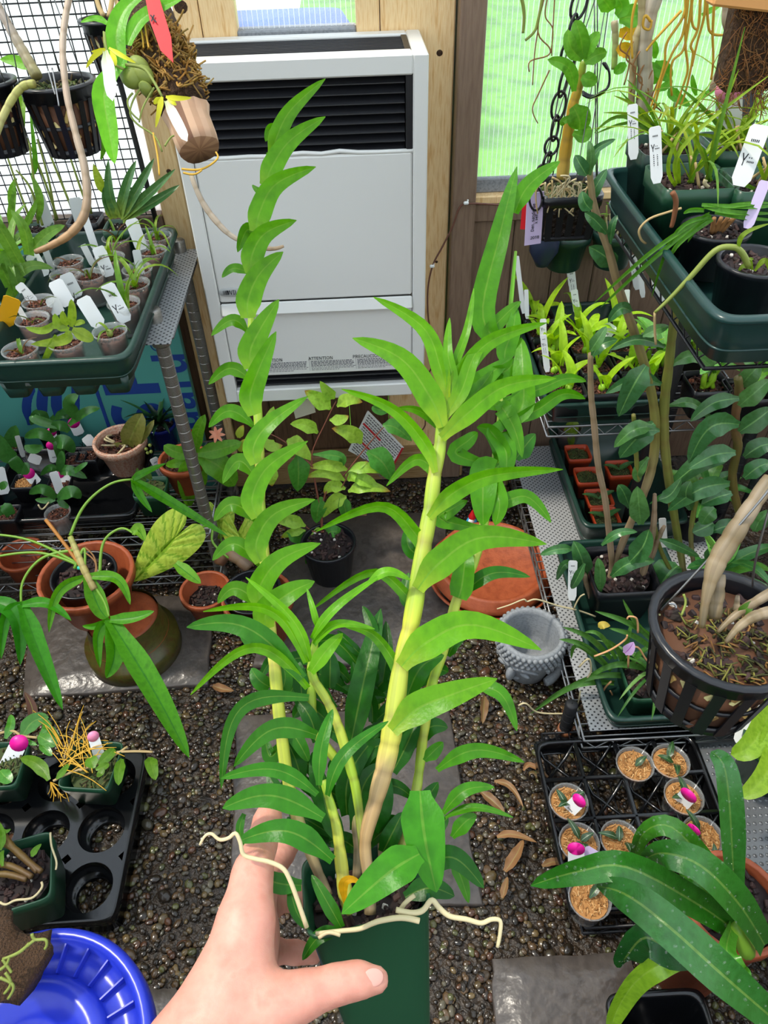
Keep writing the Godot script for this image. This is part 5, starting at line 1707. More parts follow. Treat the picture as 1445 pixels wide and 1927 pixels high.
	for f in [[275, 905, 262, 895, 258, 880, 14], [285, 902, 275, 890, 270, 880, 14]]:
		traced(t, f, wall_z(c.z + 0.02), vary(lin("5d7a40")), 0.1)
	# clay pot with salmon flower
	c = on_y(358, 915, 0.209)
	t = thing("flowering_clay_pot", "orange clay pot with broad light green leaves and one salmon flower", "potted plant", c)
	round_pot(t, c, 0.062, 0.044, 0.10, M.terracotta, 0.018, 0.004)
	fill(t, c + Vector3(0, 0.085, 0), 0.055, "bark")
	for f in [[372, 853, 415, 845, 455, 832, 32], [374, 858, 415, 880, 442, 915, 50], [368, 860, 352, 900, 358, 955, 38], [366, 858, 330, 850, 308, 838, 26], [368, 850, 372, 815, 386, 780, 24], [374, 862, 380, 890, 384, 915, 20], [350, 870, 330, 872, 312, 876, 18], [368, 852, 366, 825, 372, 806, 18]]:
		traced(t, f, wall_z(c.z + 0.03), vary(lin("6fae2c"), 0.1), 0.12, 0.1, {"shape": [0.4, 3.2, 0.55]})
	for k in 7:
		var an := TAU * k / 7
		var p := on_z(408, 818, c.z + 0.03)
		leaf(t, [p, p + (cam_right * cos(an) + cam_up * sin(an)) * 0.012 - cam_front * 0.004, p + (cam_right * cos(an) + cam_up * sin(an)) * 0.022], 0.009, -cam_front, -cam_front, vary(lin("d98a6a"), 0.1), {"name": "petal", "mat": M.petal, "us": [-1.0, 0.0, 1.0], "rib": lin("b0503c")})
	for e in [[452, 812], [455, 838]]:
		traced(t, [e[0] - 3, e[1] + 12, e[0], e[1], e[0] + 6, e[1] - 12, 16], wall_z(c.z + 0.02), lin("a3b83a"), 0.1, 0.0, {"name": "bud", "mat": M.petal, "tip": lin("d88a3a")})
	# the caged pots on the bottom shelf's corner
	c = on_y(40, 1150, 0.0)
	t = thing("clay_pot", "empty brown clay pot under the bottom wire shelf", "pot", Vector3(c.x, 0, c.z - 0.12))
	round_pot(t, Vector3(c.x, 0, c.z - 0.12), 0.06, 0.045, 0.10, M.terracotta)

# ---------------------------------------------------------------- floor on that side
func lobed(t: Node3D, stem: Array, center: Array, lobes: Array, place: Callable, col: Color):
	if stem.size():
		stalk(t, "petiole", px_line(stem, place), [0.0035, 0.0028, 0.0025], M.leaf_stem, 20, 7)
	for e in lobes:
		traced(t, [center[0], center[1]] + e, place, vary(col, 0.08), 0.06, 0.25, {"shape": [0.55, 2.8, 0.7], "fold": 0.3, "n": 16, "rib": lin("3c8a1a")})
func build_floor_left():
	mat("leaf_stem", "6f9a2c", 0.45)
	# upturned glazed pot, clay pot on it, black pot inside, the pedate-leaved plant
	var c := on_y(246, 1252, 0.012)
	c = Vector3(-0.612, 0.012, -1.175)
	var t := thing("upturned_pot", "upturned moss-stained terracotta pot standing on the slate as a base", "pot", c)
	var st := S()
	lathe(st, c, [[0.001, 0.0], [0.112, 0.0], [0.116, 0.004], [0.114, 0.05], [0.100, 0.054], [0.086, 0.135]], 36)
	put(t, "glazed_rim", st, M.mossy_glaze)
	st = S()
	lathe(st, c, [[0.097, 0.072], [0.083, 0.128], [0.072, 0.13], [0.001, 0.13]], 36)
	put(t, "body", st, M.terracotta)
	c = Vector3(-0.672, 0.143, -1.205)
	t = thing("pedate_plant", "terracotta pot with black liner and a stemmed plant of long three-fingered leaves", "potted plant", c)
	round_pot(t, c, 0.105, 0.075, 0.125, M.terracotta, 0.022, 0.006)
	var liner := c + Vector3(-0.005, 0.03, 0.0)
	round_pot(t, liner, 0.075, 0.06, 0.095, M.black_plastic, 0.008, 0.002, "inner_pot")
	fill(t, liner + Vector3(0, 0.08, 0), 0.068, "dark")
	var pl := func(x, y): return at(x, y, 1.62 - clampf((y - 900.0) / 520.0, 0.0, 1.0) * 0.10)
	cane(t, px_line([178, 1110, 160, 1075, 145, 1040, 132, 1010], pl), [0.008, 0.008, 0.007, 0.006], 7, [lin("8a7a4a"), lin("a89a5a"), lin("b5a868"), lin("9aa050")], "stem")
	stalk(t, "stake", px_line([86, 978, 125, 1028, 165, 1085], pl), [0.004], M.bamboo, 4, 8)
	st = S()
	blob(st, pl.call(150.0, 1068.0), Vector3(0.006, 0.004, 0.006))
	put(t, "tie", st, M.teal_tie)
	for e in [[160, 1040, 180, 1060, 175, 1090], [150, 1050, 165, 1075, 150, 1100], [160, 1030, 178, 1050, 182, 1080]]:
		stalk(t, "root", px_line(e, pl), [0.0018], M.brown_root, 10)
	lobed(t, [132, 1008, 160, 950, 205, 912, 250, 902], [250, 902], [[330, 950, 430, 1010, 20], [270, 890, 312, 872, 14], [262, 930, 286, 964, 16]], pl, lin("52a016"))
	lobed(t, [145, 1060, 60, 1018, -20, 1005], [-20, 1005], [], pl, lin("52a016"))
	lobed(t, [145, 1062, 70, 1040, -20, 1050], [-20, 1050], [], pl, lin("52a016"))
	lobed(t, [140, 1035, 80, 1050, 45, 1090, 40, 1135], [42, 1138], [[72, 1220, 118, 1336, 34], [90, 1136, 134, 1168, 20], [12, 1160, 2, 1240, 22]], pl, lin("449a16"))
	lobed(t, [140, 1070, 158, 1032, 160, 1060, 158, 1082], [165, 1085], [[185, 1140, 203, 1165, 36], [110, 1115, 92, 1190, 20], [220, 1090, 245, 1138, 20]], pl, lin("62a818"))
	lobed(t, [175, 1100, 195, 1130, 205, 1160], [207, 1166], [[290, 1300, 356, 1426, 46], [250, 1162, 290, 1150, 22], [185, 1195, 188, 1256, 22], [216, 1230, 200, 1276, 36], [180, 1178, 155, 1178, 14]], pl, lin("55a216"))
	lobed(t, [188, 1078, 195, 1020, 225, 995, 250, 1003], [248, 1000], [[262, 1000, 272, 1018, 22], [262, 992, 268, 1004, 16]], pl, lin("7ab02c"))
	lobed(t, [], [-20, 1130], [[30, 1160, 38, 1252, 34]], pl, lin("3a9022"))
	lobed(t, [], [330, 1060], [[355, 1080, 378, 1098, 24]], pl, lin("6fa82c"))
	# the heart leaf
	t = thing("heart_leaf_plant", "clay pot with a thick brown stem and large heart-shaped veined leaves", "potted plant", on_y(500, 1200, 0.0))
	c = Vector3(-0.285, 0.012, -1.20)
	origin = c
	t.position = c
	round_pot(t, c, 0.082, 0.058, 0.15, M.terracotta, 0.024, 0.006)
	st = S()
	round_pot(t, c + Vector3(-0.01, 0.075, -0.005), 0.07, 0.06, 0.09, M.black_plastic, 0.006, 0.002, "inner_pot")
	fill(t, c + Vector3(-0.01, 0.15, -0.005), 0.064, "dark")
	cane(t, px_line([412, 1062, 425, 1040, 445, 1048, 470, 1070], depth(1.93)), [0.014, 0.022, 0.018, 0.016], 4, [lin("5a3a28"), lin("6a4a34"), lin("7d6650"), lin("6f5a46")], "stem")
	heart(t, [332, 1009, 349, 986, 349, 966, 335, 957, 316, 961, 289, 986, 266, 1029, 254, 1062, 251, 1095], [332, 1009, 345, 999, 362, 986, 379, 989, 387, 1006, 379, 1026, 352, 1052, 316, 1072, 276, 1089, 251, 1095], 1.78)
	heart(t, [448, 1002, 440, 985, 432, 968, 420, 980, 418, 1000, 428, 1025, 450, 1048, 476, 1064], [448, 1002, 456, 985, 468, 966, 478, 985, 484, 1010, 484, 1040, 476, 1064], 1.96)
	heart(t, [410, 965, 402, 950, 392, 945, 378, 965, 380, 990, 395, 1010, 410, 1016], [410, 965, 418, 950, 428, 945, 440, 960, 440, 985, 428, 1005, 410, 1016], 2.0)
	stalk(t, "petiole", px_line([430, 1050, 400, 1020, 395, 990, 332, 1009], depth(1.80)), [0.003], M.leaf_stem, 16)
	stalk(t, "petiole", px_line([440, 1050, 445, 1030, 448, 1003], depth(1.965)), [0.003], M.leaf_stem, 10)
	stalk(t, "petiole", px_line([425, 1045, 415, 1010, 412, 962], depth(2.01)), [0.003], M.leaf_stem, 10)
	stake("small white label lying in the heart-leaf plant's pot", at(475, 1102, 1.93), at(458, 1084, 1.90), 0.03, M.label_white, {"print": true})
	c = Vector3(-0.435, 0.012, -1.285)
	t = thing("clay_pot", "small empty clay pot beside the heart-leaf plant's pot", "pot", c)
	round_pot(t, c, 0.062, 0.045, 0.09, M.terracotta, 0.018, 0.004)
	fill(t, c + Vector3(0, 0.05, 0), 0.05, "dark")
	# the black carrier with round wells
	t = thing("cup_carrier", "wet black carrier tray with round wells on the gravel", "tray", Vector3(-0.70, 0.0, -0.69))
	st = S()
	var pitch := 0.112
	for i in 3:
		for j in 3:
			var m := Vector3(-0.578 - i * pitch, 0.056, -0.578 - j * pitch)
			var sq := PackedVector3Array()
			var rim := PackedVector3Array()
			var low := PackedVector3Array()
			var lip := PackedVector3Array()
			var hole := PackedVector3Array()
			var under := PackedVector3Array()
			for k in 32:
				var a := TAU * (k + 0.5) / 32
				var dv := Vector3(cos(a), 0, sin(a))
				sq.append(m + dv * (pitch * 0.5 / maxf(absf(dv.x), absf(dv.z))))
				rim.append(m + dv * 0.047)
				low.append(m + dv * 0.044 + Vector3(0, -0.042, 0))
				lip.append(m + dv * 0.036 + Vector3(0, -0.042, 0))
				hole.append(m + dv * 0.034 + Vector3(0, -0.046, 0))
				under.append(m + dv * 0.034 + Vector3(0, -0.055, 0))
			st.set_smooth_group(-1)
			rings_skin(st, [sq, rim])
			st.set_smooth_group(0)
			rings_skin(st, [rim, low, lip, hole, under])
	put(t, "shell", st, M.black_wet)
	st = S()
	loft(st, Vector3(-0.69, 0.0, -0.69), 0.172, 0.172, [[0.004, 0.057], [-0.001, 0.057], [-0.003, 0.055], [-0.003, 0.0], [0.0, 0.0], [0.003, 0.052]], Basis.IDENTITY, 18.0, 56)
	put(t, "edge", st, M.black_wet)
	# creeping orchid in a square green pot
	c = Vector3(-0.595, 0.057, -0.785)
	t = thing("creeping_orchid", "creeping orchid with yellow roots spilling from a square green pot", "potted plant", c)
	var turn := Basis(Vector3.UP, -0.12)
	square_pot(t, c, 0.052, 0.042, 0.09, M.green_plastic, turn)
	fill(t, c + Vector3(0, 0.066, 0), 0.048, "green", turn)
	var rp := func(x, y): return on_y(x, y, 0.15)
	for k in 42:
		var x0 := rng.randf_range(110, 175)
		var y0 := rng.randf_range(1395, 1455)
		var a := rng.randf_range(-2.6, 0.6)
		var l := rng.randf_range(30, 95)
		stalk(t, "root", px_line([x0, y0, x0 + cos(a) * l * 0.5 + rng.randf_range(-8, 8), y0 + sin(a) * l * 0.5 - 6, x0 + cos(a) * l, y0 + sin(a) * l], rp), [0.0012, 0.0008], M.yellow_root, 8, 5)
	for k in 9:
		stalk(t, "root", px_line([95, 1472, 95 + k * 3, 1485 + k % 4 * 4, 90 + k * 5, 1495 + k % 3 * 7], height(0.09)), [0.0011, 0.0007], M.yellow_root, 8, 5)
	for e in [[100, 1470, 130, 1455, 170, 1442], [210, 1416, 250, 1414, 287, 1415], [120, 1440, 122, 1420, 130, 1400], [150, 1450, 200, 1430, 240, 1405]]:
		stalk(t, "rhizome", px_line(e, height(0.145)), [0.0026], M.tan_root, 10)
	for f in [[92, 1468, 70, 1438, 38, 1427, 24], [106, 1466, 118, 1452, 130, 1437, 12], [185, 1438, 205, 1420, 214, 1408, 20], [176, 1446, 172, 1432, 170, 1424, 24], [230, 1428, 224, 1450, 223, 1478, 20], [283, 1425, 285, 1440, 293, 1468, 24], [180, 1448, 196, 1442, 204, 1436, 14], [184, 1452, 190, 1455, 194, 1458, 18]]:
		traced(t, f, height(0.15), vary(lin("6b9a2c"), 0.12), 0.1, 0.1, {"shape": [0.3, 3.2, 0.55]})
	stake("white folded label with pale pink tip in the square green pot", on_y(190, 1432, 0.12), on_y(176, 1388, 0.165), 0.022, M.label_white, {"print": false, "cap": M.pale_pink})
	# neighbour with leathery leaves
	c = Vector3(-0.79, 0.057, -0.80)
	t = thing("leathery_orchid", "green pot with a creeping orchid of leathery leaves beside the yellow roots", "potted plant", c)
	square_pot(t, c, 0.05, 0.04, 0.085, M.green_plastic)
	fill(t, c + Vector3(0, 0.075, 0), 0.046, "green")
	for f in [[10, 1390, 20, 1365, 20, 1345, 16], [42, 1385, 62, 1358, 92, 1350, 30], [75, 1382, 88, 1372, 84, 1352, 18], [88, 1365, 100, 1378, 112, 1392, 14], [72, 1384, 90, 1394, 108, 1402, 24], [76, 1398, 86, 1410, 98, 1422, 16], [0, 1450, 10, 1462, 22, 1472, 26], [40, 1390, 50, 1395, 70, 1402, 10]]:
		traced(t, f, height(0.14), vary(lin("4c8a2e"), 0.12), 0.1, 0.1, {"shape": [0.35, 3.2, 0.55], "mat": M.leaf_tough})
	stalk(t, "rhizome", px_line([0, 1380, 25, 1376, 42, 1385, 70, 1388], height(0.14)), [0.003], M.tan_root, 12)
	traced(t, [62, 1360, 60, 1330, 46, 1302, 18], height(0.14), lin("4a2d20"), 0.05, 0.0, {"name": "dead_bract", "mat": M.tint})
	stake("pink-tipped white label leaning beside the leathery orchid", on_y(12, 1446, 0.12), on_y(34, 1402, 0.15), 0.034, M.label_white, {"cap": M.pink})
	# cane orchid in the near green pot
	c = Vector3(-0.668, 0.058, -0.562)
	t = thing("brown_cane_orchid", "green square pot with a sheaf of leaning brown canes in the carrier", "potted plant", c)
	square_pot(t, c, 0.062, 0.05, 0.12, M.green_plastic, Basis(Vector3.UP, 0.25))
	fill(t, c + Vector3(0, 0.10, 0), 0.056, "dark")
	for e in [[78, 1640, 40, 1610, -10, 1560], [70, 1640, 30, 1600, -20, 1575], [60, 1650, 20, 1630, -20, 1625], [64, 1632, 20, 1590, -10, 1540], [50, 1655, 10, 1645, -20, 1650]]:
		cane(t, px_line(e, height(0.19)), [0.005, 0.006, 0.005], 5, [lin("5a4022"), lin("6d5426"), lin("5f5a24")])
	for f in [[60, 1612, 66, 1600, 78, 1588, 12], [0, 1600, 5, 1575, 0, 1548, 12], [0, 1560, 10, 1565, 20, 1560, 8], [5, 1630, 2, 1610, 8, 1600, 10]]:
		traced(t, f, height(0.2), vary(lin("6fa02c")), 0.1)
	stalk(t, "root", px_line([0, 1698, 12, 1702, 30, 1694, 60, 1690, 78, 1672, 78, 1660], height(0.175)), [0.0022], M.white_root, 24)
	stalk(t, "root", px_line([95, 1567, 97, 1592, 106, 1620, 105, 1637], height(0.18)), [0.002, 0.0018], M.white_root, 16)
	# bucket with a blue screw lid
	c = Vector3(-0.49, 0.0, -0.235)
	t = thing("lidded_bucket", "white bucket with a wet blue ribbed screw lid", "bucket", c)
	st = S()
	lathe(st, c, [[0.001, 0.0], [0.132, 0.0], [0.137, 0.005], [0.149, 0.33], [0.149, 0.336], [0.001, 0.336]], 40)
	put(t, "bucket", st, M.white_plastic)
	st = S()
	lathe(st, c, [[0.152, 0.335], [0.166, 0.335], [0.169, 0.34], [0.169, 0.362], [0.165, 0.372], [0.158, 0.374], [0.150, 0.370], [0.146, 0.352], [0.112, 0.352], [0.110, 0.358], [0.105, 0.366], [0.095, 0.372], [0.085, 0.370], [0.060, 0.356], [0.055, 0.340], [0.001, 0.340]], 64)
	var lid := put(t, "lid", st, M.blue_plastic)
	for k in 26:
		var a := TAU * k / 26
		var dv := Vector3(cos(a), 0, sin(a))
		st = S()
		bar(st, c + dv * 0.111 + Vector3(0, 0.357, 0), c + dv * 0.148 + Vector3(0, 0.359, 0), 0.0022, 0.012, Vector3.UP)
		put(lid, "rib", st, M.blue_plastic)
	for e in [[0.118, 0.3], [0.126, 0.34]]:
		pass
	t = thing("bark_mount", "bark slab with green creeping roots lying on the blue lid", "mounted orchid", Vector3(-0.60, 0.372, -0.30))
	st = S()
	var ca := at(-60, 1760, 1.02)
	var cb := at(70, 1835, 0.99)
	var rr := []
	for i in 13:
		var f := i / 12.0
		var ring := PackedVector3Array()
		var axis := (cb - ca).normalized()
		var sd := axis.cross(Vector3.UP).normalized()
		var u2 := sd.cross(axis)
		for k in 16:
			var an := TAU * k / 16
			var r: float = (0.034 + 0.008 * sin(f * 9.0 + an * 2.0) + 0.004 * sin(an * 5.0 + f * 21.0)) * (1.0 if f < 0.9 else 0.8)
			ring.append(ca.lerp(cb, f) + (sd * cos(an) * 1.15 + u2 * sin(an) * 0.7) * r)
		rr.append(ring)
	rings_skin(st, rr, true)
	put(t, "bark", st, M.bark)
	for e in [[60, 1757, 66, 1768, 85, 1768, 88, 1778, 84, 1786], [66, 1768, 45, 1785, 30, 1795, 5, 1805], [5, 1805, 15, 1820, 22, 1830], [0, 1825, 12, 1815, 18, 1800], [10, 1830, 20, 1850, 8, 1870], [0, 1840, 25, 1855, 15, 1880], [55, 1775, 40, 1790, 20, 1800]]:
		stalk(t, "root", px_line(e, depth(0.955)), [0.0022, 0.0018], M.green_root, 14)
# a heart-shaped leaf: the two sides of its outline from the sinus to the tip
func heart(t: Node3D, one: Array, two: Array, d: float):
	var st := S()
	var c1 := lin("cfe65a")
	var c2 := lin("9cc63a")
	var n := 40
	var place := func(x, y): return at(x, y, d + (y - one[1]) / 90.0 * 0.03)
	for side in [one, two]:
		var o := curve(px_line(side, place), n)
		var s: Vector3 = o[0]
		var e: Vector3 = o[n]
		# veins leave the midrib in a slow curve; the blade puffs up between them
		var blade := func(i: int, k: int) -> Vector3:
			var f := k / 8.0
			var p := s.lerp(e, pow(float(i) / n, 1.7)).lerp(o[i], f)
			return p - cam_front * (0.004 * sin(f * PI) + 0.0016 * cos((i - f * 4.0) * TAU / 5.0) * sin(f * PI))
		for i in n:
			for k in 8:
				st.set_color(c2 if fposmod(i - k * 0.5 + 2.5, 5.0) < 1.0 or k == 0 else c1)
				quad(st, blade.call(i, k), blade.call(i, k + 1), blade.call(i + 1, k + 1), blade.call(i + 1, k))
	put(t, "leaf", st, M.leaf)

# ---------------------------------------------------------------- the aisle: shrub, saucers, head planter
func build_aisle():
	var c := Vector3(-0.115, 0.012, -1.40)
	var t := thing("leafy_shrub", "young shrub with red-tipped bright leaves in a black pot below heater", "potted plant", c)
	round_pot(t, c, 0.072, 0.056, 0.125, M.black_plastic, 0.01, 0.003)
	fill(t, c + Vector3(0, 0.11, 0), 0.066, "dark")
	var pl := func(x, y): return on_z(x, y, lerpf(-1.45, -1.56, clampf((1000.0 - y) / 250.0, 0.0, 1.0)))
	for e in [[608, 1030, 602, 960, 590, 890, 588, 850, 610, 800, 632, 755], [606, 1000, 612, 930, 650, 890, 690, 840, 725, 800], [590, 880, 560, 850, 530, 828, 505, 815], [602, 960, 640, 920, 655, 890], [610, 1000, 590, 1000, 575, 990]]:
		stalk(t, "stem", px_line(e, pl), [0.0032, 0.0026, 0.0018, 0.0014], M.shrub_stem, 24)
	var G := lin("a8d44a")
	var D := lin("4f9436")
	var bright := [[630, 750, 617, 738, 602, 717, 24], [622, 770, 600, 752, 573, 735, 34], [634, 765, 655, 752, 682, 757, 26], [620, 790, 640, 790, 656, 782, 22], [680, 835, 660, 815, 624, 806, 34], [598, 815, 575, 800, 546, 798, 28], [540, 828, 560, 840, 587, 866, 36], [505, 815, 508, 790, 515, 765, 24], [500, 825, 512, 840, 532, 838, 24], [655, 885, 620, 875, 580, 880, 24], [650, 905, 615, 890, 575, 898, 22], [655, 885, 690, 880, 725, 890, 24], [665, 890, 672, 880, 692, 868, 16], [655, 905, 662, 895, 672, 892, 26], [650, 920, 625, 915, 610, 930, 26], [652, 935, 628, 945, 606, 975, 30], [655, 925, 690, 915, 735, 925, 26], [660, 900, 690, 905, 712, 920, 26], [575, 990, 545, 980, 518, 982, 28], [575, 998, 550, 1002, 528, 1012, 18], [578, 1000, 600, 1015, 618, 1048, 36], [520, 880, 512, 900, 512, 915, 20]]
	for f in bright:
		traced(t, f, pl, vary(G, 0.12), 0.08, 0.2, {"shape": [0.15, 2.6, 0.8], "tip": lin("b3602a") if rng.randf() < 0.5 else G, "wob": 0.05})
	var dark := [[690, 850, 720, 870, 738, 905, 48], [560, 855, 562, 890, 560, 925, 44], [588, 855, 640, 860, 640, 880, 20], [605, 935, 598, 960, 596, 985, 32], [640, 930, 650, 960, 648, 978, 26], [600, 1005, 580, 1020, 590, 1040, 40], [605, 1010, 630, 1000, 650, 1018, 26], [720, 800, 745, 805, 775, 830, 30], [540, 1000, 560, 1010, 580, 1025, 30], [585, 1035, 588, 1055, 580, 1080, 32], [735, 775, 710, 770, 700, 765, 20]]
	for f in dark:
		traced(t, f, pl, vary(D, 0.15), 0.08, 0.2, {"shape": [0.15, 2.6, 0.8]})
	# stacked saucers
	c = Vector3(0.325, 0.0, -1.365)
	t = thing("clay_saucer", "stack of wide orange clay saucers beside the wire rack", "saucer", c)
	var st := S()
	lathe(st, c, [[0.001, 0.0], [0.155, 0.0], [0.172, 0.026], [0.176, 0.03], [0.168, 0.03], [0.155, 0.010], [0.001, 0.012]], 48)
	put(t, "lower_saucer", st, M.terracotta)
	st = S()
	var u := c + Vector3(0, 0.020, 0)
	lathe(st, u, [[0.001, 0.0], [0.145, 0.0], [0.160, 0.008], [0.166, 0.02], [0.160, 0.026], [0.152, 0.048], [0.147, 0.052], [0.138, 0.049], [0.126, 0.030], [0.120, 0.026], [0.001, 0.024]], 48)
	put(t, "upper_saucer", st, M.terracotta)
	# the little gnome in the saucer
	c = on_y(887, 985, 0.045)
	t = thing("garden_gnome", "tiny garden gnome with red pointed hat sitting in the clay saucer", "figurine", c)
	st = S()
	lathe(st, c, [[0.001, 0.0], [0.014, 0.0], [0.016, 0.008], [0.011, 0.02], [0.001, 0.022]], 16)
	put(t, "coat", st, M.gnome_blue)
	st = S()
	blob(st, c + Vector3(0, 0.023, 0.004), Vector3(0.009, 0.010, 0.009), Basis.IDENTITY, 12, 8)
	put(t, "head", st, M.skin)
	st = S()
	blob(st, c + Vector3(-0.003, 0.017, 0.009), Vector3(0.009, 0.011, 0.007), Basis.IDENTITY, 12, 8)
	put(t, "beard", st, M.gnome_white)
	st = S()
	lathe(st, c + Vector3(0, 0.027, 0.003), [[0.0105, 0.0], [0.011, 0.003], [0.007, 0.014], [0.001, 0.03]], 14)
	put(t, "hat", st, M.red_tag)
	# head-shaped planter
	c = Vector3(0.365, 0.0, -1.06)
	t = thing("head_planter", "grey stone planter shaped as a serene head with curled hair", "planter", c)
	t.scale = Vector3.ONE * 1.1
	st = S()
	var prof := [[0.001, 0.0], [0.040, 0.0], [0.046, 0.006], [0.052, 0.03], [0.062, 0.06], [0.070, 0.09], [0.072, 0.115], [0.070, 0.13], [0.066, 0.133], [0.060, 0.132], [0.058, 0.12], [0.055, 0.06], [0.04, 0.025], [0.001, 0.02]]
	lathe(st, c, prof, 36)
	put(t, "bowl", st, M.stone_grey)
	# curls of hair: all round the crown except over the face, which looks to the front left
	var face := -2.35
	st = S()
	for row in 8:
		var y := 0.124 - row * 0.0115
		var r := 0.071 if y > 0.085 else lerpf(0.055, 0.0705, (y - 0.035) / 0.05)
		for k in 38:
			var a := TAU * (k + 0.5 * (row % 2)) / 38
			var off := absf(wrapf(a - face, -PI, PI))
			if off < 1.15 and row > 2 or off < 1.7 and row > 5:
				continue
			var dv := Vector3(cos(a), 0, -sin(a))
			var p := c + dv * r + Vector3(0, y, 0)
			blob(st, p, Vector3(0.0062, 0.0062, 0.0055), Basis(Vector3.UP, a), 8, 5)
	put(t, "hair_curls", st, M.stone_grey, true)
	var fd := Vector3(cos(face), 0, -sin(face))
	var fs := Vector3(-fd.z, 0, fd.x)
	st = S()
	blob(st, c + fd * 0.066 + Vector3(0, 0.055, 0), Vector3(0.010, 0.022, 0.014), Basis(fs, Vector3.UP, fd), 12, 8)
	put(t, "nose", st, M.stone_grey)
	for s in [-1.0, 1.0]:
		st = S()
		tube(st, curve([c + fd * 0.067 + fs * 0.006 * s + Vector3(0, 0.078, 0), c + fd * 0.062 + fs * 0.028 * s + Vector3(0, 0.084, 0), c + fd * 0.045 + fs * 0.052 * s + Vector3(0, 0.074, 0)], 10), [0.004, 0.0045, 0.003], 8)
		put(t, "brow", st, M.stone_grey)
		st = S()
		blob(st, c + fd * 0.056 + fs * 0.027 * s + Vector3(0, 0.062, 0), Vector3(0.014, 0.006, 0.006), Basis(fs, Vector3.UP, fd), 12, 8)
		put(t, "eyelid", st, M.stone_grey)
		st = S()
		tube(st, curve([c + fs * 0.066 * s + fd * 0.012 + Vector3(0, 0.085, 0), c + fs * 0.074 * s - fd * 0.004 + Vector3(0, 0.078, 0), c + fs * 0.073 * s - fd * 0.004 + Vector3(0, 0.05, 0), c + fs * 0.065 * s + fd * 0.006 + Vector3(0, 0.026, 0), c + fs * 0.06 * s + fd * 0.016 + Vector3(0, 0.022, 0)], 16), [0.006, 0.008, 0.009, 0.011, 0.009], 10)
		put(t, "ear", st, M.stone_grey)
	st = S()
	blob(st, c + fd * 0.052 + Vector3(0, 0.032, 0), Vector3(0.016, 0.005, 0.008), Basis(fs, Vector3.UP, fd), 12, 8)
	put(t, "mouth", st, M.stone_grey)

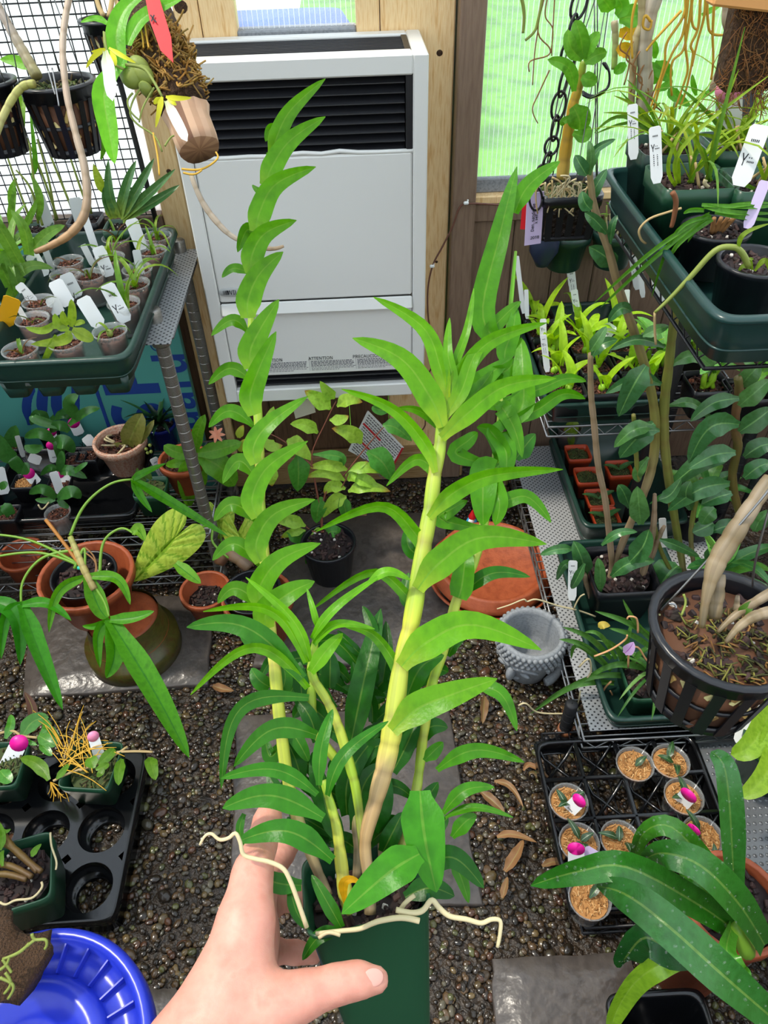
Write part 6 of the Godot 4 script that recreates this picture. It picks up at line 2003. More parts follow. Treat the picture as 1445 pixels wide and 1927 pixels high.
# ---------------------------------------------------------------- hanging things before the clear window
func build_right_hanging():
	var z := -1.50
	var pl := wall_z(z)
	var t := thing("chain", "black oval-link chain with wires hanging before the ribbed window", "chain", on_z(1070, 100, z - 0.02))
	var path := curve(px_line([1098, -20, 1075, 60, 1066, 130, 1050, 200, 1042, 260, 1030, 300, 1020, 330], wall_z(z - 0.02)), 80)
	for k in 9:
		var a := path[k * 80 / 9]
		var b := path[mini((k + 1) * 80 / 9 + 1, 80)]
		var dv := (b - a).normalized()
		var sd := dv.cross(Vector3(0, 0, 1) if k % 2 == 0 else Vector3(0.75, 0, 0.66)).normalized()
		var m := (a + b) * 0.5
		var pts := []
		for i in 17:
			var an := TAU * i / 16
			pts.append(m + dv * cos(an) * a.distance_to(b) * 0.56 + sd * sin(an) * 0.013)
		var st := S()
		tube(st, PackedVector3Array(pts), [0.0026], 7)
		put(t, "link", st, M.black_steel)
	for k in 2:
		stalk(t, "wire", px_line([1112 - k * 18, -20, 1080 - k * 20, 130, 1040 - k * 14, 330], wall_z(z - 0.03)), [0.0014], M.grey_wire, 8, 5)
	for k in 2:
		stalk(t, "wire", px_line([1118 + k * 6, -20, 1122 + k * 2, 340], wall_z(z - 0.035)), [0.0012], M.grey_wire, 6, 5)
	# basket with the golden cane
	var c := on_z(1068, 350, z) - Vector3(0, 0.09, 0)
	t = thing("slatted_basket_orchid", "square black slatted basket with a thick golden cane and pale roots", "hanging orchid", c)
	var st := S()
	loft(st, c, 0.058, 0.058, [[0.0, 0.07], [-0.002, 0.07], [-0.003, 0.09], [0.003, 0.09], [0.004, 0.07]], Basis.IDENTITY, 9.0, 40)
	loft(st, c, 0.050, 0.050, [[0.05, 0.0], [0.0, 0.0], [-0.001, 0.008], [0.003, 0.008], [0.05, 0.006]], Basis.IDENTITY, 9.0, 40)
	put(t, "frame", st, M.black_plastic)
	for k in 20:
		var s := k / 5
		var f := (k % 5 + 0.5) / 5.0 * 2.0 - 1.0
		var dv: Vector3 = [Vector3(f, 0, 1), Vector3(1, 0, f), Vector3(f, 0, -1), Vector3(-1, 0, f)][s]
		st = S()
		bar(st, c + dv * 0.049, c + dv * 0.056 + Vector3(0, 0.075, 0), 0.013, 0.002, [Vector3.BACK, Vector3.RIGHT, Vector3.FORWARD, Vector3.LEFT][s])
		put(t, "slat", st, M.black_plastic)
	st = S()
	span(st, c + Vector3(-0.044, 0.004, -0.044), c + Vector3(0.044, 0.078, 0.044), 0.004)
	st.set_color(Color.WHITE)
	put(t, "bark_core", st, M.soil)
	fill(t, c + Vector3(0, 0.082, 0), 0.055, "green")
	for k in 26:
		var x0 := rng.randf_range(1022, 1110)
		var y0 := rng.randf_range(330, 355)
		stalk(t, "root", px_line([x0, y0, x0 + rng.randf_range(-18, 18), y0 + rng.randf_range(4, 22), x0 + rng.randf_range(-25, 25), y0 + rng.randf_range(14, 62)], wall_z(z + 0.058)), [0.0018, 0.0013], M.white_root if k % 3 else M.tan_root, 10, 6)
	cane(t, px_line([1058, 335, 1066, 270, 1078, 200, 1090, 160, 1098, 115], pl), [0.0125, 0.0115, 0.0095, 0.008, 0.006], 7, [lin("b59a4a"), lin("b08a24"), lin("bf9426"), lin("a9962a"), lin("8fae3a")])
	for f in [[1096, 112, 1075, 90, 1068, 55, 26], [1098, 112, 1092, 70, 1082, 38, 32], [1100, 108, 1112, 82, 1128, 60, 24], [1100, 118, 1120, 105, 1142, 98, 26], [1080, 172, 1070, 128, 1030, 112, 24], [1094, 146, 1108, 150, 1124, 152, 26], [1078, 200, 1090, 225, 1090, 245, 44], [1085, 218, 1060, 228, 1062, 235, 12], [1078, 250, 1100, 255, 1106, 235, 24]]:
		traced(t, f, wall_z(z + 0.02), vary(lin("6fae3a"), 0.1), 0.1, 0.1, {"shape": [0.35, 3.6, 0.55]})
	for k in 3:
		stalk(t, "hanger_wire", [c + Vector3([-0.05, 0.05, 0.0][k], 0.09, [-0.05, -0.05, 0.05][k]), c + Vector3(0.03, 0.5, -0.02)], [0.001], M.grey_wire, 6, 5)
	# tags on a ring
	t = thing("tag_ring", "lilac printed tag and red tag hung on a black wire ring", "tag", on_z(1005, 400, z + 0.05))
	st = S()
	var ring := []
	for i in 21:
		var an := TAU * i / 20
		ring.append(on_z(1008 + cos(an) * 12, 374 + sin(an) * 22, z + 0.052))
	tube(st, PackedVector3Array(ring), [0.0022], 7)
	put(t, "ring", st, M.black_steel)
	st = S()
	bar(st, on_z(1008, 362, z + 0.05), on_z(1002, 460, z + 0.05), 0.034, 0.001, Vector3(0.1, 0.2, 0.97))
	put(t, "lilac_tag", st, M.label_lilac)
	st = S()
	bar(st, on_z(996, 378, z + 0.046), on_z(991, 432, z + 0.046), 0.026, 0.001, Vector3(-0.3, 0.2, 0.9))
	put(t, "red_tag", st, M.red_tag)
	var dn := (on_z(1002, 460, z) - on_z(1008, 362, z)).normalized()
	var tb := Basis(-dn, Vector3(0.1, 0.2, 0.97).cross(-dn).normalized(), Vector3(0.1, 0.2, 0.97).normalized())
	words(t, "Den. sanderae", on_z(1003, 410, z + 0.0515), 0.0062, tb, M.ink)
	words(t, "x self", on_z(1009, 412, z + 0.0515), 0.0058, tb, M.ink)
	words(t, "2018", on_z(1006, 447, z + 0.0515), 0.006, Basis(tb.y * -1.0, tb.x, tb.z), M.ink)
	# loose roots from above
	t = thing("dangling_roots", "thin brown and green-tipped roots dangling alone before the ribbed window", "roots", on_z(1020, 0, z))
	for e in [[[980, -10, 986, 25, 984, 62], 0.0035, "green_root"], [[1022, -10, 1012, 40, 1005, 60, 988, 76], 0.0026, "green_root"], [[1026, -10, 1012, 60, 1034, 90, 1030, 105, 998, 115, 996, 135], 0.0014, "brown_root"], [[1012, 60, 1006, 100, 1002, 160], 0.0012, "brown_root"], [[1044, -10, 1040, 60, 1038, 105], 0.0012, "brown_root"], [[1032, -10, 1026, 30, 1040, 55, 1036, 100], 0.0012, "brown_root"], [[1034, 132, 1014, 175, 1002, 205, 1012, 232], 0.0013, "brown_root"]]:
		stalk(t, "root", px_line(e[0], pl), [e[1], e[1] * 0.8], M[e[2]], 20, 6)
	# trunk-like old canes and yellow roots of the orchid hung above
	t = thing("hanging_orchid", "orchid hung on a grey branch, trailing long yellow roots over upper pots", "hanging orchid", on_z(1215, 0, z + 0.1))
	var p2 := wall_z(z + 0.12)
	for e in [[[1240, -30, 1215, 60, 1212, 150, 1205, 230, 1195, 260], 0.013, "b0a592"], [[1225, -30, 1212, 70, 1222, 150, 1212, 215], 0.008, "c5b9a4"], [[1206, -30, 1208, 40, 1195, 80, 1190, 150, 1186, 230], 0.007, "a89a70"], [[1370, -20, 1365, 40, 1375, 80, 1345, 150, 1340, 170], 0.006, "b9ab98"], [[1385, 30, 1372, 90, 1372, 120, 1362, 150], 0.005, "a6927c"]]:
		cane(t, px_line(e[0], p2), [e[1], e[1] * 0.9, e[1] * 0.8], 7, [vary(lin(e[2]), 0.1), vary(lin(e[2]), 0.1), lin("8f8062")], "branch")
	for e in [[1292, -20, 1286, 30, 1255, 80, 1250, 120, 1235, 170, 1222, 210], [1296, -20, 1286, 60, 1265, 100, 1245, 150, 1230, 210], [1305, -20, 1295, 50, 1285, 95, 1264, 120, 1264, 180], [1290, -20, 1290, 50, 1290, 90, 1294, 130, 1286, 160, 1270, 205], [1318, -20, 1314, 50, 1300, 85, 1304, 105, 1292, 165, 1278, 205], [1330, -20, 1332, 40, 1338, 62, 1360, 66, 1382, 60], [1346, -20, 1341, 60, 1342, 110, 1338, 150], [1302, -20, 1302, 40, 1310, 55], [1282, 20, 1250, 55, 1228, 80, 1216, 96], [1328, -20, 1325, 30, 1312, 80, 1302, 125], [1205, -20, 1192, 20, 1188, 60, 1190, 110], [1224, 40, 1214, 30, 1210, 50, 1222, 55, 1226, 38]]:
		stalk(t, "root", px_line(e, wall_z(z + 0.14)), [0.0024, 0.002, 0.0018], M.yellow_root, 24, 7)
	for k in 6:
		var x0 := 1180.0 + k * 12
		stalk(t, "root", px_line([x0, 60 + k * 18, x0 - 14, 90 + k * 20, x0 + 4, 110 + k * 20, x0 - 6, 160 + k * 14], wall_z(z + 0.13)), [0.0013], M.brown_root, 16, 5)
	for f in [[1160, 30, 1170, 10, 1150, -15, 30], [1165, 35, 1195, 30, 1200, 30, 40], [1150, 20, 1140, 5, 1125, -10, 30], [1230, 120, 1250, 135, 1262, 150, 30], [1205, 130, 1230, 140, 1240, 155, 34], [1178, 120, 1165, 130, 1155, 138, 18], [1262, 165, 1270, 180, 1300, 200, 20], [1240, 170, 1255, 160, 1265, 150, 14], [1310, 180, 1305, 160, 1302, 140, 10], [1312, 190, 1345, 165, 1360, 150, 10], [1320, 28, 1340, 18, 1360, 5, 10], [1232, 110, 1232, 90, 1228, 75, 14], [1190, 170, 1200, 155, 1212, 150, 16]]:
		traced(t, f, wall_z(z + 0.05), vary(lin("6cb03a"), 0.12), 0.1, 0.2, {"shape": [0.4, 3.0, 0.6]})
	for f in [[1165, 62, 1190, 60, 1200, 50, 26], [1162, 100, 1180, 95, 1215, 115, 26]]:
		traced(t, f, wall_z(z + 0.04), lin("e0a62c"), 0.05, 0.1, {"shape": [0.5, 3.0, 0.6], "name": "yellowed_leaf", "rib": lin("d89a20")})
	cane(t, px_line([1156, 40, 1158, 80, 1155, 130], wall_z(z + 0.03)), [0.006, 0.005], 4, [lin("b9a888"), lin("8fae4a")], "branch")
	t = thing("wire_hook", "twisted dark wire hook hanging beside the golden cane", "hook", on_z(1140, 150, z + 0.04))
	for k in 3:
		stalk(t, "strand", px_line([1096, 172 + k * 3, 1112, 180 + k * 2, 1130, 178 - k * 2, 1145, 160 + k, 1146, 135, 1138 - k * 2, 118, 1142, 128 + k], wall_z(z + 0.045 + k * 0.003)), [0.002], M.black_steel, 24, 6)
	# coir-fibre mount at the frame's edge
	t = thing("coir_mount", "shaggy brown coconut-fibre mount hung under a pale wooden bar", "mount", on_z(1420, 60, -1.25))
	var m2 := on_z(1425, 60, -1.25)
	st = S()
	box(st, m2, Vector3(0.09, 0.15, 0.05), Basis(Vector3.BACK, 0.05), 0.012)
	put(t, "core", st, M.bark)
	st = S()
	for k in 260:
		var a := m2 + Vector3(rng.randf_range(-0.05, 0.05), rng.randf_range(-0.085, 0.075), rng.randf_range(0.02, 0.032))
		var pts := [a]
		for j in 3:
			pts.append(pts[-1] + Vector3(rng.randf_range(-0.015, 0.015), rng.randf_range(-0.022, 0.01), rng.randf_range(-0.004, 0.006)))
		var cc := vary(lin("8f5f30"), 0.3)
		tube(st, curve(pts, 6), [0.0008, 0.0005], 3, [cc, cc])
	put(t, "fibre", st, M.tint, true)
	t = thing("wooden_bar", "pale orange wooden bar above the coconut-fibre mount", "bar", on_z(1430, 5, -1.22))
	st = S()
	box(st, on_z(1440, 2, -1.22), Vector3(0.16, 0.022, 0.03), Basis(Vector3.BACK, -0.12), 0.003)
	put(t, "bar", st, M.orange_wood)

# ---------------------------------------------------------------- the upper tray of thin-leaved orchids
func build_upper_right_tray():
	tray("orchid_tray", "dark green tray on black rails holding square green pots high up", Vector3(0.57, 1.016, -1.065), 0.138, 0.268, 0.076, M.tray_blue_green)
	var t: Node3D
	# x, y of the rim's middle, size
	var pots := [[1255, 275, 0.054, 0, -1.27, "square green pot of thin arching leaves at the upper tray's far end"], [1300, 335, 0.056, 0, -1.15, "square green pot with bark, snail-white root and thin leaves mid tray"], [1390, 268, 0.052, 0, -1.28, "square green pot behind the pink-topped label"], [1430, 340, 0.052, 0, -1.15, "square green pot with the broad leaning label"]]
	var cs := []
	for e in pots:
		var p := on_y(e[0], e[1], 1.135)
		var c := Vector3(p.x, 1.038, p.z)
		cs.append(c)
		t = thing("thin_leaf_orchid", e[5], "potted plant", c, "square green pots in the upper tray")
		square_pot(t, c, e[2], e[2] * 0.8, 0.10, M.green_plastic if e[0] != 1255 else M.tray_green, Basis.IDENTITY, 0.001)
		fill(t, c + Vector3(0, 0.086, 0), e[2] * 0.93, "dark")
		var zz := c.z
		var lists := {1255: [[1262, 290, 1230, 240, 1165, 170, 8], [1258, 290, 1215, 225, 1135, 212, 8], [1262, 292, 1180, 220, 1118, 250, 9], [1266, 288, 1280, 230, 1330, 165, 8], [1270, 288, 1290, 220, 1345, 210, 8], [1258, 288, 1220, 200, 1180, 150, 7], [1262, 286, 1200, 232, 1120, 252, 8], [1270, 290, 1300, 240, 1318, 200, 9], [1255, 292, 1215, 215, 1155, 180, 9]],
			1300: [[1272, 350, 1262, 290, 1340, 150, 9], [1276, 345, 1290, 270, 1450, 140, 10], [1335, 342, 1348, 270, 1402, 50, 10], [1330, 340, 1350, 240, 1390, 130, 8], [1335, 340, 1320, 280, 1300, 315, 12], [1278, 345, 1262, 270, 1180, 215, 9], [1338, 340, 1300, 250, 1230, 225, 9], [1345, 300, 1400, 240, 1430, 215, 8]],
			1390: [[1380, 285, 1340, 240, 1290, 230, 9], [1385, 280, 1330, 210, 1280, 165, 9], [1390, 280, 1350, 230, 1310, 190, 10], [1392, 275, 1400, 225, 1412, 222, 9], [1380, 285, 1350, 260, 1310, 252, 10], [1385, 285, 1400, 300, 1382, 298, 9], [1400, 280, 1420, 200, 1440, 130, 8], [1395, 275, 1420, 205, 1450, 210, 9], [1385, 280, 1370, 230, 1345, 190, 9], [1390, 282, 1420, 240, 1450, 260, 9]],
			1430: [[1440, 350, 1425, 300, 1390, 240, 8], [1420, 355, 1400, 345, 1385, 330, 9], [1435, 352, 1450, 300, 1460, 250, 8]]}
		for f0 in lists[e[0]]:
			var f: Array = f0.duplicate()
			f[6] *= 0.78
			traced(t, f, wall_z(zz + 0.01), vary(lin("94b038") if rng.randf() < 0.65 else lin("6d9a3c"), 0.12), 0.1, 0.3, {"shape": [0.8, 3.2, 0.7], "us": [-1.0, 0.0, 1.0], "fold": 0.5, "mat": M.leaf_soft})
		for k in 5:
			stalk(t, "stem", [c + Vector3(rng.randf_range(-0.02, 0.02), 0.088, rng.randf_range(-0.02, 0.02)), c + Vector3(rng.randf_range(-0.02, 0.02), 0.125, rng.randf_range(-0.02, 0.02))], [0.0025, 0.0018], M.tan_root, 5)
		if e[0] != 1430:
			grassy(t, c + Vector3(0, 0.09, 0), 11, 0.20, 0.0055, [lin("94b038"), lin("a8ba3c"), lin("6d9a3c")], 58, 75, {"shape": [0.9, 4.0, 0.7], "mat": M.leaf_soft})
		if e[0] == 1300:
			stalk(t, "root", px_line([1328, 338, 1326, 345, 1333, 352, 1342, 355], wall_z(zz + 0.02)), [0.0035, 0.0025], M.white_root, 10)
	# round black pots in front
	var blk := [[1348, 428, 0.047, -1.0, "round black pot with arching rush-like leaves at the tray's middle"], [1425, 490, 0.05, -0.89, "round black pot with a single curved stalk at the tray's near end"]]
	for e in blk:
		var p := on_y(e[0], e[1], 1.105)
		var c := Vector3(p.x, 1.038, p.z)
		t = thing("black_pot_orchid", e[4], "potted plant", c, "round black pots in the upper tray")
		round_pot(t, c, e[2], e[2] * 0.82, 0.068, M.black_plastic, 0.008, 0.002)
		fill(t, c + Vector3(0, 0.058, 0), e[2] * 0.9, "dark")
		var zz: float = c.z + 0.02
		if e[0] == 1348:
			for f in [[1335, 402, 1230, 470, 1118, 570, 8], [1330, 404, 1225, 490, 1130, 578, 8], [1338, 408, 1270, 440, 1226, 560, 7], [1340, 412, 1275, 460, 1252, 508, 8], [1335, 410, 1310, 430, 1294, 456, 7], [1340, 395, 1400, 385, 1450, 382, 8], [1325, 388, 1380, 400, 1460, 402, 9], [1325, 395, 1300, 395, 1286, 402, 8], [1345, 400, 1400, 410, 1460, 415, 8], [1320, 386, 1420, 390, 1460, 385, 7]]:
				traced(t, f, wall_z(zz), vary(lin("5f9a30"), 0.12), 0.12, 0.3, {"shape": [0.85, 3.0, 0.7], "us": [-1.0, 0.0, 1.0], "fold": 0.6})
			for k in 4:
				stalk(t, "stem", [c + Vector3(-0.004 + k * 0.004, 0.06, 0), c + Vector3(-0.012 + k * 0.01, 0.085, 0.01)], [0.004, 0.003], M.brown_root, 5)
		else:
			stalk(t, "stalk", px_line([1408, 500, 1395, 475, 1378, 465, 1345, 472, 1300, 520, 1262, 560, 1232, 588], wall_z(zz)), [0.0045, 0.004, 0.0035, 0.002], M.green_root, 30, 8)
			stalk(t, "root_tip", px_line([1232, 588, 1232, 620, 1234, 648], wall_z(zz)), [0.0018], M.tan_root, 8)
			for f in [[1412, 505, 1400, 500, 1388, 512, 9], [1420, 510, 1440, 490, 1450, 520, 10], [1416, 508, 1410, 490, 1418, 488, 9], [1390, 470, 1400, 440, 1450, 420, 9]]:
				traced(t, f, wall_z(zz), vary(lin("8aa53a")), 0.1)
	t = thing("orange_root", "stout orange-brown root curling over the tray's rim", "root", on_z(1265, 365, -1.06))
	stalk(t, "root", px_line([1265, 362, 1272, 380, 1268, 410, 1263, 428], wall_z(-1.05)), [0.004, 0.0038, 0.003], M.rust, 14)
	stalk(t, "root", px_line([1282, 392, 1255, 400, 1222, 412, 1203, 432, 1206, 450, 1216, 458], wall_z(-1.07)), [0.0018], M.tan_root, 20)
	# labels
	var tags := [[1192, 300, 1190, 196, 19, "label_white", true, -1.24, "printed white label upright in the far square green pot"], [1236, 345, 1232, 238, 22, "label_white", true, -1.11, "printed white label upright in the mid-tray green pot"], [1390, 350, 1432, 235, 36, "label_white", true, -1.09, "broad leaning printed white label in the near green pot"], [1405, 430, 1440, 340, 20, "label_lilac", false, -1.0, "blank lilac label leaning beside the round black pot"]]
	for e in tags:
		var foot := on_z(e[0], e[1], e[7])
		var head := on_z(e[2], e[3], e[7] - 0.01)
		stake(e[8], foot, head, e[4] * far_of(head) / FOCAL, M[e[5]], {"print": e[6], "group": "labels in the upper tray"})
	stake("large grey label with rounded pink top behind the thin leaves", on_z(1370, 280, -1.3), on_z(1372, 175, -1.31), 0.040, M.label_grey, {"print": false, "cap": M.pale_pink})

# ---------------------------------------------------------------- lime seedlings and round pots on the second shelf
func build_lime_tray():
	tray("seedling_tray", "dark green tray of black pots with lime-green seedlings by brown boards", Vector3(0.552, 0.505, -1.60), 0.142, 0.235, 0.066, M.tray_green)
	var lime := lin("b6e030")
	var k := 0
	for row in 5:
		for col in 3:
			var c := Vector3(0.462 + col * 0.088, 0.515, -1.41 - row * 0.086)
			var lab: String = "lime-green seedling in black square pot, " + ["front", "second", "middle", "fourth", "back"][row] + " row " + ["at the aisle edge", "between two others", "by the foam-wrapped pipe"][col]
			if row == 4 and col > 0:
				continue
			var t := thing("lime_seedling", lab, "seedling", c, "lime seedlings in black pots")
			square_pot(t, c, 0.040, 0.031, 0.075, M.black_plastic)
			fill(t, c + Vector3(0, 0.064, 0), 0.037, "bark")
			var n := rng.randi_range(3, 5)
			for i in n:
				arched(t, c + Vector3(rng.randf_range(-0.012, 0.012), 0.066, rng.randf_range(-0.012, 0.012)), 360.0 / n * i + rng.randf_range(-30, 30), rng.randf_range(60, 85), rng.randf_range(20, 110), rng.randf_range(0.08, 0.15), rng.randf_range(0.018, 0.028), vary(lime, 0.12), {"shape": [0.3, 2.8, 0.7], "mat": M.leaf_soft, "fold": 0.3})
			for i in 2:
				var st := S()
				blob(st, c + Vector3(rng.randf_range(-0.015, 0.015), 0.07, rng.randf_range(-0.01, 0.02)), Vector3(0.007, 0.010, 0.007))
				put(t, "bulb", st, M.lime_bulb)
			k += 1
	var tags := [[985, 590, 972, 482, 9], [992, 600, 990, 545, 8], [1022, 640, 1022, 600, 12], [1030, 700, 1022, 630, 12], [1076, 545, 1066, 465, 11], [1080, 560, 1074, 505, 14], [1086, 590, 1080, 545, 13], [1130, 640, 1152, 610, 26], [1200, 545, 1190, 480, 14], [1238, 560, 1228, 500, 13], [1250, 570, 1258, 520, 13], [1178, 600, 1180, 545, 10], [1210, 560, 1202, 490, 10]]
	var said := ["thin label edge before the brown boards", "short thin label at the tray's aisle side", "narrow label beside the second row's seedling", "leaning narrow label above the tray's aisle corner", "narrow white label behind the back seedlings", "narrow white label among the middle seedlings", "narrow white label before the middle seedlings", "square printed card label among the lime leaves", "white label amid leaning canes at tray's far side", "white label beside the far pale stalks", "white label next to the foam-wrapped pipe", "thin white label with teal tie beside", "thin white label among pale stalks"]
	for i in tags.size():
		var e: Array = tags[i]
		var z := lerpf(-1.82, -1.42, (e[1] - 540) / 160.0)
		var foot := on_z(e[0], e[1], z)
		var head := on_z(e[2], e[3], z - 0.01)
		stake(said[i], foot, head, e[4] * far_of(head) / FOCAL, M.label_white, {"print": e[4] > 11, "group": "labels among the lime seedlings"})
	var pots := [[1068, 436, 0.056, "round green pot of pale stubby canes under the golden cane's basket"], [1160, 432, 0.056, "round green pot of thin straw canes behind upper tray's corner"]]
	for e in pots:
		var c := on_z(e[0], e[1], -1.78)
		c.y -= 0.09
		var t := thing("round_green_pot", e[3], "potted plant", c, "round green pots by the sill")
		round_pot(t, c, e[2], e[2] * 0.75, 0.09, M.tray_green, 0.02, 0.004)
		fill(t, c + Vector3(0, 0.078, 0), e[2] * 0.9, "dark")
		for j in 14:
			var a := rng.randf() * TAU
			var b := c + Vector3(cos(a) * 0.022, 0.08, sin(a) * 0.022)
			stalk(t, "cane", [b, b + Vector3(cos(a) * 0.012, rng.randf_range(0.04, 0.08), sin(a) * 0.012)], [0.003, 0.002], M.white_root if j % 2 else M.green_root, 5, 6)
		for j in 4:
			arched(t, c + Vector3(0, 0.085, 0), j * 90 + 20, 70, 60, 0.09, 0.012, vary(lin("7fae3a")), {"us": [-1.0, 0.0, 1.0]})
	# stouter orchids on the bare end of that shelf
	var stout := [[1240, 690, "black pot of thick-leaved orchid beyond the lime seedlings"], [1330, 720, "black pot of stout upright leaves behind the striped canes"], [1405, 735, "black pot of broad upright leaves with pink-tipped label beside"], [1300, 650, "black pot of stout leaves tucked under the upper tray"]]
	for e in stout:
		var p := on_y(e[0], e[1], 0.57)
		var c := Vector3(p.x, 0.495, p.z)
		var t := thing("stout_orchid", e[2], "potted plant", c, "black pots on the bare shelf end")
		square_pot(t, c, 0.045, 0.036, 0.08, M.black_plastic)
		fill(t, c + Vector3(0, 0.068, 0), 0.041, "bark")
		for i in 6:
			var way := i * 60.0 + rng.randf_range(-20, 20)
			var b := c + Vector3(rng.randf_range(-0.02, 0.02), 0.07, rng.randf_range(-0.02, 0.02))
			stalk(t, "bulb", [b, b + Vector3(cos(way), 2.2, sin(way)) * 0.012, b + Vector3(cos(way), 4.0, sin(way)) * 0.011], [0.005, 0.007, 0.004], M.lime_bulb, 8, 8)
			arched(t, b + Vector3(cos(way), 4.0, sin(way)) * 0.011, way, rng.randf_range(45, 75), rng.randf_range(20, 60), rng.randf_range(0.08, 0.13), rng.randf_range(0.026, 0.034), vary(lin("5c9a30"), 0.12), {"shape": [0.4, 3.2, 0.6], "mat": M.leaf_tough})
	stake("pink-tipped label beside the broad upright leaves", on_y(1412, 738, 0.545), on_y(1428, 700, 0.60), 0.02, M.label_white, {"cap": M.pink, "print": true})
	stake("lilac label among the stout leaves behind the striped canes", on_y(1318, 722, 0.545), on_y(1335, 680, 0.60), 0.02, M.label_lilac, {"print": false})
	var c2 := on_z(1025, 455, -1.72)
	var t2 := thing("blue_sack", "crumpled dark blue bag tucked behind the round green pots", "bag", c2 - Vector3(0, 0.06, 0))
	var st := S()
	var prof := []
	for i in 9:
		var a := -PI / 2 + PI * i / 8
		prof.append([maxf(cos(a), 0.02) * (0.034 + 0.004 * sin(i * 2.3)), 0.065 * sin(a)])
	lathe(st, c2, prof, 12, Basis(Vector3(1, 0, 0.2), Vector3.UP, Vector3(-0.2, 0, 0.8)))
	put(t2, "sack", st, M.blue_sack)

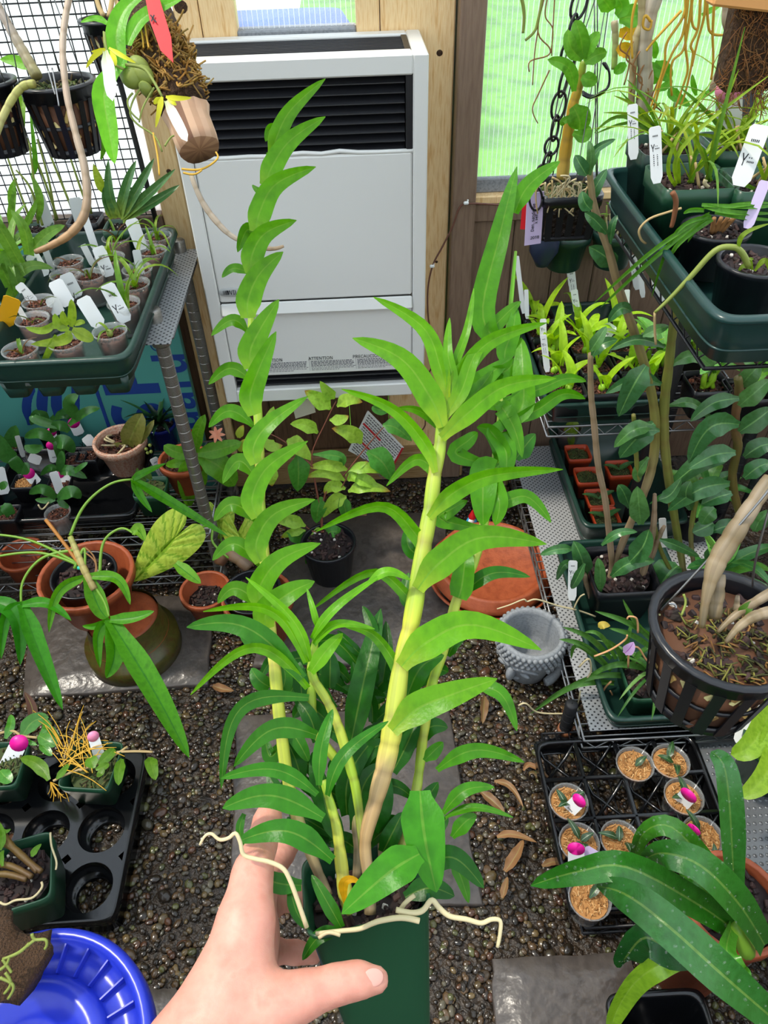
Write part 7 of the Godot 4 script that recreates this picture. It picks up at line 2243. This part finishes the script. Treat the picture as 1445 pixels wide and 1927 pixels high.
# ---------------------------------------------------------------- tall leathery cane orchids in the long trays
func build_cane_orchids():
	tray("orchid_tray", "long dark green tray of tall cane orchids with drooping white roots", Vector3(0.61, 0.108, -1.065), 0.138, 0.262, 0.062, M.tray_green)
	tray("orchid_tray", "dark green tray of small orange pots behind the tall cane orchids", Vector3(0.685, 0.108, -1.575), 0.14, 0.235, 0.095, M.tray_green)
	var c := Vector3(0.585, 0.12, -1.16)
	var t := thing("cane_orchid", "tall orchid of striped brown and green canes with dark leathery leaves", "potted plant", c)
	square_pot(t, c, 0.075, 0.06, 0.12, M.black_plastic)
	fill(t, c + Vector3(0, 0.105, 0), 0.07, "dark")
	var pl := wall_z(-1.15)
	var s1 := lin("9a8468")
	var s2 := lin("7d7a3c")
	var s3 := lin("6f7432")
	var stems := [[[1148, 1140, 1152, 1075, 1140, 950, 1126, 880, 1118, 800, 1112, 740, 1111, 665], [0.009, 0.0085, 0.008, 0.0075, 0.006], [s1, s1, s1, s1, lin("8a7a56")]],
		[[1135, 1140, 1150, 1080, 1180, 1000, 1212, 925, 1230, 860, 1232, 780, 1216, 700, 1192, 622, 1165, 545, 1145, 470, 1122, 405, 1112, 350, 1108, 295], [0.008, 0.0095, 0.011, 0.0115, 0.0105, 0.009, 0.008, 0.007, 0.005], [s1, s1, lin("a08a66"), s2, s2, lin("8f7a52"), lin("94805c"), lin("8a7656"), lin("7d7446")]],
		[[1290, 1100, 1282, 1050, 1270, 980, 1258, 900, 1250, 830, 1250, 760, 1258, 690, 1266, 620, 1278, 555], [0.008, 0.010, 0.011, 0.0115, 0.011, 0.0095, 0.008], [s1, s3, s3, s2, s3, s3, s2]],
		[[1392, 970, 1378, 900, 1388, 840, 1382, 800, 1390, 740, 1388, 710], [0.010, 0.011, 0.0105, 0.009], [lin("6a5a2a"), lin("5f5a28"), lin("6a4a30"), lin("6f6a34")]],
		[[1188, 1150, 1212, 1070, 1228, 1000, 1232, 930], [0.0085, 0.010, 0.009, 0.005], [s1, s1, s1, lin("b59a80")]],
		[[1270, 1085, 1245, 1040, 1232, 990], [0.006, 0.006, 0.005], [s3, s3, s3]], [[1310, 1090, 1300, 1010, 1310, 940, 1320, 900], [0.006, 0.007, 0.006], [s1, s3, s3]], [[1200, 905, 1196, 840, 1192, 780], [0.006, 0.005], [s3, s3]]]
	for e in stems:
		cane(t, px_line(e[0], pl), e[1].map(func(r): return r * 0.82), maxi(4, e[0].size() / 2 + 3), e[2])
	var G := lin("3f7040")
	var leaves := [[1157, 502, 1136, 481, 1108, 464, 38], [1188, 586, 1167, 581, 1144, 607, 24], [1115, 670, 1130, 649, 1162, 639, 26], [1111, 660, 1125, 639, 1141, 614, 24], [1251, 653, 1199, 639, 1146, 660, 20], [1209, 632, 1234, 621, 1258, 614, 22], [1262, 688, 1307, 670, 1345, 697, 25], [1244, 723, 1195, 714, 1139, 741, 28], [1216, 688, 1192, 726, 1164, 784, 46], [1258, 764, 1303, 759, 1342, 794, 19], [1230, 796, 1199, 824, 1166, 862, 46], [1227, 803, 1190, 810, 1155, 842, 30], [1241, 810, 1216, 812, 1194, 826, 20], [1391, 750, 1342, 759, 1299, 793, 30], [1391, 799, 1335, 806, 1296, 872, 46], [1384, 852, 1342, 857, 1296, 882, 36], [1391, 764, 1419, 740, 1449, 714, 38], [1391, 813, 1426, 789, 1452, 768, 42], [1391, 730, 1412, 705, 1431, 686, 36], [1373, 910, 1317, 921, 1256, 962, 38], [1384, 851, 1324, 867, 1260, 917, 42], [1276, 1064, 1251, 1089, 1218, 1148, 62], [1185, 956, 1174, 928, 1163, 912, 28], [1206, 987, 1202, 952, 1199, 915, 38], [1101, 1082, 1094, 1050, 1079, 1018, 36], [1080, 1033, 1048, 1034, 1016, 1044, 19], [1078, 1060, 1060, 1065, 1048, 1092, 17], [1129, 1115, 1129, 1075, 1125, 1050, 22], [1150, 1085, 1185, 1060, 1232, 1056, 30], [1132, 1026, 1164, 1003, 1199, 1001, 17], [1185, 1057, 1209, 1029, 1221, 996, 42], [1241, 1015, 1276, 1028, 1316, 1048, 20], [1342, 984, 1323, 994, 1303, 1002, 36], [1345, 956, 1331, 970, 1320, 987, 32], [1377, 928, 1349, 936, 1319, 950, 32], [1100, 1060, 1085, 1090, 1075, 1108, 18], [1108, 315, 1115, 300, 1128, 280, 18], [1108, 380, 1122, 350, 1142, 318, 24], [1110, 330, 1112, 290, 1108, 265, 16], [1104, 330, 1092, 310, 1082, 292, 26], [1112, 395, 1100, 380, 1095, 360, 26], [1148, 460, 1152, 425, 1162, 405, 14], [1142, 440, 1120, 415, 1100, 400, 24], [1108, 292, 1130, 275, 1158, 262, 14], [1240, 940, 1262, 930, 1282, 900, 26], [1340, 1000, 1372, 990, 1400, 1000, 30], [1300, 960, 1290, 930, 1300, 905, 30], [1330, 1060, 1350, 1040, 1380, 1040, 34], [1400, 900, 1425, 880, 1450, 870, 34], [1400, 860, 1430, 840, 1455, 835, 36], [1220, 860, 1200, 890, 1205, 905, 22], [1420, 1000, 1430, 980, 1450, 960, 30]]
	for f in leaves:
		traced(t, f, wall_z(-1.13 + rng.randf_range(-0.03, 0.03)), vary(G if rng.randf() < 0.7 else lin("56864a"), 0.15), rng.randf_range(0.05, 0.18), rng.randf_range(-0.3, 0.3), {"shape": [0.25, 2.8, 0.65], "mat": M.leaf_tough, "fold": 0.25, "rib": lin("6d9a5a")})
	for e in [[1098, 1080, 1104, 1100, 1112, 1130], [1225, 1050, 1240, 1010, 1250, 990]]:
		cane(t, px_line(e, pl), [0.007, 0.006, 0.004], 3, [s1, s1, lin("b59a80")], "cane")
	stalk(t, "root", px_line([935, 1146, 960, 1138, 985, 1128, 992, 1132, 1010, 1128, 1050, 1140, 1085, 1148, 1120, 1160], wall_z(-1.10)), [0.0016, 0.002, 0.0022], M.white_root, 30, 7)
	stalk(t, "root", px_line([1080, 1145, 1090, 1125, 1100, 1118], wall_z(-1.10)), [0.0018], M.white_root, 10)
	# dark leafy undergrowth of the neighbours
	for k in range(1, 3):
		c = [Vector3(0.60, 0.12, -0.99), Vector3(0.80, 0.10, -1.12), Vector3(0.87, 0.10, -1.40)][k]
		t = thing("leathery_orchid", ["black pot of broad wet green leaves at the long tray's aisle side", "pot of spreading dark leaves behind the hanging black pot", "pot of dark leaves in the corner beyond the foam-wrapped pipe"][k], "potted plant", c)
		round_pot(t, c, 0.055, 0.045, 0.09, M.black_plastic)
		fill(t, c + Vector3(0, 0.078, 0), 0.05, "dark")
		for i in 13:
			arched(t, c + Vector3(0, 0.08 + rng.randf_range(0, 0.10) * (1 if k else 0), 0), i * 137.0, rng.randf_range(30, 75), rng.randf_range(20, 80), rng.randf_range(0.10, 0.17), rng.randf_range(0.028, 0.04), vary(lin("3c7a38") if i % 3 else lin("66a040"), 0.15), {"shape": [0.3, 2.8, 0.65], "mat": M.leaf_tough})
	stake("white label standing at the aisle side of the cane orchids", on_z(1076, 1130, -1.12), on_z(1078, 1055, -1.14), 0.02, M.label_white, {"print": true})
	stake("white label among the canes' lower leaves", on_z(1250, 1030, -1.2), on_z(1246, 975, -1.21), 0.016, M.label_white, {"print": false})
	# rush-leaved orchid at the tray's near end
	c = Vector3(0.585, 0.12, -0.895)
	t = thing("rush_orchid", "square dark green pot of rush-like leaves and looping pale roots", "potted plant", c)
	square_pot(t, c, 0.06, 0.05, 0.075, M.green_plastic)
	fill(t, c + Vector3(0, 0.062, 0), 0.055, "dark")
	var q := wall_z(-0.92)
	for f in [[1155, 1285, 1080, 1290, 998, 1343, 12], [1150, 1240, 1110, 1200, 1058, 1180, 11], [1145, 1255, 1100, 1215, 1052, 1203, 12], [1150, 1262, 1090, 1215, 1075, 1240, 9], [1230, 1200, 1180, 1170, 1120, 1150, 12], [1240, 1215, 1200, 1175, 1172, 1128, 10], [1235, 1225, 1190, 1195, 1145, 1182, 11], [1172, 1255, 1180, 1210, 1190, 1168, 10], [1176, 1258, 1165, 1225, 1140, 1202, 11], [1225, 1262, 1160, 1250, 1098, 1280, 12], [1225, 1278, 1140, 1270, 1070, 1290, 11], [1150, 1310, 1162, 1330, 1150, 1375, 12], [1235, 1330, 1200, 1380, 1146, 1412, 14], [1160, 1240, 1130, 1195, 1100, 1190, 9], [1190, 1250, 1210, 1225, 1240, 1212, 10], [1175, 1280, 1205, 1280, 1235, 1275, 10], [1170, 1300, 1190, 1310, 1188, 1295, 10], [1228, 1325, 1210, 1335, 1196, 1346, 9]]:
		traced(t, f, q, vary(lin("5d8f45"), 0.15), 0.12, 0.2, {"shape": [0.7, 3.0, 0.7], "us": [-1.0, 0.0, 1.0], "fold": 0.6, "n": 12})
	for e in [[[1182, 1255, 1185, 1225, 1200, 1218, 1215, 1240, 1228, 1252, 1240, 1248], 1], [[1150, 1282, 1138, 1295, 1132, 1310, 1140, 1322, 1152, 1312, 1148, 1300], 1], [[976, 1328, 990, 1324, 1010, 1340, 1050, 1343, 1080, 1338, 1092, 1300], 0], [[1118, 1235, 1150, 1222, 1175, 1205, 1180, 1195], 1], [[1200, 1190, 1198, 1165, 1185, 1160, 1180, 1165], 1], [[1090, 1255, 1108, 1240, 1112, 1262, 1105, 1275], 0], [[1165, 1320, 1172, 1310, 1185, 1318, 1180, 1325], 0]]:
		stalk(t, "root", px_line(e[0], wall_z(-0.90)), [0.0022, 0.0018], M.pink_root if e[1] else M.white_root, 20, 7)
	grassy(t, c + Vector3(0, 0.07, 0.0), 12, 0.15, 0.008, [lin("5d8f45"), lin("4a7a3a"), lin("76a05a")], 45, 70, {"shape": [0.8, 3.5, 0.7]})
	for p in [0]:
		traced(t, [1175, 1230, 1185, 1220, 1192, 1208, 22], wall_z(-0.89), lin("c9a6d8"), 0.15, 0.0, {"name": "flower", "mat": M.petal, "rib": lin("a050b0")})
	traced(t, [1128, 1182, 1135, 1176, 1148, 1178, 16], q, lin("c9b04a"), 0.05, 0.0, {"name": "bud_scale", "mat": M.petal})
	# small orange pots and a clear cup in the far tray
	for e in [[1088, 850, "orange plastic pot of dark moss, next to the clear cup"], [1106, 893, "orange plastic pot of dark moss between two others"], [1128, 935, "orange plastic pot of dark moss nearest the tall canes"], [1140, 970, "orange plastic pot half hidden by leathery leaves"], [1166, 880, "orange plastic pot beyond the row of three"]]:
		var p := on_y(e[0], e[1], 0.185)
		c = Vector3(p.x, 0.118, p.z)
		t = thing("orange_pot", e[2], "pot", c, "small orange pots")
		square_pot(t, c, 0.034, 0.026, 0.066, M.orange_plastic)
		fill(t, c + Vector3(0, 0.056, 0), 0.031, "green")
		if e[0] > 1120:
			arched(t, c + Vector3(0, 0.06, 0), 170, 30, 30, 0.05, 0.018, lin("3c6a38"), {"mat": M.leaf_tough})
			arched(t, c + Vector3(0, 0.06, 0), 20, 30, 30, 0.05, 0.018, lin("3c6a38"), {"mat": M.leaf_tough})
	var cp := on_y(1072, 800, 0.19)
	c = Vector3(cp.x, 0.118, cp.z)
	t = thing("clear_cup_plant", "clear cup with one rounded green leaf behind the orange pots", "seedling", c)
	clear_cup(t, c, 0.038, 0.03, 0.07)
	fill(t, c + Vector3(0, 0.06, 0), 0.034, "bark")
	traced(t, [1074, 822, 1076, 805, 1084, 790, 26], wall_z(c.z + 0.03), lin("8aa53a"), 0.1, 0.0, {"shape": [0.4, 4.0, 0.5]})
	traced(t, [1072, 815, 1075, 830, 1072, 842, 14], wall_z(c.z + 0.03), lin("8aa53a"), 0.1)

# ---------------------------------------------------------------- near the floor: hanging pot, cups, liner
func build_low_right():
	# black slotted pot hanging close by
	var top := at(1372, 1178, 0.76)
	var h := 0.115
	var c := top - Vector3(0, h, 0)
	var t := thing("hanging_pot", "large black slotted pot hung on wires with papery old canes", "hanging orchid", c)
	basket(t, c, 0.073, 0.058, h, M.black_plastic, Basis.IDENTITY, 16)
	fill(t, c + Vector3(0, h * 0.80, 0), 0.066, "dark")
	var st := S()
	for k in 150:
		var a := rng.randf() * TAU
		var r := sqrt(rng.randf()) * 0.05
		var p := c + Vector3(cos(a) * r, h * 0.84, sin(a) * r + 0.012)
		var cc := vary(lin(["4a4a1c", "6b6a2a", "7d5a2c", "3c3a18"][k % 4]), 0.25)
		tube(st, curve([p, p + Vector3(rng.randf_range(-1, 1), rng.randf_range(0.2, 1), rng.randf_range(-1, 1)) * 0.006, p + Vector3(rng.randf_range(-1, 1), rng.randf_range(0, 0.8), rng.randf_range(-1, 1)) * 0.012], 4), [0.0014, 0.0008], 4, [cc, cc])
	put(t, "moss", st, M.tint, true)
	var pal := [lin("51462c"), lin("7a6a4e"), lin("8c7b60"), lin("6c5c40"), lin("8f7f68"), lin("75664c")]
	cane(t, px_line([1320, 1182, 1330, 1120, 1348, 1060, 1378, 1010, 1410, 960, 1450, 900], depth(0.73)), [0.003, 0.005, 0.0095, 0.010, 0.0085, 0.0075], 7, pal)
	cane(t, px_line([1345, 1165, 1348, 1120, 1352, 1080], depth(0.745)), [0.006, 0.008, 0.007], 3, pal)
	cane(t, px_line([1365, 1210, 1390, 1180, 1420, 1160, 1460, 1150], depth(0.71)), [0.002, 0.004, 0.0055, 0.006], 4, pal)
	cane(t, px_line([1350, 1190, 1375, 1165, 1410, 1140, 1460, 1110], depth(0.73)), [0.002, 0.0035, 0.005, 0.005], 4, pal)
	cane(t, px_line([1385, 1150, 1388, 1120], depth(0.76)), [0.004, 0.002], 2, pal)
	stalk(t, "root", px_line([1282, 1158, 1290, 1135, 1286, 1118], depth(0.75)), [0.0013], M.green_root, 10)
	leaf(t, [at(1392, 1155, 0.73), at(1405, 1145, 0.725), at(1420, 1132, 0.73)], 0.012, -cam_front, -cam_front, lin("5f8a3a"))
	stalk(t, "hanger_wire", [top + Vector3(-0.062, 0.0, -0.025), at(1398, 980, 0.72), at(1470, 890, 0.70)], [0.0012], M.wire_chrome, 10, 6)
	stalk(t, "hanger_wire", [top + Vector3(0.045, 0.0, -0.05), at(1425, 1040, 0.76), at(1470, 880, 0.72)], [0.0012], M.wire_chrome, 10, 6)
	stalk(t, "wire_clip", px_line([1258, 1136, 1270, 1138, 1272, 1145], depth(0.72)), [0.0012], M.wire_chrome, 6, 6)
	# lattice tray of cups
	var o := Vector3(0.498, 0.042, -0.64)
	t = thing("lattice_tray", "black open lattice tray holding clear cups of moss on low rack", "tray", o)
	var hx := 0.168
	var hz := 0.168
	var cell := hx * 2.0 / 4.0
	st = S()
	loft(st, o, hx, hz, [[0.003, 0.0], [-0.001, 0.0], [-0.003, 0.05], [0.002, 0.052], [0.005, 0.046]], Basis.IDENTITY, 16.0, 56)
	put(t, "rim", st, M.black_wet)
	for i in 5:
		for ax in 2:
			st = S()
			var f := -hx + cell * i
			if ax == 0:
				box(st, o + Vector3(f, 0.045, 0), Vector3(0.009, 0.008, hz * 2.0), Basis.IDENTITY, 0.002)
			else:
				box(st, o + Vector3(0, 0.045, f), Vector3(hx * 2.0, 0.008, 0.009), Basis.IDENTITY, 0.002)
			put(t, "bar", st, M.black_wet)
	for i in 4:
		for j in 4:
			st = S()
			var m := o + Vector3(-hx + cell * (i + 0.5), 0.012, -hz + cell * (j + 0.5))
			for s in 2:
				var dv := Vector3(cell * 0.5, 0, cell * 0.5 * (1 if s else -1))
				tube(st, PackedVector3Array([m - dv + Vector3(0, 0.032, 0), m - dv * 0.55, m + dv * 0.55, m + dv + Vector3(0, 0.032, 0)]), [0.004], 6)
			put(t, "cell_web", st, M.black_wet)
	var cups := [[1195, 1437, "clear cup of pale moss with a small leaf at the lattice's far edge", 0], [1262, 1432, "clear cup of pale moss with two speckled leaves at the lattice corner", 1], [1070, 1508, "clear cup of orange moss with thin veined leaf and pink-tipped label", 2], [1287, 1498, "clear cup of pale moss with three leaves and pink-tipped label", 3], [1090, 1585, "clear cup of moss with striped leaves, pink-tipped and lilac labels", 4], [1168, 1580, "clear cup of orange moss with one upright striped leaf", 5], [1322, 1572, "clear cup of moss with drooping speckled leaf and pink-tipped label", 6], [1110, 1690, "clear cup of moss under the long dark leaf tips", 7], [1190, 1660, "clear cup of moss half hidden by strap leaves", 8], [1345, 1640, "clear cup of moss beside the perforated liner", 9]]
	for e in cups:
		var p := on_y(e[0], e[1], 0.105)
		var b := Vector3(p.x, 0.046, p.z)
		t = thing("jewel_orchid_cup", e[2], "seedling", b, "clear cups of moss in the lattice tray")
		clear_cup(t, b, 0.0375, 0.03, 0.06)
		fill(t, b + Vector3(0, 0.052, 0), 0.034, "moss")
		var n: int = [1, 3, 3, 3, 4, 3, 2, 1, 0, 1][e[3]]
		for i in n:
			arched(t, b + Vector3(rng.randf_range(-0.01, 0.01), 0.058, rng.randf_range(-0.01, 0.01)), [30.0, 60.0, 20.0, 100.0, 190.0, 75.0, 120.0, 40.0, 0.0, 80.0][e[3]] + i * 95.0, rng.randf_range(25, 55), 40, rng.randf_range(0.03, 0.05), 0.015, vary(lin("2f4a2c"), 0.15), {"shape": [0.25, 2.4, 0.8], "mat": M.leaf_tough, "rib": lin("9ab09a") if e[3] in [2, 4, 5] else lin("5f8a4a")})
	var tags := [[1064, 1532, 1088, 1508, true, 26, "label_white", "pink-tipped label sticking out of the orange-moss cup by the lattice edge"], [1276, 1518, 1294, 1498, true, 30, "label_white", "pink-tipped label in the three-leaved cup at the lattice's far side"], [1084, 1640, 1084, 1600, true, 30, "label_white", "pink-tipped label beside the lilac one in striped-leaf cup"], [1098, 1640, 1118, 1598, false, 30, "label_lilac", "blank lilac label in the striped-leaf cup"], [1290, 1580, 1305, 1562, true, 24, "label_white", "pink-tipped label in the cup with drooping speckled leaf"]]
	for e in tags:
		var foot := on_y(e[0], e[1], 0.085)
		var head := on_y(e[2], e[3], 0.135)
		stake(e[7], foot, head, e[5] * far_of(head) / FOCAL, M[e[6]], {"print": e[4], "cap": M.pink, "group": "labels in the lattice tray"} if e[4] else {"print": false, "group": "labels in the lattice tray"})
	# grey liner on the next shelf and a lime strap-leaved plant
	t = thing("shelf_liner", "dark grey dimpled liner sheet beside the lattice tray of cups", "liner", Vector3(0.86, 0.05, -0.66))
	st = S()
	span(st, Vector3(0.69, 0.048, -0.90), Vector3(1.1, 0.051, -0.36), 0.0005)
	put(t, "sheet", st, M.dimpled)
	var bumps := S()
	for i in 26:
		for j in 34:
			var p := Vector3(0.698 + i * 0.0125 + (0.006 if j % 2 else 0.0), 0.051, -0.89 + j * 0.0155)
			if p.x < 1.0:
				lathe(bumps, p, [[0.0045, 0.0], [0.0035, 0.0018], [0.001, 0.0024]], 6)
	put(t, "dimples", bumps, M.dimpled, true)
	for p in [Vector3(0.70, 0, -0.88), Vector3(1.08, 0, -0.88), Vector3(0.70, 0, -0.40), Vector3(1.08, 0, -0.40)]:
		st = S()
		span(st, p + Vector3(-0.008, 0, -0.008), p + Vector3(0.008, 0.048, 0.008), 0.001)
		put(t, "leg", st, M.black_steel)
	c = on_y(1425, 1470, 0.052)
	c = Vector3(0.80, 0.052, -0.73)
	t = thing("lime_strap_orchid", "round green pot with broad lime strap leaves on the dimpled liner", "potted plant", c)
	round_pot(t, c, 0.07, 0.055, 0.13, M.green_plastic, 0.015, 0.004)
	fill(t, c + Vector3(0, 0.115, 0), 0.062, "bark")
	for f in [[1460, 1310, 1420, 1395, 1375, 1420, 50], [1470, 1380, 1440, 1460, 1390, 1500, 46], [1470, 1340, 1448, 1400, 1435, 1440, 40], [1440, 1310, 1460, 1290, 1475, 1280, 30]]:
		traced(t, f, height(0.22), vary(lin("9cc43a"), 0.08), 0.15, 0.2, {"shape": [0.7, 3.0, 0.6], "fold": 0.3})
	stake("white label leaning in the lime strap orchid's pot", on_y(1392, 1400, 0.15), on_y(1404, 1345, 0.21), 0.026, M.label_white, {"print": false})
	c = Vector3(0.80, 0.0, -0.30)
	t = thing("dark_green_pot", "dark green pot with broad leaves beside the dimpled liner", "potted plant", Vector3(0.76, 0.0, -0.47))
	c = t.position
	round_pot(t, c, 0.07, 0.055, 0.2, M.green_plastic, 0.015, 0.004)
	fill(t, c + Vector3(0, 0.185, 0), 0.062, "dark")
	for f in [[1470, 1660, 1430, 1680, 1400, 1705, 40], [1470, 1690, 1440, 1710, 1415, 1730, 30]]:
		traced(t, f, height(0.24), vary(lin("4f8a2c"), 0.1), 0.1, 0.1, {"shape": [0.7, 3.0, 0.6]})

# ---------------------------------------------------------------- the big wet strap-leaved orchid in the near corner
func build_big_leaf_orchid():
	var c := Vector3(0.525, 0.0, -0.395)
	var t := thing("strap_leaf_orchid", "large orchid with long glossy wet strap leaves in a tall clay pot", "potted plant", c)
	round_pot(t, c, 0.072, 0.055, 0.33, M.terracotta, 0.025, 0.005)
	fill(t, c + Vector3(0, 0.315, 0), 0.065, "dark")
	stalk(t, "stem", [c + Vector3(0, 0.31, 0), at(1405, 1790, 1.06), at(1380, 1735, 1.03)], [0.014, 0.012, 0.009], M.leaf_stem, 8, 10)
	var G := lin("33752f")
	var rows := []
	var o := {"mat": M.leaf_tough, "shape": [0.75, 4.5, 0.6], "fold": 0.28, "n": 18, "rows": rows}
	# base, through points, tip in pixels with their distances
	var list := [
		[[1395, 1760, 1.05], [1310, 1700, 0.99], [1180, 1632, 0.96], [1090, 1640, 0.98], [998, 1667, 1.03], 58, "286a1c"],
		[[1470, 1930, 0.90], [1360, 1835, 0.87], [1260, 1745, 0.88], [1180, 1685, 0.93], [1122, 1668, 0.99], 68, "2f6a2c"],
		[[1440, 1780, 1.05], [1390, 1700, 0.98], [1320, 1630, 0.96], [1250, 1606, 0.98], [1208, 1622, 1.02], 62, "306e24"],
		[[1400, 1740, 1.06], [1340, 1640, 1.0], [1265, 1557, 0.98], [1210, 1570, 1.0], [1190, 1640, 1.05], 40, "407f22"],
		[[1382, 1680, 1.06], [1378, 1590, 1.02], [1372, 1500, 1.0], [1362, 1440, 1.0], [1338, 1414, 1.02], 52, "3a7a30"],
		[[1330, 1790, 1.06], [1270, 1790, 1.03], [1215, 1765, 1.03], [1180, 1800, 1.06], [1176, 1812, 1.08], 70, "1b521e"],
		[[1300, 1800, 1.08], [1245, 1815, 1.06], [1195, 1850, 1.08], [1160, 1905, 1.12], [1150, 1945, 1.15], 50, "86b02a"],
		[[1378, 1745, 1.03], [1368, 1790, 0.98], [1385, 1830, 0.97], [1398, 1838, 0.98], [1400, 1842, 0.98], 44, "468a24"],
		[[1375, 1740, 1.05], [1340, 1690, 1.03], [1310, 1660, 1.04], [1290, 1650, 1.06], [1280, 1648, 1.07], 36, "377f1c"]]
	for e in list:
		var pts := []
		for i in 5:
			pts.append(at(e[i][0], e[i][1], e[i][2]))
		var n := (-cam_front + Vector3.UP * 0.5).normalized()
		leaf(t, pts, e[5] * 0.95 / FOCAL, n, n, lin(e[6]), o)
	# water drops standing on the leaves
	var st := S()
	for r in rows.slice(0, 6):
		for k in 45:
			var i := rng.randi_range(1, r.size() - 3)
			var j := rng.randi_range(0, 4)
			var p: Vector3 = r[i][j].lerp(r[i + 1][j + 1], rng.randf())
			var nn: Vector3 = (r[i][j + 1] - r[i][j]).cross(r[i + 1][j] - r[i][j]).normalized()
			if nn.dot(EYE - p) < 0:
				nn = -nn
			var x := nn.cross(Vector3(0.2, 0.3, 0.9)).normalized()
			var s := rng.randf_range(0.0008, 0.0026)
			blob(st, p + nn * s * 0.25, Vector3(s * rng.randf_range(0.9, 1.5), s * 0.6, s), Basis(x, nn, x.cross(nn)), 7, 5)
	put(t, "water_drops", st, M.drop, true)
	# empty black pot and the crate before it
	c = on_y(1215, 1900, 0.10)
	c = Vector3(0.412, 0.0, -0.243)
	t = thing("empty_black_pot", "empty square black pot standing before the big strap-leaved orchid", "pot", c)
	st = S()
	loft(st, c, 0.076, 0.076, [[0.076, 0.0], [0.015, 0.0], [0.003, 0.16], [-0.004, 0.162], [-0.004, 0.175], [0.004, 0.176], [0.007, 0.16], [0.018, 0.006], [0.076, 0.006]], Basis.IDENTITY, 8.0, 48)
	put(t, "shell", st, M.black_wet)
	st = S()
	lathe(st, c + Vector3(0, 0.006, 0), [[0.03, 0.0], [0.028, 0.012], [0.001, 0.016]], 20)
	put(t, "floor_boss", st, M.black_wet)
